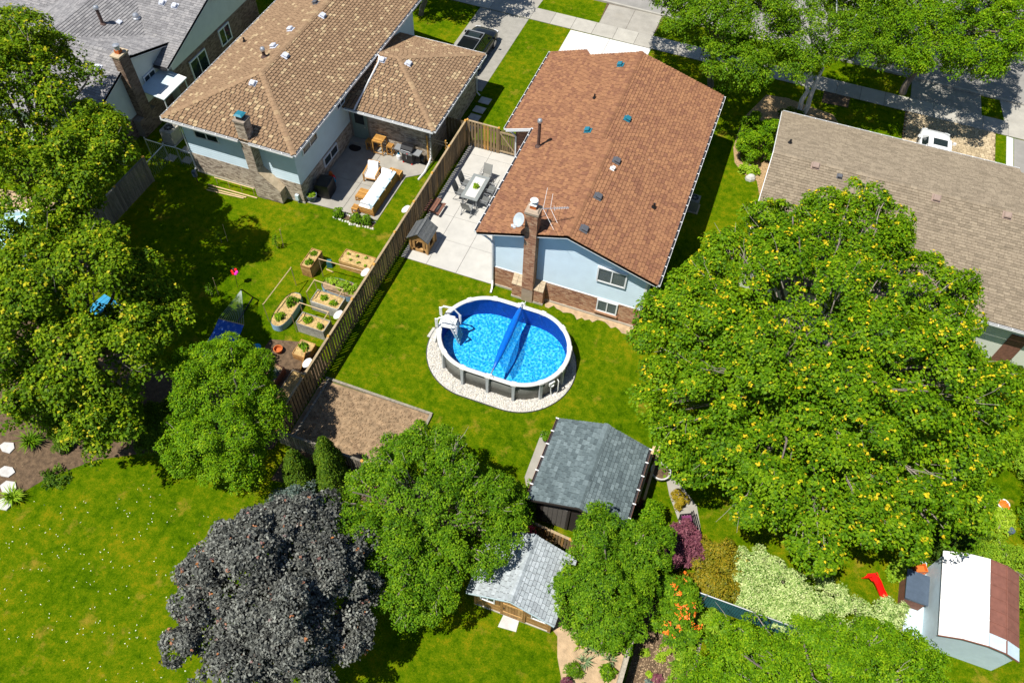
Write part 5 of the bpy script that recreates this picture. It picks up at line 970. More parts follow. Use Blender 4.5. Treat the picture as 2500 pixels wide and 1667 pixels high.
def sling_chair(x, y, rz, label, fab):
    t = thing("patio_chair", (x, y, PZ), label, "chair", "grey sling chairs round the patio table"); M = T(x, y, PZ, rz); fm = MT['grey']
    MB(M).add([(-.24, .24, .43), (.24, .24, .43), (.24, .0, .40), (-.24, .0, .40), (-.24, -.22, .41), (.24, -.22, .41)], [(0, 3, 2, 1), (3, 4, 5, 2)]).add([(-.24, .24, .415), (.24, .24, .415), (.24, .0, .385), (-.24, .0, .385), (-.24, -.22, .395), (.24, -.22, .395)], [(0, 1, 2, 3), (3, 2, 5, 4)]).obj("seat", fab, t)
    MB(M).add([(-.24, -.22, .42), (.24, -.22, .42), (.24, -.30, .72), (-.24, -.30, .72), (-.23, -.42, 1.04), (.23, -.42, 1.04)], [(0, 1, 2, 3), (3, 2, 5, 4)]).add([(-.24, -.235, .42), (.24, -.235, .42), (.24, -.315, .72), (-.24, -.315, .72), (-.23, -.435, 1.04), (.23, -.435, 1.04)], [(3, 2, 1, 0), (4, 5, 2, 3)]).obj("backrest", fab, t)
    for s in (-1, 1):
        MB(M).tube([(s * .26, .26, .44), (s * .26, .0, .40), (s * .26, -.22, .42), (s * .26, -.31, .72), (s * .25, -.43, 1.06)], .016, 6).obj("side_rail", fm, t)
        MB(M).tube([(s * .29, .27, .02), (s * .29, .25, .42), (s * .29, .18, .62), (s * .29, -.28, .63)], .018, 6).obj("front_leg", fm, t); MB(M).tube([(s * .28, -.40, .02), (s * .28, -.15, .40), (s * .28, .1, .55)], .018, 6).obj("rear_leg", fm, t)
    MB(M).tube([(-.29, .27, .03), (-.29, -.40, .03)], .014, 6).obj("floor_runner", fm, t); MB(M).tube([(.29, .27, .03), (.29, -.40, .03)], .014, 6).obj("floor_runner", fm, t)
R90 = math.pi / 2
sling_chair(-13.82, 31.5, -R90, "grey sling patio chair on the fence side of the table, the farther of two", MT['sling']); sling_chair(-13.84, 30.68, -R90 + .05, "grey sling patio chair on the fence side of the table, the nearer of two", MT['sling'])
sling_chair(-12.32, 31.55, R90, "grey sling patio chair on the house side of the table, the farther of two", MT['sling']); sling_chair(-12.30, 30.6, R90 - .04, "grey sling patio chair on the house side of the table, the nearer of two", MT['sling'])
sling_chair(-13.0, 32.42, math.pi - .05, "light grey sling chair at the far head of the patio table", MT['slinglight']); sling_chair(-13.0, 29.72, -.06, "taupe sling chair at the near head of the patio table", MT['slinglight'])
kt = thing("picnic_table", (-14.8, 29.15, PZ), "small red-brown wooden children's picnic table against the fence", "picnic table"); M = T(-14.8, 29.17, PZ, -.03)
slat_top(kt, M, .40, 1.05, .49, 3, MT['redwood'], "table_plank", 'y', .03)
for x in (-.42, .40): slat_top(kt, M @ Matrix.Translation((x, 0, 0)), .17, .98, .28, 1, MT['redwood'], "bench_plank", 'y', .03)
for y in (-.38, .38):
    MB(M).box((0, y, .25), (.86, .04, .07), 0, .3).obj("cross_beam", MT['redwood'], kt)
    for s in (-1, 1): MB(M).tube([(s * .30, y + .03, 0), (s * .10, y + .03, .48)], .03, 4).obj("leg", MT['redwood'], kt)
ph = thing("playhouse", (-14.3, 26.5, PZ), "small wooden playhouse with dark plank roof on the patio beside the fence", "playhouse"); M = T(-14.31, 26.49, PZ, 0)
for x in (-.49, .49):
    for y in (-.53, .53): MB(M).box((x, y, .47), (.10, .10, .94), 0, rng.random()).obj("corner_post", MT['cedar'], ph)
for y in (-.53, .53):
    for x in (-.3, .3): MB(M).box((x, y, .5), (.14, .03, .9), 0, rng.random()).obj("wall_board", MT['cedar'], ph)
    MB(M).box((0, y, .12), (.9, .03, .2), 0, .5).obj("wall_board", MT['cedar'], ph); MB(M).box((0, y, .88), (.9, .035, .12), 0, .3).obj("lintel", MT['cedar'], ph); MB(M).add([(-.5, y - .015, .95), (.5, y - .015, .95), (0, y - .015, 1.36), (-.5, y + .015, .95), (.5, y + .015, .95), (0, y + .015, 1.36)], [(0, 1, 2), (5, 4, 3), (0, 3, 4, 1), (1, 4, 5, 2), (2, 5, 3, 0)], .2).obj("gable_board", MT['cedar'], ph)
for x in (-.49, .49):
    MB(M).box((x, -.33, .5), (.03, .26, .9), 0, .4).obj("wall_board", MT['cedar'], ph); MB(M).box((x, .33, .5), (.03, .26, .9), 0, .7).obj("wall_board", MT['cedar'], ph); MB(M).box((x, 0, .15), (.03, .5, .26), 0, .5).obj("wall_board", MT['cedar'], ph); MB(M).box((x, 0, .86), (.035, .9, .1), 0, .5).obj("lintel", MT['cedar'], ph)
MB(M).box((0, 0, .03), (.9, 1.0, .04), 0, .8).obj("floor", MT['cedar'], ph); MB(M).box((-.1, .25, .3), (.35, .3, .04), 0, .5).obj("shelf", MT['whitep'], ph)
for s in (-1, 1):
    for k in range(6): f = (k + .5) / 6; MB(M).box((s * (.02 + .62 * f), 0, 1.47 - .62 * f * .78), (.125, 1.34, .03), 0, rng.random(), 0, 0, s * .66).obj("roof_board", MT['darkroof'], ph)
MB(M).box((0, 0, 1.49), (.1, 1.34, .03), 0, .9).obj("ridge_board", MT['darkroof'], ph)
# --- teak lounge set
so = thing("garden_sofa", (-18.2, 29.0, PZ), "long teak garden sofa with white seat cushions along the patio edge", "sofa"); M = T(-18.25, 29.0, PZ)
for k in range(4): MB(M).box((-.1, -1.16 + .775 * k, .36), (.78, .755, .17), 0, .5, 0, 0, 0, .95).obj("seat_cushion", MT['cushion'], so)
for k in range(4): MB(M).box((.33, -1.16 + .775 * k, .58), (.2, .74, .40), 0, .5, 0, 0, .22, .9).obj("back_cushion", MT['cushblue'], so)
MB(M).box((-.15, -1.28, .54), (.5, .14, .3), 0, .5, 0, .2).obj("bolster", MT['cushion'], so); MB(M).box((-.12, 1.42, .58), (.62, .18, .38), 0, .5, 0, -.25).obj("bolster", MT['cushion'], so)
MB(M).box((0, 0, .25), (.95, 3.16, .06), 0, .5).obj("seat_base", MT['teak'], so)
for y in (-1.53, -.5, .5, 1.53):
    for x in (-.42, .44): MB(M).box((x, y, .3 if x > 0 else .12), (.07, .07, .62 if x > 0 else .24), 0, .3).obj("leg", MT['teak'], so)
for k in range(5): MB(M).box((.47, 0, .12 + .125 * k), (.025, 3.1, .085), 0, rng.random()).obj("back_slat", MT['teak'], so)
for y in (-1.56, 1.56):
    for k in range(4): MB(M).box((0, y, .1 + .12 * k), (.92, .025, .08), 0, rng.random()).obj("end_slat", MT['teak'], so)
ac = thing("garden_armchair", (-19.25, 30.3, PZ), "teak armchair with white cushions standing alone on the patio", "armchair"); M = T(-19.27, 30.28, PZ, math.pi + .12)
MB(M).box((0, .08, .36), (.66, .66, .15), 0, .5, 0, 0, 0, .95).obj("seat_cushion", MT['cushion'], ac); MB(M).box((0, -.32, .66), (.66, .16, .52), 0, .5, 0, .28, 0, .93).obj("back_cushion", MT['cushion'], ac)
for x in (-.38, .38):
    for y in (-.4, .42): MB(M).box((x, y, .28), (.06, .06, .56), 0, .4).obj("leg", MT['teak'], ac)
    MB(M).box((x, 0, .57), (.07, .9, .035), 0, .6).obj("armrest", MT['teak'], ac); MB(M).box((x, 0, .26), (.04, .8, .06), 0, .3).obj("side_rail", MT['teak'], ac)
MB(M).box((0, .42, .26), (.76, .03, .06), 0, .5).obj("front_rail", MT['teak'], ac); MB(M).box((0, 0, .25), (.7, .76, .03), 0, .4).obj("seat_base", MT['teak'], ac)
for k in range(4): MB(M).box((0, -.44 - .03 * k, .42 + .13 * k), (.7, .02, .08), 0, rng.random(), 0, .25).obj("back_slat", MT['teak'], ac)
def slat_table(x, y, w, d, h, label, n=6, along='x', name="side_table", skirt=False, z=PZ):
    t = thing(name, (x, y, z), label, "table"); M = T(x, y, z); slat_top(t, M, w, d, h - .012, n, MT['teak'], "slat", along); legs(t, M, w, d, h - .03, .05, MT['teak']); frame4(t, M, w, d, h - .06, .06, MT['teak']); frame4(t, M, w, d, .12, .04, MT['teak'], "stretcher")
    if skirt:
        for k in range(3):
            for yy in (-1, 1): MB(M).box((0, yy * d / 2, .08 + .12 * k), (w, .02, .085), 0, rng.random()).obj("side_slat", MT['teak'], t)
            for xx in (-1, 1): MB(M).box((xx * w / 2, 0, .08 + .12 * k), (.02, d, .085), 0, rng.random()).obj("side_slat", MT['teak'], t)
    return t
slat_table(-18.98, 28.58, .70, .76, .34, "square slatted teak coffee table in front of the white sofa", 7, 'x', "coffee_table"); slat_table(-18.88, 27.42, .36, .40, .40, "little square teak side table at the near end of the sofa", 4); slat_table(-18.05, 30.82, .78, .44, .44, "slatted teak storage side table behind the far end of the sofa", 8, 'y', "side_table", True)
slat_table(-19.84, 32.5, .66, .66, 1.0, "tall square teak bar table against the garage wall", 7, 'x', "bar_table"); slat_table(-19.16, 32.52, .36, .36, .70, "teak bar stool right of the tall bar table", 4, 'y', "bar_stool")["category"] = "stool"; slat_table(-20.5, 32.45, .36, .36, .70, "teak bar stool left of the tall bar table, half in shade", 4, 'y', "bar_stool")["category"] = "stool"
bq = thing("barbecue_grill", (-17.9, 32.3, PZ), "black gas barbecue with grey side shelves in front of the garage wall", "barbecue"); M = T(-17.88, 32.35, PZ, -.04)
MB(M).box((0, 0, .42), (.66, .5, .62)).obj("cabinet", MT['darkgrey'], bq); MB(M).box((0, -.255, .42), (.60, .012, .55)).obj("cabinet_door", MT['black'], bq); MB(M).box((-.02, -.27, .5), (.03, .03, .22)).obj("door_handle", MT['steel'], bq); MB(M).box((0, -.02, .82), (.74, .56, .16)).obj("firebox", MT['grey'], bq)
MB(M).extr([(-.37, -.26, .90), (-.37, .26, .90), (-.37, .26, 1.12), (-.37, .12, 1.24), (-.37, -.10, 1.24), (-.37, -.26, 1.08)], (.74, 0, 0)).obj("lid", MT['black'], bq); MB(M).tube([(-.3, -.30, 1.0), (.3, -.30, 1.0)], .018, 8).obj("lid_handle", MT['steel'], bq)
for s in (-1, 1): MB(M).box((s * .6, 0, .86), (.46, .5, .06)).obj("side_shelf", MT['grey'], bq)
for k in range(4): MB(M).lathe((-.24 + .16 * k, -.31, .83), [(.025, -.02), (.03, 0), (.025, .02)], 8).obj("knob", MT['red'] if k == 2 else MT['steel'], bq)
for x in (-.28, .28): MB(M).lathe((x, -.2, .0), [(.05, 0), (.06, .05), (.05, .1)], 8).obj("caster", MT['red'], bq)
gbt = thing("gas_bottle", (-18.55, 32.35, PZ), "small white gas bottle left of the black barbecue", "gas bottle"); MB(T(-18.52, 32.3, PZ)).lathe((0, 0, 0), [(.13, 0), (.15, .05), (.15, .3), (.08, .38), (.05, .4)], 14).obj("bottle", MT['whitep'], gbt); MB(T(-18.52, 32.3, PZ)).lathe((0, 0, .4), [(.07, 0), (.07, .08)], 10).obj("collar", MT['blue'], gbt)
hr = thing("hose_reel", (-17.05, 32.55, PZ), "black garden hose reel on the ground right of the barbecue", "hose reel"); q = T(-17.05, 32.58, PZ) @ Matrix.Rotation(R90, 4, 'Y')
MB(q).lathe((-.28, 0, -.12), [(.24, 0), (.24, .02), (.12, .03), (.12, .21), (.24, .22), (.24, .24)], 16).obj("drum", MT['black'], hr); MB(q).lathe((-.28, 0, -.08), [(.17, 0), (.19, .08), (.17, .16)], 16).obj("hose", MT['darkgrey'], hr); MB(T(-17.05, 32.58, PZ)).box((0, 0, .04), (.4, .3, .05)).obj("base", MT['black'], hr)
cv = thing("covered_firepit", (-21.15, 28.15, PZ), "square object under a black cover beside the shaded house wall", "covered furniture"); M = T(-21.2, 28.2, PZ, .12)
vs = []; rings = [(.0, 1.06), (.25, 1.02), (.72, .97), (.86, .92), (.90, .75), (.91, .0)]
for z, s in rings:
    for k in range(24):
        a = 2 * math.pi * k / 24; r = .46 * s / max(abs(math.cos(a)), abs(math.sin(a))) ** .8 * (1 + .025 * math.sin(5 * a) * (1 - z)); vs.append((r * math.cos(a) * .95, r * math.sin(a) * 1.15, z))
MB(M).add(vs, [(i * 24 + j, i * 24 + (j + 1) % 24, (i + 1) * 24 + (j + 1) % 24, (i + 1) * 24 + j) for i in range(5) for j in range(24)] + [tuple(range(120, 144))]).obj("cover", MT['black'], cv, False)
pt = thing("planter_pot", (-21.62, 27.28, PZ), "blue-grey round planter at the house corner on the patio", "planter"); MB(T(-21.6, 27.3, 0.04)).lathe((0, 0, 0), [(.2, 0), (.27, .2), (.3, .42), (.31, .44), (.27, .44), (.26, .38)], 20).obj("pot", MT['bluebox'], pt); MB(T(-21.6, 27.3, .04)).lathe((0, 0, .36), [(.25, 0), (.25, .03)], 16).obj("soil", MT['mulch'], pt)
ub = thing("utility_box", (-22.2, 26.85, 0), "small pale blue utility box on the brick wall near the planter", "box"); MB().bx(-22.35, -22.15, 26.78, 26.93, .25, .62).obj("casing", MT['metalblue'], ub); MB().bx(-22.28, -22.22, 26.84, 26.93, 0, .25).obj("conduit", MT['grey'], ub)
ty = thing("toy_pile", (-21.45, 29.35, PZ), "red and orange toys heaped behind the black cover", "toys")
for (x, y, z, s, m) in ((-21.6, 29.5, .13, .26, 'orange'), (-21.32, 29.32, .12, .22, 'red'), (-21.42, 29.15, .1, .18, 'magenta'), (-21.2, 29.15, .12, .2, 'blue')): MB(T(x, y, PZ, rng.random())).box((0, 0, z), (s, s * .8, z * 2), 0, .5, 0, 0, 0, .7).lathe((0, 0, z * 2), [(s * .3, 0), (s * .2, .06)], 10).obj("toy", MT[m], ty)
# border of stones and small shrubs in front of the patio
for i in range(34):
    f = i / 33; x, y = (-19.95 + 2.5 * f, 26.62 - .12 * math.sin(f * 3.1)) if i % 2 else (-19.6 + 2.1 * f, 27.03 + .05 * f); s = rng.uniform(.05, .09)
    tag(MB(T(x + rng.uniform(-.03, .03), y + rng.uniform(-.05, .05), 0, rng.random() * 3)).box((0, 0, s * .45), (s * 2, s * 1.5, s * .9), 0, rng.random(), 0, 0, 0, .6).obj("border_stone", MT['stone']), "white stone edging the little flower border in front of the patio", "stone", "white stones of the patio flower border")
sheet("soil", [(-19.85, 26.7), (-17.5, 26.6), (-17.5, 27.05), (-19.5, 27.0)], .012, MT['soil_dark'])

# ================================================================== raised beds and garden
def box_bed(x0, x1, y0, y1, h, label, m, fill, planks=4, wavy=0.0):
    t = thing("raised_bed", ((x0 + x1) / 2, (y0 + y1) / 2, 0), label, "raised bed")
    for k in range(planks):
        za, zb = h * k / planks + .006, h * (k + 1) / planks - .004
        for y in (y0, y1): MB().bx(x0, x1, y - .018, y + .018, za, zb, rng.random()).obj("plank", m, t)
        for x in (x0, x1): MB().bx(x - .018, x + .018, y0 + .02, y1 - .02, za, zb, rng.random()).obj("plank", m, t)
    for x in (x0 + .03, x1 - .03):
        for y in (y0 + .03, y1 - .03): MB().bx(x - .03, x + .03, y - .03, y + .03, 0, h + .015, .3).obj("post", m, t)
    n = 8; vs = []; fs = []
    for i in range(n + 1):
        for j in range(n + 1): vs.append((x0 + .02 + (x1 - x0 - .04) * i / n, y0 + .02 + (y1 - y0 - .04) * j / n, h - .07 + rng.uniform(0, .06)))
    for i in range(n):
        for j in range(n): fs.append((i * (n + 1) + j, (i + 1) * (n + 1) + j, (i + 1) * (n + 1) + j + 1, i * (n + 1) + j + 1))
    MB().add(vs, fs).obj("filling", fill, t); return t
def oval_bed(cx, cy, rx, ry, h, label, fill, n=36):
    t = thing("raised_bed", (cx, cy, 0), label, "raised bed"); prof = []; k = 10
    for i in range(k + 1): prof.append((1 + .012 * (1 if i % 2 else -1), h * i / k))
    def sup(a): c, s = math.cos(a), math.sin(a); return (abs(c) ** .75 * (1 if c > 0 else -1), abs(s) ** .75 * (1 if s > 0 else -1))
    vs = [(cx + rx * r * sup(2 * math.pi * j / n)[0], cy + ry * r * sup(2 * math.pi * j / n)[1], z) for r, z in prof for j in range(n)]
    MB().add(vs, [(i * n + j, i * n + (j + 1) % n, (i + 1) * n + (j + 1) % n, (i + 1) * n + j) for i in range(k) for j in range(n)]).obj("corrugated_wall", MT['corr'], t)
    vs = [(cx, cy, h - .04)] + [(cx + rx * q * .985 * sup(2 * math.pi * j / n)[0], cy + ry * q * .985 * sup(2 * math.pi * j / n)[1], h - .08 + rng.uniform(0, .05)) for q in (.5, 1) for j in range(n)]
    MB().add(vs, [(0, 1 + j, 1 + (j + 1) % n) for j in range(n)] + [(1 + j, 1 + n + j, 1 + n + (j + 1) % n, 1 + (j + 1) % n) for j in range(n)]).obj("filling", fill, t); return t
box_bed(-19.38, -18.8, 22.22, 23.48, .8, "tall narrow cedar raised bed left of the garden stakes", MT['cedar'], MT['straw'], 5); box_bed(-17.77, -16.02, 23.38, 24.24, .62, "wide cedar raised bed covered in straw mulch beside the fence", MT['cedar'], MT['straw'], 3)
oval_bed(-16.9, 21.92, 1.05, .52, .42, "corrugated steel oval bed full of leafy green plants", MT['soil']); box_bed(-17.77, -16.22, 20.34, 21.14, .72, "grey plank raised bed under the upper stake frame", MT['greywood'], MT['straw'], 4); box_bed(-17.76, -16.22, 18.85, 19.57, .72, "grey plank raised bed under the lower stake frame", MT['greywood'], MT['straw'], 4)
oval_bed(-18.78, 19.6, .47, 1.15, .46, "corrugated steel oval bed of straw with two leafy plants", MT['straw']); box_bed(-17.15, -16.36, 17.32, 18.22, .42, "low orange-brown bed near the lower grey bed", MT['cedar'], MT['straw'], 2); box_bed(-16.75, -16.06, 14.1, 16.6, .2, "long low bed of dry straw along the fence", MT['fencegrey'], MT['straw'], 1); box_bed(-17.62, -17.05, 15.0, 16.42, .5, "dark red-brown raised bed of cabbage leaves", MT['redwood'], MT['mulch'], 3); box_bed(-18.75, -18.1, 15.6, 16.6, .35, "dark brown low bed beside the blue bucket", MT['redwood'], MT['soil_dark'], 2)
tag(MB(T(-16.55, 17.15, 0, .3)).box((.1, 0, .42), (.02, .9, .8), 0, .4, 0, 0, .35).obj("leaning_board", MT['teak']), "thin brown board leaning between the orange-brown bed and the fence", "board")
def stake_frame(pts, z, label, lo=0.0, extra=()):
    t = thing("stake_frame", (pts[0][0], pts[0][1], 0), label, "plant frame")
    for (x, y) in pts: MB().tube([(x, y, lo), (x, y, z + .03)], .024, 4).obj("stake", MT['stringwood'], t)
    for a, b in list(zip(pts[:-1], pts[1:])) + list(extra): MB().tube([(*a, z), (*b, z)], .024, 4).obj("crossbar", MT['stringwood'], t)
stake_frame([(-19.34, 21.44), (-19.41, 18.83)], 1.42, "single wooden stake frame over the straw filled oval bed"); stake_frame([(-18.32, 22.5), (-15.82, 22.59)], 1.42, "long wooden stake frame over the leafy oval bed")
stake_frame([(-17.82, 20.32), (-17.84, 21.16), (-16.2, 21.14)], 1.42, "three-sided wooden stake frame over the upper grey raised bed", 0.0, [((-16.2, 21.14), (-16.2, 20.3))]); stake_frame([(-17.8, 18.78), (-17.8, 19.6), (-16.2, 19.6)], 1.42, "three-sided wooden stake frame over the lower grey raised bed", 0.0, [((-16.2, 19.6), (-16.2, 18.85))])
bk = thing("blue_bucket", (-18.93, 17.0, 0), "bright blue lidded bucket beside the dark garden soil", "bucket"); MB(T(-18.93, 17.0, 0)).lathe((0, 0, 0), [(.16, 0), (.2, .38), (.22, .4), (.22, .44), (.05, .46)], 16).obj("body", MT['blue'], bk); MB(T(-18.93, 17.0, 0)).tube([(-.2, 0, .4), (0, -.02, .58), (.2, 0, .4)], .012, 5).obj("handle", MT['blue'], bk)
tag(MB(T(-18.02, 17.4, 0)).lathe((0, 0, 0), [(.15, 0), (.2, .2), (.23, .22), (.23, .27), (.19, .27), (.17, .1)], 18).obj("clay_pot", MT['clay']), "empty clay pot on bare soil below the lower grey raised bed", "pot")
tag(MB(T(-18.35, 23.3, 0)).box((0, 0, .2), (.3, .3, .4), .4, .5, 0, 0, 0, .8).obj("green_tub", MT['teal']), "teal tub behind the tall narrow cedar bed", "tub")
tag(MB().tube([(-18.4, 23.0, .04), (-17.95, 22.95, .04)], .03, 4).obj("loose_stake", MT['stringwood']), "short loose stake on the grass between the cedar beds", "stake")
for i, (a, b, lb) in enumerate((((-27.78, 26.2), (-24.6, 26.28), "longest loose timber lying on the grass, nearest the brick wall"), ((-27.62, 25.98), (-25.2, 26.1), "middle loose timber on the grass below the brick wall"), ((-27.62, 25.8), (-25.3, 25.98), "lowest loose timber on the grass below the brick wall"))): tag(MB().tube([(*a, .04), (*b, .05)], .04, 4).obj("timber", MT['stringwood']), lb, "timber", "loose timbers below the brick wall")
rf_ = thing("stake_frame", (-26, 26.5, 0), "long low wooden rail frame against the brick wall left of the stone coloured chimney", "plant frame")
for k in range(4): x = -27.34 + .82 * k; MB().tube([(x, 26.45, 0), (x, 26.47, .5)], .025, 4).obj("post", MT['stringwood'], rf_)
MB().tube([(-27.4, 26.46, .5), (-24.82, 26.5, .5)], .03, 4).obj("rail", MT['stringwood'], rf_); MB().tube([(-24.85, 26.5, .5), (-24.8, 26.9, .45)], .025, 4).obj("rail", MT['stringwood'], rf_)
fl = thing("garden_lamp_box", (-28.5, 26.2, 0), "slate blue box on a post at the left corner of the tan-roofed house", "box"); MB(T(-28.5, 26.2, 0, .2)).box((0, 0, .62), (.22, .18, .4)).obj("casing", MT['bluebox'], fl); MB(T(-28.5, 26.2, 0)).tube([(0, 0, 0), (0, 0, .45)], .03, 6).obj("post", MT['redwood'], fl)
hm = thing("hammock", (-20.6, 16.6, 0), "blue patterned hammock with rope ends hanging on the shaded lawn", "hammock")
apex = Vector((-21.0, 19.35, 1.25)); bar0, bar1 = Vector((-21.36, 17.63, .8)), Vector((-19.99, 17.74, .8)); MB().tube([bar0, bar1], .022, 8).obj("spreader_bar", MT['stringwood'], hm); MB().tube([bar0 + Vector((.1, -2.3, 0)), bar1 + Vector((.05, -2.3, 0))], .022, 8).obj("spreader_bar", MT['stringwood'], hm)
for k in range(13): p = bar0.lerp(bar1, k / 12); MB().tube([apex, p], .007, 4).obj("rope", MT['rope'], hm); MB().tube([Vector((-20.5, 13.4, 1.2)), p + Vector((.08, -2.3, 0))], .007, 4).obj("rope", MT['rope'], hm)
vs = []; n = 10
for i in range(n + 1):
    for j in range(7): p = bar0.lerp(bar1, j / 6); vs.append((p.x + .08 * i / n, p.y - 2.3 * i / n, .8 - .32 * math.sin(math.pi * i / n) - .05 * math.sin(math.pi * j / 6)))
MB().add(vs, [(i * 7 + j, i * 7 + j + 1, (i + 1) * 7 + j + 1, (i + 1) * 7 + j) for i in range(n) for j in range(6)]).obj("cloth", MT['hammock'], hm, True)
MB().tube([(-21.0, 19.9, .03), (-21.0, 19.4, 1.2), (-21.0, 19.3, 1.3)], .035, 8).obj("stand_arm", MT['black'], hm); MB().tube([(-20.5, 12.8, .03), (-20.5, 13.3, 1.15), (-20.5, 13.4, 1.25)], .035, 8).obj("stand_arm", MT['black'], hm); MB().tube([(-21.0, 19.9, .03), (-20.5, 12.8, .03)], .03, 8).obj("stand_base", MT['black'], hm)
pw = thing("pinwheel", (-22.15, 20.4, 0), "pink and red flower-shaped pinwheel on a stick on the shaded lawn", "pinwheel"); MB().tube([(-22.12, 20.2, 0), (-22.15, 20.43, 1.0)], .014, 6).obj("stick", MT['black'], pw)
q = Vector((.15, -.75, .65)).to_track_quat('Z', 'Y').to_matrix().to_4x4(); q.translation = (-22.15, 20.42, 1.0)
for k in range(6): a = k * math.pi / 3; MB(q).lathe((.12 * math.cos(a), .12 * math.sin(a), 0), [(.03, -.012), (.085, .0), (.06, .02), (.01, .03)], 10).obj("petal", MT[('magenta', 'red', 'black', 'red', 'red', 'magenta')[k]], pw)
MB(q).lathe((0, 0, .02), [(.05, 0), (.04, .03)], 10).obj("hub", MT['black'], pw)
bl = thing("play_platform", (-27.3, 16.3, 0), "blue plank platform in the shade under the left maple", "platform")
for k in range(5): MB(T(-27.3, 16.3, 0, -.2)).box((-.48 + .24 * k, 0, .5), (.22, 1.2, .04), 0, rng.random()).obj("plank", MT['tarp'], bl)
legs(bl, T(-27.3, 16.3, 0, -.2), 1.15, 1.1, .48, .07, MT['tarp'])
pl2 = thing("round_pool", (-34.8, 18.0, 0), "round blue pool mostly hidden under the left maple", "pool")
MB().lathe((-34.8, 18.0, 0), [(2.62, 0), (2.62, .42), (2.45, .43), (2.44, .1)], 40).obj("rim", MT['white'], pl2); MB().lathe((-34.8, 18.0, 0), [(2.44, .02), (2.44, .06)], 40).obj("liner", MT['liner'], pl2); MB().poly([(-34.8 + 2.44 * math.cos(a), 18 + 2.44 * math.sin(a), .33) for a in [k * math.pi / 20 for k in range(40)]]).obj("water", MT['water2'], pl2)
sheet("patio", [(-38.5, 14.5), (-32.0, 14.5), (-31.7, 20.0), (-33.0, 21.4), (-36.0, 21.9), (-38.5, 21.5)], .012, MT['sand'])
# --- things round the sheds
tr_ = thing("timber_rack", (.75, 17.2, 0), "long pale timbers on posts along the right side of the slate-roofed shed", "timber rack")
for x in (.62, .86): MB().bx(x, x + .11, 15.6 + (x - .62), 18.55, .86, 1.0, rng.random()).obj("beam", MT['stringwood'], tr_)
for y in (15.9, 17.2, 18.4): MB().bx(.66, .94, y - .05, y + .05, 0, .858, .3).obj("post", MT['redwood'], tr_)
wb = thing("barrel_planter", (1.25, 17.75, 0), "round stone planter beside the timbers right of the slate-roofed shed", "planter"); MB(T(1.28, 17.72, 0)).lathe((0, 0, 0), [(.3, 0), (.42, .25), (.46, .42), (.40, .44), (.36, .34)], 20).obj("bowl", MT['flag'], wb); MB(T(1.28, 17.72, 0)).lathe((0, 0, .32), [(.36, 0), (.36, .03)], 18).obj("soil", MT['soil_dark'], wb)
bn = thing("garden_bench", (3.05, 15.5, 0), "dark metal garden bench with plum cushion beside the stone path", "bench"); M = T(3.05, 15.45, 0, -1.1)
for k in range(4): MB(M).box((0, -.18 + .12 * k, .43), (1.3, .09, .025)).obj("seat_slat", MT['black'], bn)
for k in range(3): MB(M).box((0, .27 + .02 * k, .56 + .13 * k), (1.3, .02, .08)).obj("back_slat", MT['black'], bn)
for x in (-.6, .6):
    for y in (-.2, .24): MB(M).box((x, y, .21 if y < 0 else .42), (.04, .04, .42 if y < 0 else .84)).obj("leg", MT['black'], bn)
    MB(M).box((x, 0, .62), (.05, .5, .03)).obj("armrest", MT['black'], bn)
MB(M).box((-.35, .05, .50), (.5, .42, .1), 0, .5, 0, 0, 0, .9).obj("cushion", MT['plumcloth'], bn)
bx_ = thing("storage_box", (12.3, 16.3, 0), "slate blue storage box with sloping lid beside the metal shed", "storage box"); MB().bx(11.92, 12.72, 15.6, 16.75, 0, .72).obj("body", MT['redwood'], bx_); MB().extr([(11.86, 15.55, .86), (12.78, 15.55, .80), (12.78, 16.82, .80), (11.86, 16.82, .86)], (0, 0, .06)).obj("lid", MT['bluebox'], bx_); MB().bx(11.90, 12.74, 15.58, 16.78, .72, .80).obj("rim", MT['bluebox'], bx_)
sl = thing("toddler_slide", (11.0, 16.0, 0), "small bright red plastic slide on the grass near the metal shed", "slide"); M = T(11.0, 15.95, 0, -.65) @ Matrix.Scale(.8, 4)
vs = []
for i in range(9):
    f = i / 8; x = -.35 + 1.0 * f; z = .62 - .56 * (3 * f * f - 2 * f ** 3) if f < 1 else .06
    for (y, dz) in ((-.19, .09), (-.16, .09), (-.16, 0), (.16, 0), (.16, .09), (.19, .09), (.19, -.03), (-.19, -.03)): vs.append((x, y, z + dz))
MB(M).add(vs, [(i * 8 + j, i * 8 + (j + 1) % 8, (i + 1) * 8 + (j + 1) % 8, (i + 1) * 8 + j) for i in range(8) for j in range(8)] + [tuple(range(7, -1, -1)), tuple(range(64, 72))]).obj("chute", MT['red'], sl)
MB(M).box((-.45, 0, .56), (.25, .42, .06)).obj("platform", MT['red'], sl)
for y in (-.2, .2): MB(M).tube([(-.75, y, .0), (-.55, y, .56), (-.5, y * .9, .85), (-.35, y, .7)], .035, 6).obj("ladder_side", MT['red'], sl)
for k in range(2): MB(M).box((-.68 + .08 * k, 0, .18 + .2 * k), (.08, .4, .04)).obj("step", MT['red'], sl)
tc = thing("toy_wagon", (12.6, 17.35, 0), "orange toy wagon on the concrete strip left of the metal shed", "toy"); M = T(12.6, 17.35, 0.03, .4); MB(M).box((0, 0, .14), (.5, .34, .04)).box((0, .16, .24), (.5, .03, .2)).box((0, -.16, .24), (.5, .03, .2)).box((.24, 0, .24), (.03, .3, .2)).box((-.24, 0, .24), (.03, .3, .2)).obj("tub", MT['orange'], tc)
for x in (-.17, .17):
    for y in (-.17, .17): MB(M @ Matrix.Translation((x, y, .08)) @ Matrix.Rotation(R90, 4, 'X')).lathe((0, 0, -.02), [(.08, 0), (.08, .04)], 12).obj("wheel", MT['orange'], tc)
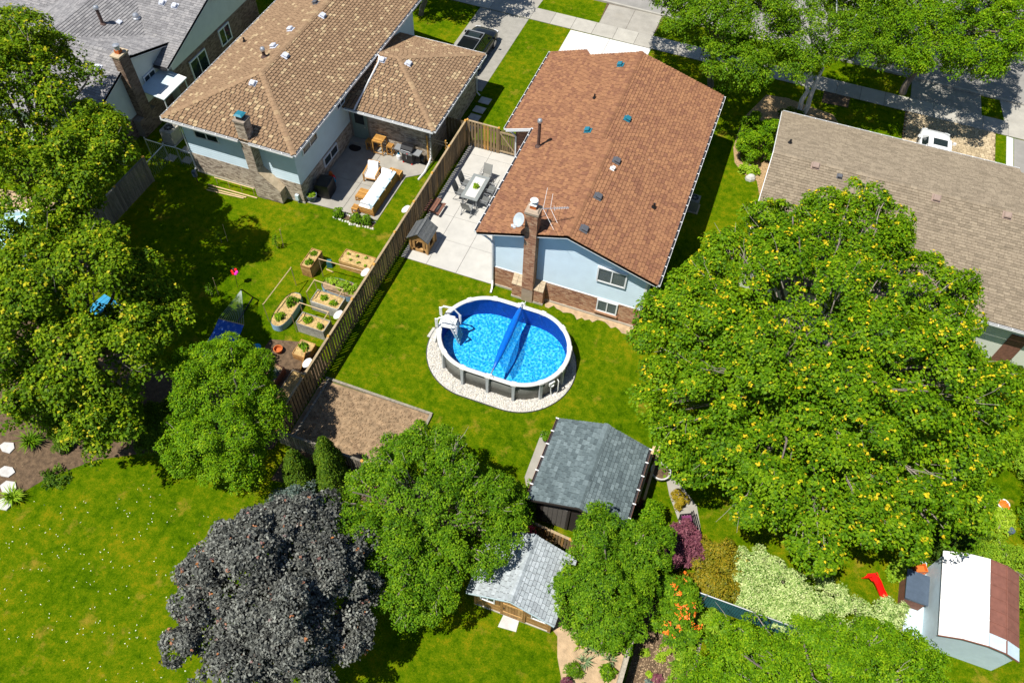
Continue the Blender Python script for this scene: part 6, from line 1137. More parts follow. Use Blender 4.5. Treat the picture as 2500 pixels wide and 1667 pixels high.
tag(MB(T(13.0, 18.0, .0, .3)).box((0, 0, .18), (.24, .2, .36), 0, .5, 0, 0, 0, .8).box((0, 0, .40), (.1, .1, .08)).obj("yellow_can", MT['yellow']), "small yellow can at the back corner of the metal shed", "can")
fp = thing("flower_pot", (15.75, 21.55, 0), "white bowl of orange flowers on the right edge", "flower pot"); MB(T(15.75, 21.55, 0)).lathe((0, 0, 0), [(.14, 0), (.14, .35), (.24, .5), (.27, .56), (.23, .55)], 18).obj("bowl", MT['whitep'], fp)
tag(MB(T(16.2, 20.55, 0)).lathe((0, 0, 0), [(.14, 0), (.17, .3), (.16, .32), (.05, .3)], 14).obj("blue_pot", MT['bluebox']), "small dark blue pot near the right edge below the flower bowl", "pot")
for (x, y, s, lb) in ((1.5, 38.6, .26, "pale flat rock at the edge of the round shrub bed"), (5.55, 43.9, .5, "grey boulder in the bed behind the driftwood roof, left one"), (7.1, 44.3, .5, "grey boulder in the bed behind the driftwood roof, right one")): tag(MB(T(x, y, 0, rng.random())).lathe((0, 0, 0), [(s, 0), (s * .95, .15), (s * .6, .3), (s * .15, .36)], 7, sx=1.25).obj("rock", MT['flag']), lb, "rock")
tag(MB(T(-4.08, 17.5, .03)).lathe((0, 0, 0), [(.13, 0), (.18, .26), (.19, .28), (.15, .28)], 14).obj("plant_pot", MT['grey']), "grey pot holding a small bush at the top of the concrete strip by the shed", "pot")
# ================================================================== cars
def car(name, label, x, y, rz, paint, L=4.6, Wd=1.8, Ht=1.62, hood=1.0, bars=False, hatch=.35):
    t = thing(name, (x, y, .02), label, "car"); M = T(x, y, .02, rz); hw = Wd / 2; belt = .98
    st = [(-L / 2, .42, .80, .80), (-L / 2 + .08, .30, .92, .92), (-L / 2 + .5, .24, .97, .985), (-.9, .22, .99, .995), (.75, .22, .98, .99), (1.05, .22, .96, .99), (L / 2 - .55, .24, .90, .97), (L / 2 - .16, .30, .80, .90), (L / 2, .42, .62, .76)]
    vs = []; nr = 12
    for (yy, zb, zt, k) in st:
        w = hw * k; prof = [(-w * .86, zb), (-w, zb + .12), (-w, zb + (zt - zb) * .55), (-w * .965, zt - .10), (-w * .86, zt - .02), (-w * .45, zt + .015), (w * .45, zt + .015), (w * .86, zt - .02), (w * .965, zt - .10), (w, zb + (zt - zb) * .55), (w, zb + .12), (w * .86, zb)]
        vs += [(a, yy, b) for a, b in prof]
    body = MB(M).add(vs, [(i * nr + j, i * nr + (j + 1) % nr, (i + 1) * nr + (j + 1) % nr, (i + 1) * nr + j) for i in range(len(st) - 1) for j in range(nr)] + [tuple(range(nr - 1, -1, -1)), tuple((len(st) - 1) * nr + j for j in range(nr))]).obj("body", paint, t, True)
    yb, yr0, yr1, yf_ = -L / 2 + .12, -L / 2 + .12 + hatch, .35, 1.15; wb, wt = hw * .90, hw * .70; zt = Ht
    B = [(-wb, yb, belt - .02), (wb, yb, belt - .02), (wb, yf_, belt - .03), (-wb, yf_, belt - .03)]; Tt = [(-wt, yr0, zt - .05), (wt, yr0, zt - .05), (wt, yr1, zt - .04), (-wt, yr1, zt - .04)]
    MB(M).add(B + Tt, [(0, 1, 5, 4), (1, 2, 6, 5), (2, 3, 7, 6), (3, 0, 4, 7), (4, 5, 6, 7)]).obj("cabin", paint, t)
    rf = [(-wt, yr0, zt - .045), (-wt * .5, yr0 - .02, zt), (wt * .5, yr0 - .02, zt), (wt, yr0, zt - .045)]; rf2_ = [(-wt, yr1, zt - .035), (-wt * .5, yr1 + .02, zt + .005), (wt * .5, yr1 + .02, zt + .005), (wt, yr1, zt - .035)]
    MB(M).add(rf + rf2_, [(0, 1, 5, 4), (1, 2, 6, 5), (2, 3, 7, 6)]).obj("roof", paint, t, True)
    def pane(a, b, c, d, name, ins=.08):
        P4 = [Vector(p) for p in (a, b, c, d)]; cen = sum(P4, Vector()) / 4; n = (P4[1] - P4[0]).cross(P4[3] - P4[0]).normalized()
        if n.dot(cen - Vector((0, (yb + yf_) / 2, belt))) < 0: n = -n
        q = [cen + (p - cen) * (1 - ins) + n * .012 for p in P4]; MB(M).extr(q, n * .004).obj(name, MT['glass'], t)
    pane(B[3], B[2], Tt[2], Tt[3], "windshield"); pane(B[0], B[1], Tt[1], Tt[0], "rear_window", .12)
    for s in (0, 1):
        b0, b1 = (B[1], B[2]) if s else (B[0], B[3]); t0, t1 = (Tt[1], Tt[2]) if s else (Tt[0], Tt[3])
        lp = lambda p, q, f: tuple(Vector(p).lerp(Vector(q), f))
        for (f0, f1, g0, g1) in ((.08, .34, .02, .30), (.36, .62, .33, .64), (.64, .92, .67, .98)): pane(lp(b0, b1, f0), lp(b0, b1, f1), lp(t0, t1, g1), lp(t0, t1, g0), "side_window", .1)
        sx = 1 if s else -1; MB(M).box((sx * (hw + .09), .92, 1.03), (.2, .1, .14), 0, .5, 0, 0, 0, .8).obj("mirror", paint, t); MB(M).box((sx * (hw * .72), L / 2 - .1, .68), (.34, .14, .12), -sx * .3).obj("headlight", MT['lamp'], t); MB(M).box((sx * (hw * .78), -L / 2 + .05, .82), (.24, .08, .16)).obj("taillight", MT['red'], t)
        for yy in (-L * .29, L * .29):
            q = M @ Matrix.Translation((sx * (hw - .1), yy, .33)) @ Matrix.Rotation(R90, 4, 'Y'); wh = MB(q).lathe((0, 0, -.11), [(.24, 0), (.33, .02), (.34, .11), (.33, .2), (.24, .22)], 22).obj("wheel", MT['tyre'], t); MB(q).lathe((0, 0, .09 if sx > 0 else -.13), [(.05, .0), (.23, .015), (.23, .03), (.05, .04)], 10).obj("rim", MT['rim'], wh)
    MB(M).box((0, L / 2 - .03, .5), (1.3, .06, .2)).obj("grille", MT['black'], t); MB(M).box((0, yr1 - .45, zt + .008), (wt * 1.25, .62, .012)).obj("sunroof", MT['glass'], t)
    if bars:
        for s in (-1, 1): MB(M).tube([(s * wt * .92, yr0 + .1, zt + .03), (s * wt * .92, yr1 - .05, zt + .03)], .018, 6).obj("roof_rail", MT['steel'], t)
        for yy in (yr1 - .15, yr1 - .85): MB(M).box((0, yy, zt + .06), (wt * 1.9, .09, .03)).obj("crossbar", MT['steel'], t)
    return t
car("parked_car", "black car with silver roof bars parked on the grey driveway behind the garage", -18.22, 43.6, 0, MT['carblack'], 4.6, 1.84, 1.64, bars=True)
car("parked_car", "white car parked on the paved driveway behind the driftwood roof", 11.45, 44.2, 0.0, MT['carwhite'], 4.5, 1.86, 1.62, hatch=.25)
# ------------------------------------------------------------------ foliage
def fnoise(P, s, seed):
    r = np.random.default_rng(seed); out = np.zeros(len(P))
    for k in range(6):
        d = r.normal(size=3); d /= np.linalg.norm(d); out += np.sin((P @ d) * s * (1 + .7 * k) + r.uniform(0, 6.28)) / (1 + .5 * k)
    return out / 2.2
def unit(v): return v / np.maximum(1e-9, np.linalg.norm(v, axis=1))[:, None]
def leaves(C, Nn, K, R, leaf, seed, tip=0.0, flat=.5, droop=.3, asp=.55, tint=None, spread=.5, upb=.9):
    """K leaves round every clump centre C with outward normal Nn -> verts, tint"""
    g = np.random.default_rng(seed); n = len(C); C = np.repeat(C, K, 0); Nn = np.repeat(Nn, K, 0); R = np.repeat(np.broadcast_to(R, (n,)), K); ct = np.repeat(g.normal(0, .13, n), K)
    N_ = len(C); a = g.normal(size=(N_, 3)); a -= Nn * (a * Nn).sum(1)[:, None]; a = unit(a); rad = np.sqrt(g.random(N_)); h = g.normal(0, flat * .5, N_)
    if tip: h = np.where(rad < .3, np.abs(h) + .25, h)
    P = C + a * (rad * R)[:, None] + Nn * (h * R * .6)[:, None]; P[:, 2] -= droop * R * rad ** 2
    nn = unit(Nn * .8 + g.normal(0, spread, (N_, 3)) + np.array([0, 0, upb])); ax = a + g.normal(0, .45, (N_, 3)); ax -= nn * (ax * nn).sum(1)[:, None]; ax = unit(ax); bx_ = np.cross(nn, ax); s = leaf * g.uniform(.6, 1.35, N_)
    L = ax * s[:, None]; B = bx_ * (s * asp)[:, None]; fold = nn * (s * .16)[:, None]
    V = np.stack([P - L * .5, P + B * .5 + fold, P + L * .5 - np.array([0, 0, 1.]) * (s * .12)[:, None], P - B * .5 + fold], 1).reshape(-1, 3)
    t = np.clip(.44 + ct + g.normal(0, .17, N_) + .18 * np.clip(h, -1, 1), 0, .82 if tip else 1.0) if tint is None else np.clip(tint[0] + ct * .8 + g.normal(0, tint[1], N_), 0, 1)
    if tip:
        fl = np.repeat(g.random(n) < tip, K); m_ = (rad < .30) & fl & (g.random(N_) < .85); t[m_] = g.uniform(.84, 1.0, m_.sum())
    return V, np.repeat(t, 4)
def leafmesh(name, V, t, m, parent, origin=None):
    n = len(V) // 4; me = bpy.data.meshes.new(name); o = Vector(origin) if origin is not None else Vector((float(V[:, 0].mean()), float(V[:, 1].mean()), float(V[:, 2].min())))
    me.vertices.add(len(V)); me.vertices.foreach_set("co", (V - np.array(o)).astype(np.float32).ravel()); me.loops.add(len(V)); me.loops.foreach_set("vertex_index", np.arange(len(V), dtype=np.int32))
    me.polygons.add(n); me.polygons.foreach_set("loop_start", np.arange(0, 4 * n, 4, dtype=np.int32)); me.polygons.foreach_set("loop_total", np.full(n, 4, dtype=np.int32))
    at = me.attributes.new("tint", 'FLOAT', 'POINT'); at.data.foreach_set("value", t.astype(np.float32)); me.materials.append(m); me.update(calc_edges=True); return link(name, me, o, parent)
def lobe_points(lobes, n, seed, gap=.0, gs=1.1, low=-.35, inner=.12, shell=(.80, 1.04)):
    g = np.random.default_rng(seed); lobes = [(np.array(c, float), np.array(r, float)) for c, r in lobes]; w = np.array([(r[0] * r[1] + r[0] * r[2] + r[1] * r[2]) for c, r in lobes]); w /= w.sum(); P, D = [], []
    tries = 0
    while sum(map(len, P)) < n and tries < 40:
        tries += 1; k = n; li = g.choice(len(lobes), k, p=w); d = unit(g.normal(size=(k, 3))); keep = (d[:, 2] > low) | (g.random(k) < .12); c = np.array([lobes[i][0] for i in li]); r = np.array([lobes[i][1] for i in li])
        f = g.uniform(*shell, k); inn = g.random(k) < inner; f[inn] *= g.uniform(.45, .9, inn.sum()); bump = 1 + .10 * fnoise(d * 3 + c, 1.6, seed + 5); p = c + d * r * (f * bump)[:, None]
        for j, (cc, rr) in enumerate(lobes): q = (((p - cc) / rr) ** 2).sum(1); keep &= ~((q < .70) & (li != j) & ~inn)
        if gap: keep &= fnoise(p, gs, seed + 9) > -1 + gap
        nd = unit(d / r * r.mean() + np.array([0, 0, .35])); P.append(p[keep]); D.append(nd[keep])
    return np.concatenate(P)[:n], np.concatenate(D)[:n]
def sublobes(lobes, seed, k=9, amp=1.0):
    g = np.random.default_rng(seed); out = []
    for c, r in lobes:
        c, r = np.array(c, float), np.array(r, float); out.append((c, r * (.90 - .12 * amp))); rm = r.mean()
        for _ in range(int(k * 2.2)):
            d = unit(g.normal(size=(1, 3)))[0]; d[2] = abs(d[2]) * .95 - .2; d /= np.linalg.norm(d); q = rm * g.uniform(.13, .27); f = g.uniform(.80, .80 + .2 * amp)
            out.append((c + d * r * f, np.array([q * g.uniform(.8, 1.3), q * g.uniform(.8, 1.3), q * .7])))
    return out
def limb(mb, a, b, r0, r1, g, sag=.1, n=5):
    a, b = np.array(a, float), np.array(b, float); pts = []; L = np.linalg.norm(b - a)
    for i in range(n + 1):
        f = i / n; p = a + (b - a) * f; p = p + np.array([g.uniform(-1, 1), g.uniform(-1, 1), 0]) * L * .05 * math.sin(math.pi * f); p[2] += L * sag * math.sin(math.pi * f * .8); pts.append(tuple(p))
    mb.tube(pts, [r0 + (r1 - r0) * i / n for i in range(n + 1)], 6, cap=False); return pts
def tree(name, label, cat, base, lobes, clumps, K, R, leaf, m, seed, group=None, tip=0., bark=None, trunk_r=.22, limbs=14, gap=.25, gs=1.0, tint=None, twigs=40, top=None, droop=.3, inner=.12, flat=.5, asp=.55, low=-.35, spread=.5, stems=1, shell=(.80, 1.04), sub=10):
    t = thing(name, (base[0], base[1], 0), label, cat, group); g = np.random.default_rng(seed)
    P, D = lobe_points(sublobes(lobes, seed + 3, sub) if sub else lobes, clumps, seed, gap, gs, low, inner, shell); P[:, 2] = np.maximum(P[:, 2], .08)
    V, tt = leaves(P, D, K, R * g.uniform(.7, 1.25, len(P)), leaf, seed + 1, tip, flat, droop, asp, tint, spread); V[:, 2] = np.maximum(V[:, 2], .02)
    leafmesh("crown", V, tt, m, t)
    if trunk_r:
        cz = np.mean([l[0][2] for l in lobes]); cc = np.mean([l[0] for l in lobes], 0); tk = MB(); fork = np.array([base[0] * .4 + cc[0] * .6, base[1] * .4 + cc[1] * .6, max(.5, cz * .62)])
        for s in range(stems):
            bs = np.array([base[0] + (s - (stems - 1) / 2) * .35, base[1] + .1 * s, -.02]); limb(tk, bs, fork + np.array([(s - (stems - 1) / 2) * .6, 0, 0]), trunk_r, trunk_r * .6, g, .0, 6)
        tk.obj("trunk", bark or MT['bark'], t, True); ends = []
        lb = MB(); idx = g.choice(len(P), min(limbs, len(P)), replace=False)
        for i in idx:
            e = P[i] - D[i] * R * .3; pts = limb(lb, fork, e, trunk_r * .42, .03, g, .08, 6); ends.append(pts)
        if lb.v: lb.obj("limbs", bark or MT['bark'], t, True)
        tw = MB()
        for k in range(twigs):
            i = g.integers(len(P)); j = ends[g.integers(len(ends))] if ends else None; e = P[i] + D[i] * R * g.uniform(-.1, .35); pv = P[i] - (P[i] - fork) * g.uniform(.18, .34) ; limb(tw, pv, e, .028, .008, g, .04, 4)
            for q in range(2): limb(tw, pv + (e - pv) * g.uniform(.3, .6), e + g.normal(0, R * .8, 3), .014, .005, g, .03, 3)
        if tw.v: tag(tw.obj("twigs", MT['barkpale'] if bark is None else bark, t), kind="stuff")
    return t
def shrub(name, label, cat, c, r, clumps, K, R, leaf, m, seed, group=None, **kw):
    return tree(name, label, cat, (c[0], c[1]), [((c[0], c[1], r[2] * .55), r)] if not isinstance(r, list) else r, clumps, K, R, leaf, m, seed, group, trunk_r=kw.pop('trunk_r', .05), limbs=kw.pop('limbs', 6), twigs=kw.pop('twigs', 0), sub=kw.pop('sub', 5), **kw)
def blades(name, label, cat, c, rad, n, ln, m, seed, group=None, wid=.025, lean=.6, parts=False):
    """tuft of strap leaves"""
    g = np.random.default_rng(seed); t = thing(name, (c[0], c[1], 0), label, cat, group); vs = []; tt = []
    for i in range(n):
        a = g.uniform(0, 6.283); r0 = rad * .35 * math.sqrt(g.random()); b = np.array([c[0] + r0 * math.cos(a), c[1] + r0 * math.sin(a), 0]); L = ln * g.uniform(.6, 1.2); k = lean * g.uniform(.4, 1.2); d = np.array([math.cos(a), math.sin(a), 0]); s = np.array([-d[1], d[0], 0]) * wid * g.uniform(.7, 1.3)
        mid = b + d * L * k * .35 + np.array([0, 0, L * .62]); end = b + d * L * k + np.array([0, 0, L * (.62 + .2 * (1 - k))]); tv = np.clip(g.normal(.5, .2), 0, 1)
        vs += [b - s, b + s, mid + s, mid - s, mid - s, mid + s, end + s * .15, end - s * .15]; tt += [tv * .8] * 4 + [tv] * 4
    leafmesh("leaves", np.array(vs), np.array(tt), m, t); return t
# ================================================================== trees
tree("maple_tree", "huge maple with yellow shoot tips covering the right side yard", "tree", (5.6, 21.0), [((4.6, 22.6, 6.3), (4.6, 4.8, 3.2)), ((8.4, 21.5, 6.6), (4.3, 4.6, 3.0)), ((2.6, 18.8, 4.6), (3.4, 3.0, 2.3)), ((6.9, 17.6, 4.6), (3.8, 3.2, 2.2)), ((10.2, 18.8, 4.8), (3.0, 3.0, 2.2)), ((4.6, 26.4, 6.4), (3.6, 3.4, 2.5)), ((8.5, 26.0, 6.2), (3.4, 3.2, 2.4)), ((11.0, 22.8, 5.2), (2.8, 3.0, 2.2)), ((1.6, 22.7, 5.2), (3.2, 3.4, 2.2)), ((6.2, 28.6, 6.9), (2.4, 2.2, 2.0)), ((2.2, 25.6, 5.6), (2.1, 2.1, 1.8))],
     5200, 42, .36, .125, MT['maple'], 11, None, .42, None, .32, 36, .40, 1.3, None, 300, droop=.35, inner=.08, asp=.7, sub=14)
tree("maple_tree", "tall maple at the upper left in front of the grey-roofed house", "tree", (-30.5, 18.6), [((-31.8, 20.2, 8.4), (3.5, 3.6, 3.0)), ((-34.6, 22.4, 8.0), (3.6, 3.8, 3.0)), ((-28.8, 17.2, 7.2), (3.3, 3.3, 2.6)), ((-32.0, 17.6, 7.4), (3.8, 3.2, 2.6)), ((-33.0, 23.6, 7.6), (2.2, 2.2, 2.0)), ((-29.8, 21.6, 6.4), (1.8, 1.9, 1.7)), ((-26.7, 18.9, 8.4), (2.2, 2.2, 1.7))],
     2600, 40, .38, .135, MT['maple2'], 21, "large maples on the left", .45, None, .30, 26, .58, 1.2, None, 110, droop=.3, inner=.08, asp=.7, sub=12)
tree("maple_tree", "spreading maple on the lower left in front of the shaded garden", "tree", (-23.5, 13.0), [((-23.8, 13.6, 6.6), (3.2, 3.0, 2.4)), ((-21.6, 11.6, 5.6), (2.9, 2.7, 2.2)), ((-24.6, 11.2, 5.8), (3.2, 2.6, 2.3)), ((-25.8, 14.6, 6.2), (2.8, 2.6, 2.3)), ((-21.0, 9.9, 4.2), (2.0, 1.6, 1.5)), ((-23.6, 9.4, 5.0), (2.4, 1.8, 1.8)), ((-21.2, 13.6, 5.2), (1.9, 2.0, 1.6)), ((-26.6, 9.6, 5.0), (2.2, 1.6, 1.8))],
     2400, 40, .38, .135, MT['maple2'], 31, "large maples on the left", .45, None, .28, 22, .48, 1.3, None, 90, droop=.3, inner=.08, asp=.7, sub=12)
tree("garden_tree", "bright green fine-leaved tree beside the lower end of the long fence", "tree", (-16.9, 12.1), [((-17.0, 12.8, 4.0), (1.9, 2.0, 1.8)), ((-16.0, 11.2, 3.4), (1.9, 1.8, 1.7)), ((-17.8, 13.4, 4.2), (1.5, 1.6, 1.5)), ((-15.6, 12.8, 3.2), (1.3, 1.5, 1.4)), ((-17.3, 10.6, 2.7), (1.8, 1.3, 1.4)), ((-15.4, 10.4, 2.5), (1.4, 1.2, 1.2))],
     1900, 40, .26, .085, MT['leafbright'], 41, None, 0., None, .13, 18, .45, 1.9, None, 20, inner=.12, sub=12)
tree("purple_maple_tree", "round dark purple maple at the bottom of the picture", "tree", (-10.3, 5.9), [((-10.6, 6.2, 4.3), (2.9, 3.0, 2.7)), ((-11.7, 5.0, 3.5), (2.2, 2.2, 2.2)), ((-9.4, 5.2, 3.8), (2.2, 2.4, 2.3)), ((-10.4, 7.8, 4.0), (2.2, 2.0, 2.1)), ((-11.9, 6.8, 3.6), (1.9, 2.0, 1.9)), ((-9.0, 7.0, 3.6), (1.6, 1.7, 1.9))],
     2600, 38, .28, .115, MT['purple'], 51, None, .12, None, .2, 20, .34, 1.6, None, 0, inner=.10, spread=.75, asp=.6, sub=12)
tree("garden_tree", "wide mid-green tree between the purple maple and the pale-roofed shed", "tree", (-7.0, 10.5), [((-7.2, 11.3, 3.9), (2.5, 2.5, 1.9)), ((-8.6, 10.4, 3.2), (2.0, 2.2, 1.7)), ((-5.4, 10.9, 3.4), (2.0, 2.4, 1.7)), ((-6.6, 8.9, 2.9), (1.9, 1.8, 1.6)), ((-7.8, 12.8, 3.4), (1.8, 1.6, 1.5)), ((-5.2, 12.3, 3.0), (1.5, 1.4, 1.4)), ((-4.4, 12.6, 2.6), (1.2, 1.1, 1.1))],
     2300, 40, .27, .095, MT['leafmid'], 61, None, 0., None, .16, 26, .50, 1.6, None, 130, inner=.12, sub=12)
tree("lilac_tree", "dense rounded green tree right of the pale-roofed shed", "tree", (0.7, 11.4), [((-.4, 12.6, 3.0), (1.15, 1.3, 1.4)), ((1.3, 12.8, 2.9), (1.1, 1.3, 1.4)), ((.3, 11.0, 2.6), (1.5, 1.4, 1.5)), ((-.7, 10.6, 2.0), (1.1, 1.1, 1.3)), ((1.0, 9.8, 2.0), (1.2, 1.0, 1.3)), ((1.6, 11.2, 2.2), (.8, 1.2, 1.2)), ((.1, 9.8, 1.6), (1.0, .8, 1.1))],
     1400, 40, .21, .09, MT['leafmid'], 71, None, 0., None, .1, 14, .40, 2.4, None, 0, inner=.10, asp=.5, sub=9)
tree("garden_tree", "broad light green tree filling the bottom right corner", "tree", (8.5, 9.6), [((6.4, 10.0, 2.9), (2.0, 1.7, 1.4)), ((8.6, 10.4, 3.2), (2.2, 2.0, 1.5)), ((10.6, 11.2, 2.9), (1.9, 1.8, 1.4)), ((7.6, 8.6, 2.8), (2.4, 1.8, 1.5)), ((10.0, 9.4, 2.8), (2.2, 1.7, 1.4)), ((11.9, 12.2, 2.3), (1.2, 1.3, 1.1)), ((11.6, 10.4, 2.3), (1.6, 1.5, 1.2)), ((5.2, 8.8, 2.2), (1.5, 1.3, 1.1)), ((12.6, 11.6, 1.7), (1.0, 1.2, 1.0))],
     2400, 38, .25, .085, MT['leafbright'], 81, None, 0., None, .14, 20, .40, 1.9, None, 60, inner=.10, sub=12)
# street side
tree("birch_tree", "white-trunked birch clump behind the left end of the driftwood roof", "tree", (3.4, 45.8), [((2.6, 44.6, 6.2), (2.2, 2.0, 2.1)), ((4.8, 46.2, 6.4), (2.4, 2.2, 2.2)), ((1.2, 46.2, 7.2), (2.4, 2.2, 2.3)), ((2.0, 43.0, 5.4), (1.6, 1.4, 1.4)), ((5.6, 45.2, 5.8), (1.8, 1.6, 1.6))], 1500, 38, .33, .115, MT['leafstreet'], 91, "street trees", 0., MT['birch'], .16, 12, .45, 1.5, None, 24, stems=2, inner=.12, sub=10)
tree("street_tree", "leafy green street tree right behind the brown roof", "tree", (-2.6, 46.5), [((-3.2, 43.2, 6.4), (2.6, 2.2, 2.5)), ((-5.6, 45.4, 7.0), (2.6, 2.6, 2.5)), ((-1.2, 44.4, 6.4), (2.6, 2.6, 2.6)), ((-2.4, 47.4, 7.8), (3.0, 2.6, 2.5)), ((-1.0, 41.3, 5.2), (1.9, 1.6, 1.9)), ((-4.0, 44.4, 7.4), (2.4, 2.2, 2.2)), ((-7.6, 47.6, 6.6), (2.2, 2.2, 2.0))], 3000, 38, .33, .115, MT['leafstreet'], 92, "street trees", 0., None, .22, 18, .32, 1.5, None, 20, inner=.14, sub=10)
tree("street_tree", "yellow-green street tree over the paved driveway at the upper right", "tree", (9.4, 50.6), [((8.4, 46.6, 6.0), (2.8, 2.4, 2.1)), ((11.2, 47.2, 6.0), (2.6, 2.4, 2.1)), ((9.4, 49.4, 7.0), (3.4, 3.0, 2.3)), ((6.2, 48.0, 6.6), (2.8, 2.6, 2.1)), ((12.6, 49.4, 6.4), (2.2, 2.4, 2.0)), ((10.8, 52, 7.2), (3.4, 3, 2.4)), ((6.0, 51.5, 7.2), (3.0, 2.6, 2.2))], 3200, 38, .34, .12, MT['leafbright'], 93, "street trees", 0., None, .24, 16, .34, 1.4, None, 20, inner=.14, sub=10)
tree("street_tree", "street tree beyond the far kerb at the top right corner", "tree", (14.5, 57), [((15.5, 57, 6.0), (3.4, 3.4, 2.8)), ((12, 58, 6.5), (3.2, 3.2, 2.8)), ((19, 60, 6.5), (3, 3, 3)), ((8, 57, 6.5), (3, 3, 3))], 900, 40, .5, .16, MT['leafbright'], 94, "street trees", 0., None, .22, 10, .4, 1.3, None, 0, inner=.14)
tree("street_tree", "front yard tree beyond the top edge that shades the grey driveway", "tree", (-23.6, 46.6), [((-23.8, 46.6, 4.6), (2.6, 2.2, 2.0)), ((-21.4, 47.2, 4.6), (2.0, 1.9, 1.7)), ((-25.6, 47.0, 5.0), (2.2, 2.2, 1.9)), ((-21.6, 48.4, 5.2), (2.4, 2.0, 1.9)), ((-19.6, 48.2, 4.8), (1.6, 1.4, 1.4))], 700, 40, .42, .15, MT['leafstreet'], 95, "street trees", 0., None, .2, 12, .35, 1.3, None, 0, inner=.14)
# ================================================================== shrubs
shrub("round_shrub", "clipped round bright green shrub left of the driftwood roof", "shrub", (1.2, 41.0), (1.3, 1.55, 1.6), 520, 40, .22, .10, MT['leafbright'], 101, gap=.3, gs=2.2, inner=.1, twigs=0, sub=12)
def cedar(c, r, h, seed, label):
    t = thing("cedar_shrub", (c[0], c[1], 0), label, "shrub", "conical cedars behind the bare bed"); g = np.random.default_rng(seed); n = 420; z = h * g.random(n) ** 1.25 * .97 + .05; a = g.uniform(0, 6.283, n); rr = r * np.clip(1 - (z / h) ** 1.7, .05, 1) ** .75 * (1 + .13 * np.sin(4 * a + z * 3)) * g.uniform(.8, 1.03, n)
    P = np.stack([c[0] + rr * np.cos(a), c[1] + rr * np.sin(a), z], 1); D = unit(np.stack([np.cos(a), np.sin(a), np.full(n, .55)], 1)); V, tt = leaves(P, D, 34, .17, .075, seed + 1, 0., .6, .1, .5, (.5, .2), .7); V[:, 2] = np.maximum(V[:, 2], .02); leafmesh("crown", V, tt, MT['leafdark'], t); MB().tube([(c[0], c[1], 0), (c[0], c[1], h * .8)], [.09, .02], 6).obj("trunk", MT['bark'], t)
cedar((-13.35, 11.55), .72, 3.0, 111, "conical cedar shrub nearest the long fence, left of the pair"); cedar((-12.35, 12.45), .66, 3.3, 112, "tall conical cedar behind, touching the bare garden bed"); cedar((-11.75, 11.75), .75, 3.2, 113, "conical cedar shrub in front of the tallest one, nearest the blue-grey shrub")
shrub("blue_grey_shrub", "blue-grey feathery shrub in front of the conical cedars", "shrub", (-12.9, 10.2), [((-12.9, 10.4, .8), (1.0, .9, 1.0)), ((-13.4, 9.7, .6), (.8, .7, .8)), ((-12.3, 10.0, .6), (.7, .7, .8))], 330, 30, .24, .085, MT['bluegrey'], 121, tint=(.4, .25))
shrub("plum_shrub", "small dark plum-red shrub right of the cedars", "shrub", (-10.75, 12.6), (.42, .38, .8), 70, 26, .18, .09, MT['plum'], 122, tint=(.5, .25))
shrub("white_flower_shrub", "shrub with cream white flowers at the corner of the bare bed", "shrub", (-10.0, 13.0), (.65, .6, 1.2), 120, 26, .22, .11, MT['leafbright'], 123); shrub("white_flower_shrub", "cluster of cream blossoms on the shrub by the bare bed", "flowers", (-9.8, 12.85), (.6, .5, 1.5), 60, 14, .2, .09, MT['flower_w'], 124, trunk_r=0)
shrub("rose_bush", "bush with red and pink blossoms above the pale-roofed shed", "shrub", (-4.4, 12.7), [((-4.6, 12.9, 1.1), (.9, .7, 1.0)), ((-3.7, 12.6, 1.2), (.7, .5, .9))], 200, 30, .24, .10, MT['leafmid'], 125); shrub("rose_bush", "red and pink blossoms arching toward the pale-roofed shed ridge", "flowers", (-3.8, 12.5), [((-3.9, 12.5, 1.4), (.9, .5, .75)), ((-3.4, 12.35, 1.5), (.5, .35, .5))], 110, 16, .2, .085, MT['flower_r'], 126, trunk_r=0, tint=(.5, .3))
shrub("green_shrub", "upright green shrub at the left front corner of the slate-roofed shed", "shrub", (-3.95, 14.1), (.5, .6, 1.4), 140, 30, .2, .09, MT['leafmid'], 127)
shrub("smokebush", "maroon smokebush beside the dark garden bench", "shrub", (2.9, 14.4), [((2.6, 14.0, .9), (.75, .65, 1.0)), ((3.1, 14.8, .9), (.6, .6, 1.0)), ((3.5, 14.3, .7), (.5, .5, .8))], 300, 30, .22, .10, MT['plum'], 128, tint=(.55, .22))
shrub("golden_shrub", "golden green feathery shrub left of the pale variegated shrub", "shrub", (4.5, 13.8), [((4.3, 14.4, .9), (.9, .8, .9)), ((4.6, 13.4, .8), (1.0, .8, .9)), ((3.9, 13.2, .5), (.7, .5, .6)), ((5.2, 14.3, .7), (.6, .7, .8))], 420, 32, .22, .085, MT['gold'], 129, tint=(.5, .25))
shrub("variegated_shrub", "large pale cream and green variegated shrub above the teal fence", "shrub", (7.6, 13.8), [((6.0, 14.4, 1.0), (.9, .9, 1.0)), ((7.2, 14.1, 1.1), (1.2, 1.0, 1.1)), ((8.7, 13.9, 1.1), (1.3, 1.0, 1.1)), ((6.4, 13.4, .8), (1.0, .7, .9)), ((8.0, 13.1, .8), (1.2, .6, .9)), ((10.0, 13.9, 1.0), (.9, .7, 1.0)), ((11.3, 14.5, .9), (.6, .6, .9))], 1150, 38, .23, .085, MT['varieg'], 130, tint=(.5, .26), gap=.5, gs=2.4, sub=9)
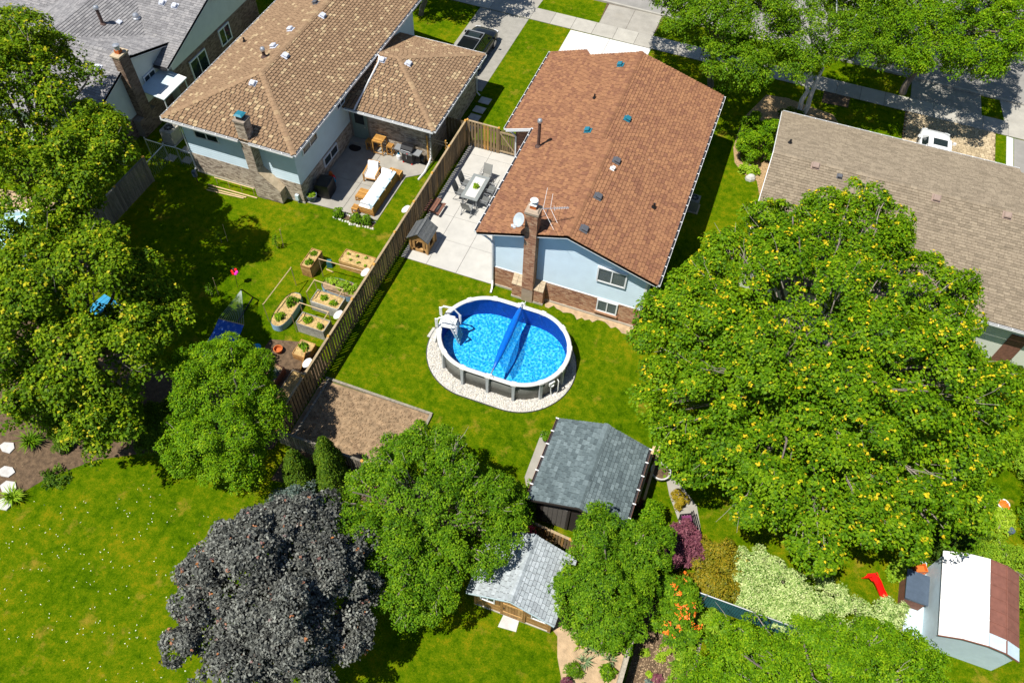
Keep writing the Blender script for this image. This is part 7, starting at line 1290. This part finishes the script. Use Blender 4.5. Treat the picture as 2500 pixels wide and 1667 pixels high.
shrub("trumpet_shrub", "green shrub with orange flowers beside the dark planting bed", "shrub", (3.25, 11.7), [((3.0, 12.3, 1.2), (.8, .7, 1.0)), ((3.4, 11.3, 1.0), (.85, .8, .95)), ((3.6, 12.1, 1.2), (.5, .6, .8))], 330, 32, .22, .11, MT['leafmid'], 131); shrub("trumpet_shrub", "orange trumpet flowers on the shrub beside the dark planting bed", "flowers", (3.3, 11.7), [((3.0, 12.3, 1.3), (.85, .75, 1.05)), ((3.45, 11.2, 1.1), (.9, .85, 1.0))], 46, 9, .12, .10, MT['flower_o'], 132, trunk_r=0, tint=(.5, .3), flat=.3)
shrub("gold_ball_shrub", "small round golden shrub on the stone path", "shrub", (2.4, 16.75), (.38, .42, .5), 90, 30, .12, .06, MT['gold'], 133, tint=(.8, .15)); shrub("green_shrub", "leafy green bush with pale tips right of the slate-roofed shed", "shrub", (1.5, 15.2), (.6, .8, 1.3), 150, 30, .22, .11, MT['leafbright'], 134)
shrub("potted_bush", "small green bush growing in the grey pot by the slate-roofed shed", "shrub", (-4.08, 17.5), [((-4.08, 17.5, .5), (.24, .24, .3))], 40, 24, .1, .07, MT['leafmid'], 135, trunk_r=0)
shrub("dark_hedge", "dark dense conifer hedge left of the white shed roof", "hedge", (13.4, 18.6), [((12.9, 18.2, .7), (.8, .6, .9)), ((13.8, 18.9, .8), (.9, .7, .9)), ((14.4, 19.3, .8), (.6, .6, .9))], 300, 34, .2, .075, MT['leafdark'], 136, tint=(.35, .2)); shrub("juniper", "feathery light green juniper behind the white metal shed", "shrub", (15.6, 18.8), [((15.2, 18.8, .6), (.9, .9, .8)), ((16.2, 19.0, .6), (.9, .8, .7)), ((16.9, 18.0, .6), (.7, 1.2, .7))], 330, 30, .24, .10, MT['lime'], 137, tint=(.45, .22), asp=.3); shrub("juniper", "feathery green juniper at the right edge above the flower bowl", "shrub", (16.6, 24.2), [((16.2, 24.4, .7), (1.1, 1.1, .9)), ((17.4, 23.6, .7), (1.0, 1.2, .9))], 300, 30, .26, .12, MT['lime'], 138, tint=(.35, .2), asp=.3)
shrub("lime_shrub", "yellow-green leafy plant below the white flower bowl", "plant", (15.75, 20.9), (.55, .5, .5), 90, 24, .2, .12, MT['lime'], 139, tint=(.7, .2)); shrub("green_shrub", "green bush by the narrow concrete path on the right", "shrub", (14.9, 20.7), [((14.7, 20.4, .4), (.6, .7, .6)), ((15.2, 21.9, .4), (.5, .8, .55))], 200, 28, .2, .09, MT['leafbright'], 140); shrub("green_shrub", "dark green bush in the right corner above the metal shed", "shrub", (17.1, 21.2), (.6, 1.2, .9), 150, 28, .22, .09, MT['leafmid'], 141)
shrub("green_shrub", "green plant between the red slide and the slate blue box", "plant", (11.75, 16.9), (.4, .4, .6), 60, 22, .2, .14, MT['lime'], 142, tint=(.4, .2)); shrub("hosta", "pale green hosta at the foot of the round shrub", "plant", (1.3, 39.2), (.6, .35, .4), 50, 18, .2, .16, MT['lime'], 143, tint=(.6, .25))
shrub("daylily_bed", "mass of bright green daylilies below the teal fence", "groundcover", (6.0, 11.6), [((5.2, 12.0, .25), (.8, .5, .5)), ((6.2, 11.6, .25), (1.0, .7, .5)), ((7.4, 11.7, .25), (1.0, .6, .5)), ((5.5, 11.2, .2), (.5, .5, .4)), ((8.6, 12.1, .25), (.9, .45, .5))], 420, 22, .24, .17, MT['lime'], 144, tint=(.4, .22), asp=.22, trunk_r=0); shrub("daylily_bed", "strappy green leaves along the timber edging of the dark planting bed", "groundcover", (4.2, 10.2), [((4.15, 10.6, .2), (.35, .7, .4)), ((4.1, 9.2, .2), (.4, .9, .4)), ((4.2, 8.2, .2), (.35, .6, .4))], 190, 20, .2, .17, MT['lime'], 145, tint=(.35, .22), asp=.2, trunk_r=0)
for i, (x, y, r, k, lb) in enumerate(((.45, 10.0, .3, 'lime', "variegated hosta by the corner of the pale-roofed shed"),)): blades("hosta", lb, "plant", (-.35, 10.05), .3, 46, .34, MT['varieg'], 200 + i, None, .04)
for i, (x, y, lb) in enumerate(((.55, 9.85, "silver-green iris clump nearest the sandstone slab"), (.2, 9.3, "green iris clump just right of the sandstone slab"), (.62, 9.3, "iris clump in the middle of the sandy bed"), (.95, 9.4, "small blue-green iris left of the tall iris group"), (.55, 8.75, "narrow blue iris below the middle clump"), (1.4, 9.75, "tall yellow-green iris group under the rounded tree"), (1.15, 10.15, "iris clump at the foot of the rounded tree"), (1.45, 9.25, "pale iris beside the pale fence"))): blades("iris_plant", lb, "plant", (x, y), .26 + .1 * (i == 5), 26 + 24 * (i == 5), .42 + .2 * (i == 5), MT['iris'] if i not in (5, 1) else MT['lime'], 210 + i, "irises in the sandy bed", .022, .7)
shrub("lavender", "green tuft with purple flower heads in the sandy bed", "plant", (.25, 8.35), (.34, .3, .4), 50, 22, .14, .10, MT['leafmid'], 220, trunk_r=0, asp=.2); shrub("green_shrub", "small round green plant against the pale fence", "plant", (1.5, 8.65), (.28, .3, .4), 50, 22, .14, .09, MT['leafmid'], 221); shrub("green_shrub", "small green tuft at the bottom edge of the sandy bed", "plant", (.95, 7.75), (.25, .25, .35), 36, 20, .14, .09, MT['leafmid'], 222); shrub("purple_tuft", "small dark purple tuft at the bottom edge of the sandy bed", "plant", (.1, 7.8), (.22, .2, .3), 26, 20, .12, .08, MT['plum'], 223)
for i, (x, y, m, s, lb) in enumerate(((3.35, 10.35, 'lime', .26, "yellow-green round plant in the dark planting bed"), (3.3, 10.0, 'lime', .2, "yellow seedling just below the yellow-green round plant"), (3.35, 9.2, 'plum', .18, "tiny dark red plant in the dark planting bed"), (3.1, 9.3, 'lime', .14, "tiny lime plant beside the dark red one"), (2.65, 9.95, 'lime', .16, "small green plant at the shaded edge of the dark bed"), (3.4, 8.6, 'bluegrey', .16, "tiny grey plant low in the dark planting bed"), (2.5, 8.5, 'lime', .15, "small green plant at the bottom of the dark bed"), (3.1, 8.9, 'bluegrey', .14, "tiny blue-green plant in the dark planting bed"))): shrub("seedling", lb, "plant", (x, y), (s, s, s), 16, 16, .1, .08, MT[m], 230 + i, "seedlings in the dark bed", trunk_r=0, tint=(.65, .2))
# plants in the beds
for i, (x, y, z, s, m, lb) in enumerate(((-16.9, 22.0, .45, (.95, .36, .38), 'lime', "row of leafy green plants in the corrugated oval bed"), (-19.05, 22.55, .75, (.22, .2, .2), 'leafmid', "nearer green plant in the tall narrow cedar bed"), (-19.12, 23.2, .75, (.22, .15, .16), 'leafmid', "farther green plant in the tall narrow cedar bed"), (-18.72, 20.1, .5, (.26, .36, .3), 'leafmid', "larger bushy plant in the straw filled oval bed"), (-18.85, 19.0, .5, (.24, .22, .25), 'leafbright', "smaller leafy plant in the straw filled oval bed"), (-17.2, 20.75, .74, (.16, .14, .16), 'leafbright', "left tomato plant in the upper grey raised bed"), (-16.6, 20.6, .74, (.17, .15, .16), 'leafbright', "right tomato plant in the upper grey raised bed"), (-17.25, 19.2, .74, (.2, .16, .18), 'leafbright', "left tomato plant in the lower grey raised bed"), (-16.5, 19.1, .74, (.13, .12, .14), 'leafbright', "right tomato plant in the lower grey raised bed"), (-17.35, 15.8, .5, (.26, .5, .2), 'bluegrey', "cabbage leaves in the dark red-brown raised bed"), (-16.8, 17.9, .42, (.28, .22, .2), 'leafmid', "green plant in the low orange-brown bed"), (-13.06, 31.08, .87, (.13, .13, .1), 'lime', "leaves of the small plant on the patio table"), (-21.6, 27.3, .44, (.22, .22, .12), 'lime', "greenery in the blue-grey planter at the house corner"), (15.75, 21.55, .58, (.2, .2, .1), 'flower_o', "orange flowers in the white bowl on the right edge"))):
    shrub("bed_plant" if i < 11 else "pot_plant", lb, "plant", (x, y), [((x, y, z), s)], max(14, int(260 * s[0] * s[1]) + 14), 20, .11, .085, MT[m], 250 + i, "plants in the raised beds" if i < 11 else None, trunk_r=0, tint=(.5, .25), low=-.2)
for i, (x, y, lb) in enumerate(((-17.5, 23.95, "first"), (-17.0, 24.0, "second"), (-16.5, 24.05, "third"), (-17.2, 23.6, "fourth"), (-16.7, 23.6, "fifth"), (-16.3, 23.55, "sixth"))): shrub("seedling", lb + " little seedling in the wide cedar bed, counted from the far left", "plant", (x, y), [((x, y, .66), (.07, .07, .05))], 6, 12, .05, .06, MT['lime'], 280 + i, "seedlings in the wide cedar bed", trunk_r=0)
for i, (x, y, lb) in enumerate(((-19.6, 26.75, "left"), (-18.55, 26.82, "middle"), (-17.9, 26.82, "right"))): shrub("rose_bush", lb + " small rose bush in the stone edged border before the patio", "shrub", (x, y), (.3, .24, .4), 60, 22, .13, .08, MT['leafmid'], 290 + i, "roses in the patio border")
# left bed and gap between the left houses
for i, (x, y, r, m, lb) in enumerate(((-25.7, 8.9, .55, 'leafmid', "spiky green lily tuft at the left edge of the shaded bed"), (-24.6, 6.4, .45, 'lime', "bright green lily tuft among the flat stones"), (-26.8, 10.4, .7, 'leafmid', "tall fern-like plant at the left edge under the maple"))): blades("lily_tuft", lb, "plant", (x, y), r, 120, r * 1.15, MT[m], 300 + i, "lily tufts in the left bed", .02, .9)
for i, (x, y, r, lb) in enumerate(((-24.2, 9.2, .42, "round dark boxwood ball in the shaded left bed"), (-24.9, 9.6, .3, "smaller dark boxwood ball in the shaded left bed"))): shrub("boxwood_ball", lb, "shrub", (x, y), (r, r, r * 1.2), 130, 28, .12, .05, MT['leafdark'], 310 + i, "boxwood balls in the left bed")
shrub("shade_plants", "low dark plants covering the shaded soil under the left maple", "groundcover", (-24, 11.5), [((-25.5, 11.5, .3), (1.6, 1.0, .5)), ((-22.5, 11.0, .3), (1.5, .8, .5)), ((-20.5, 11.6, .3), (1.2, .8, .5)), ((-23.5, 7.9, .12), (.6, .5, .2))], 330, 20, .26, .12, MT['leafdark'], 320, trunk_r=0, tint=(.4, .2)); shrub("evergreen_shrub", "dark evergreen between the lower left maple and the bright green tree", "shrub", (-19.6, 11.0), [((-19.6, 11.2, 1.6), (1.3, 1.3, 1.8)), ((-18.8, 10.4, 1.0), (.9, .8, 1.2))], 420, 32, .28, .09, MT['leafdark'], 321, tint=(.5, .25))
shrub("side_shrub", "leafy shrub with orange flowers between the two left houses", "shrub", (-31.6, 35.2), (.6, 1.1, .7), 120, 26, .22, .11, MT['leafmid'], 330); shrub("side_shrub", "reddish shrub at the top between the two left houses", "shrub", (-31.6, 40.2), (.8, 1.3, 1.2), 170, 26, .24, .11, MT['plum'], 331, tint=(.6, .25)); shrub("side_shrub", "bright green shrub at the top edge between the two left houses", "shrub", (-30.4, 43.0), (.9, 1.5, 1.3), 170, 26, .24, .11, MT['lime'], 332, tint=(.4, .25)); shrub("flower_shrub", "orange and red flowers against the grey-roofed house wall", "flowers", (-32.7, 34.4), [((-32.7, 34.2, .4), (.3, 1.0, .4))], 50, 12, .14, .08, MT['flower_o'], 333, trunk_r=0)
shrub("side_shrub", "dark green plants in the bed behind the driftwood roof", "shrub", (7.8, 43.6), [((6.4, 44.4, .3), (.7, .5, .5)), ((8.2, 43.8, .3), (.8, .6, .5)), ((3.0, 45.2, .3), (.9, .6, .4))], 170, 24, .22, .11, MT['leafdark'], 334, trunk_r=0, tint=(.6, .25)); shrub("side_shrub", "maroon plant between the two boulders behind the driftwood roof", "shrub", (6.3, 43.9), (.35, .3, .5), 40, 22, .16, .1, MT['plum'], 335)
for i, (x, y, lb) in enumerate(((-24.6, 22.6, "left"), (-23.0, 19.2, "nearest"), (-21.6, 23.4, "right"))):
    t = shrub("sapling", lb + " young sapling with a stake on the shaded lawn", "sapling", (x, y), [((x, y, .55), (.2, .2, .35))], 16, 14, .14, .07, MT['leafmid'], 340 + i, "saplings on the shaded lawn", trunk_r=.02, limbs=3); MB().tube([(x + .25, y + .2, 0), (x + .3, y + .25, 1.3)], .02, 4).obj("stake", MT['stringwood'], t)
# clover heads and straw wisps on the lower lawn, grass creeping over edges
g = np.random.default_rng(5); n = 260; P = np.stack([g.uniform(-24, -13, n), g.uniform(1.5, 9, n), np.full(n, .03)], 1); P = P[(P[:, 1] < 8.2 + .35 * (P[:, 0] + 20))| (P[:, 0] > -20)]; V, tt = leaves(P, np.tile([[0, 0, 1.]], (len(P), 1)), 2, .025, .034, 6, 0, .2, 0, .8, (.6, .2)); V[:, 2] = np.maximum(V[:, 2], .01)
o = leafmesh("clover_heads", V, tt, MT['flower_w'], None); tag(o, "tiny white clover heads dotted over the lower left lawn", "clover", kind="stuff")
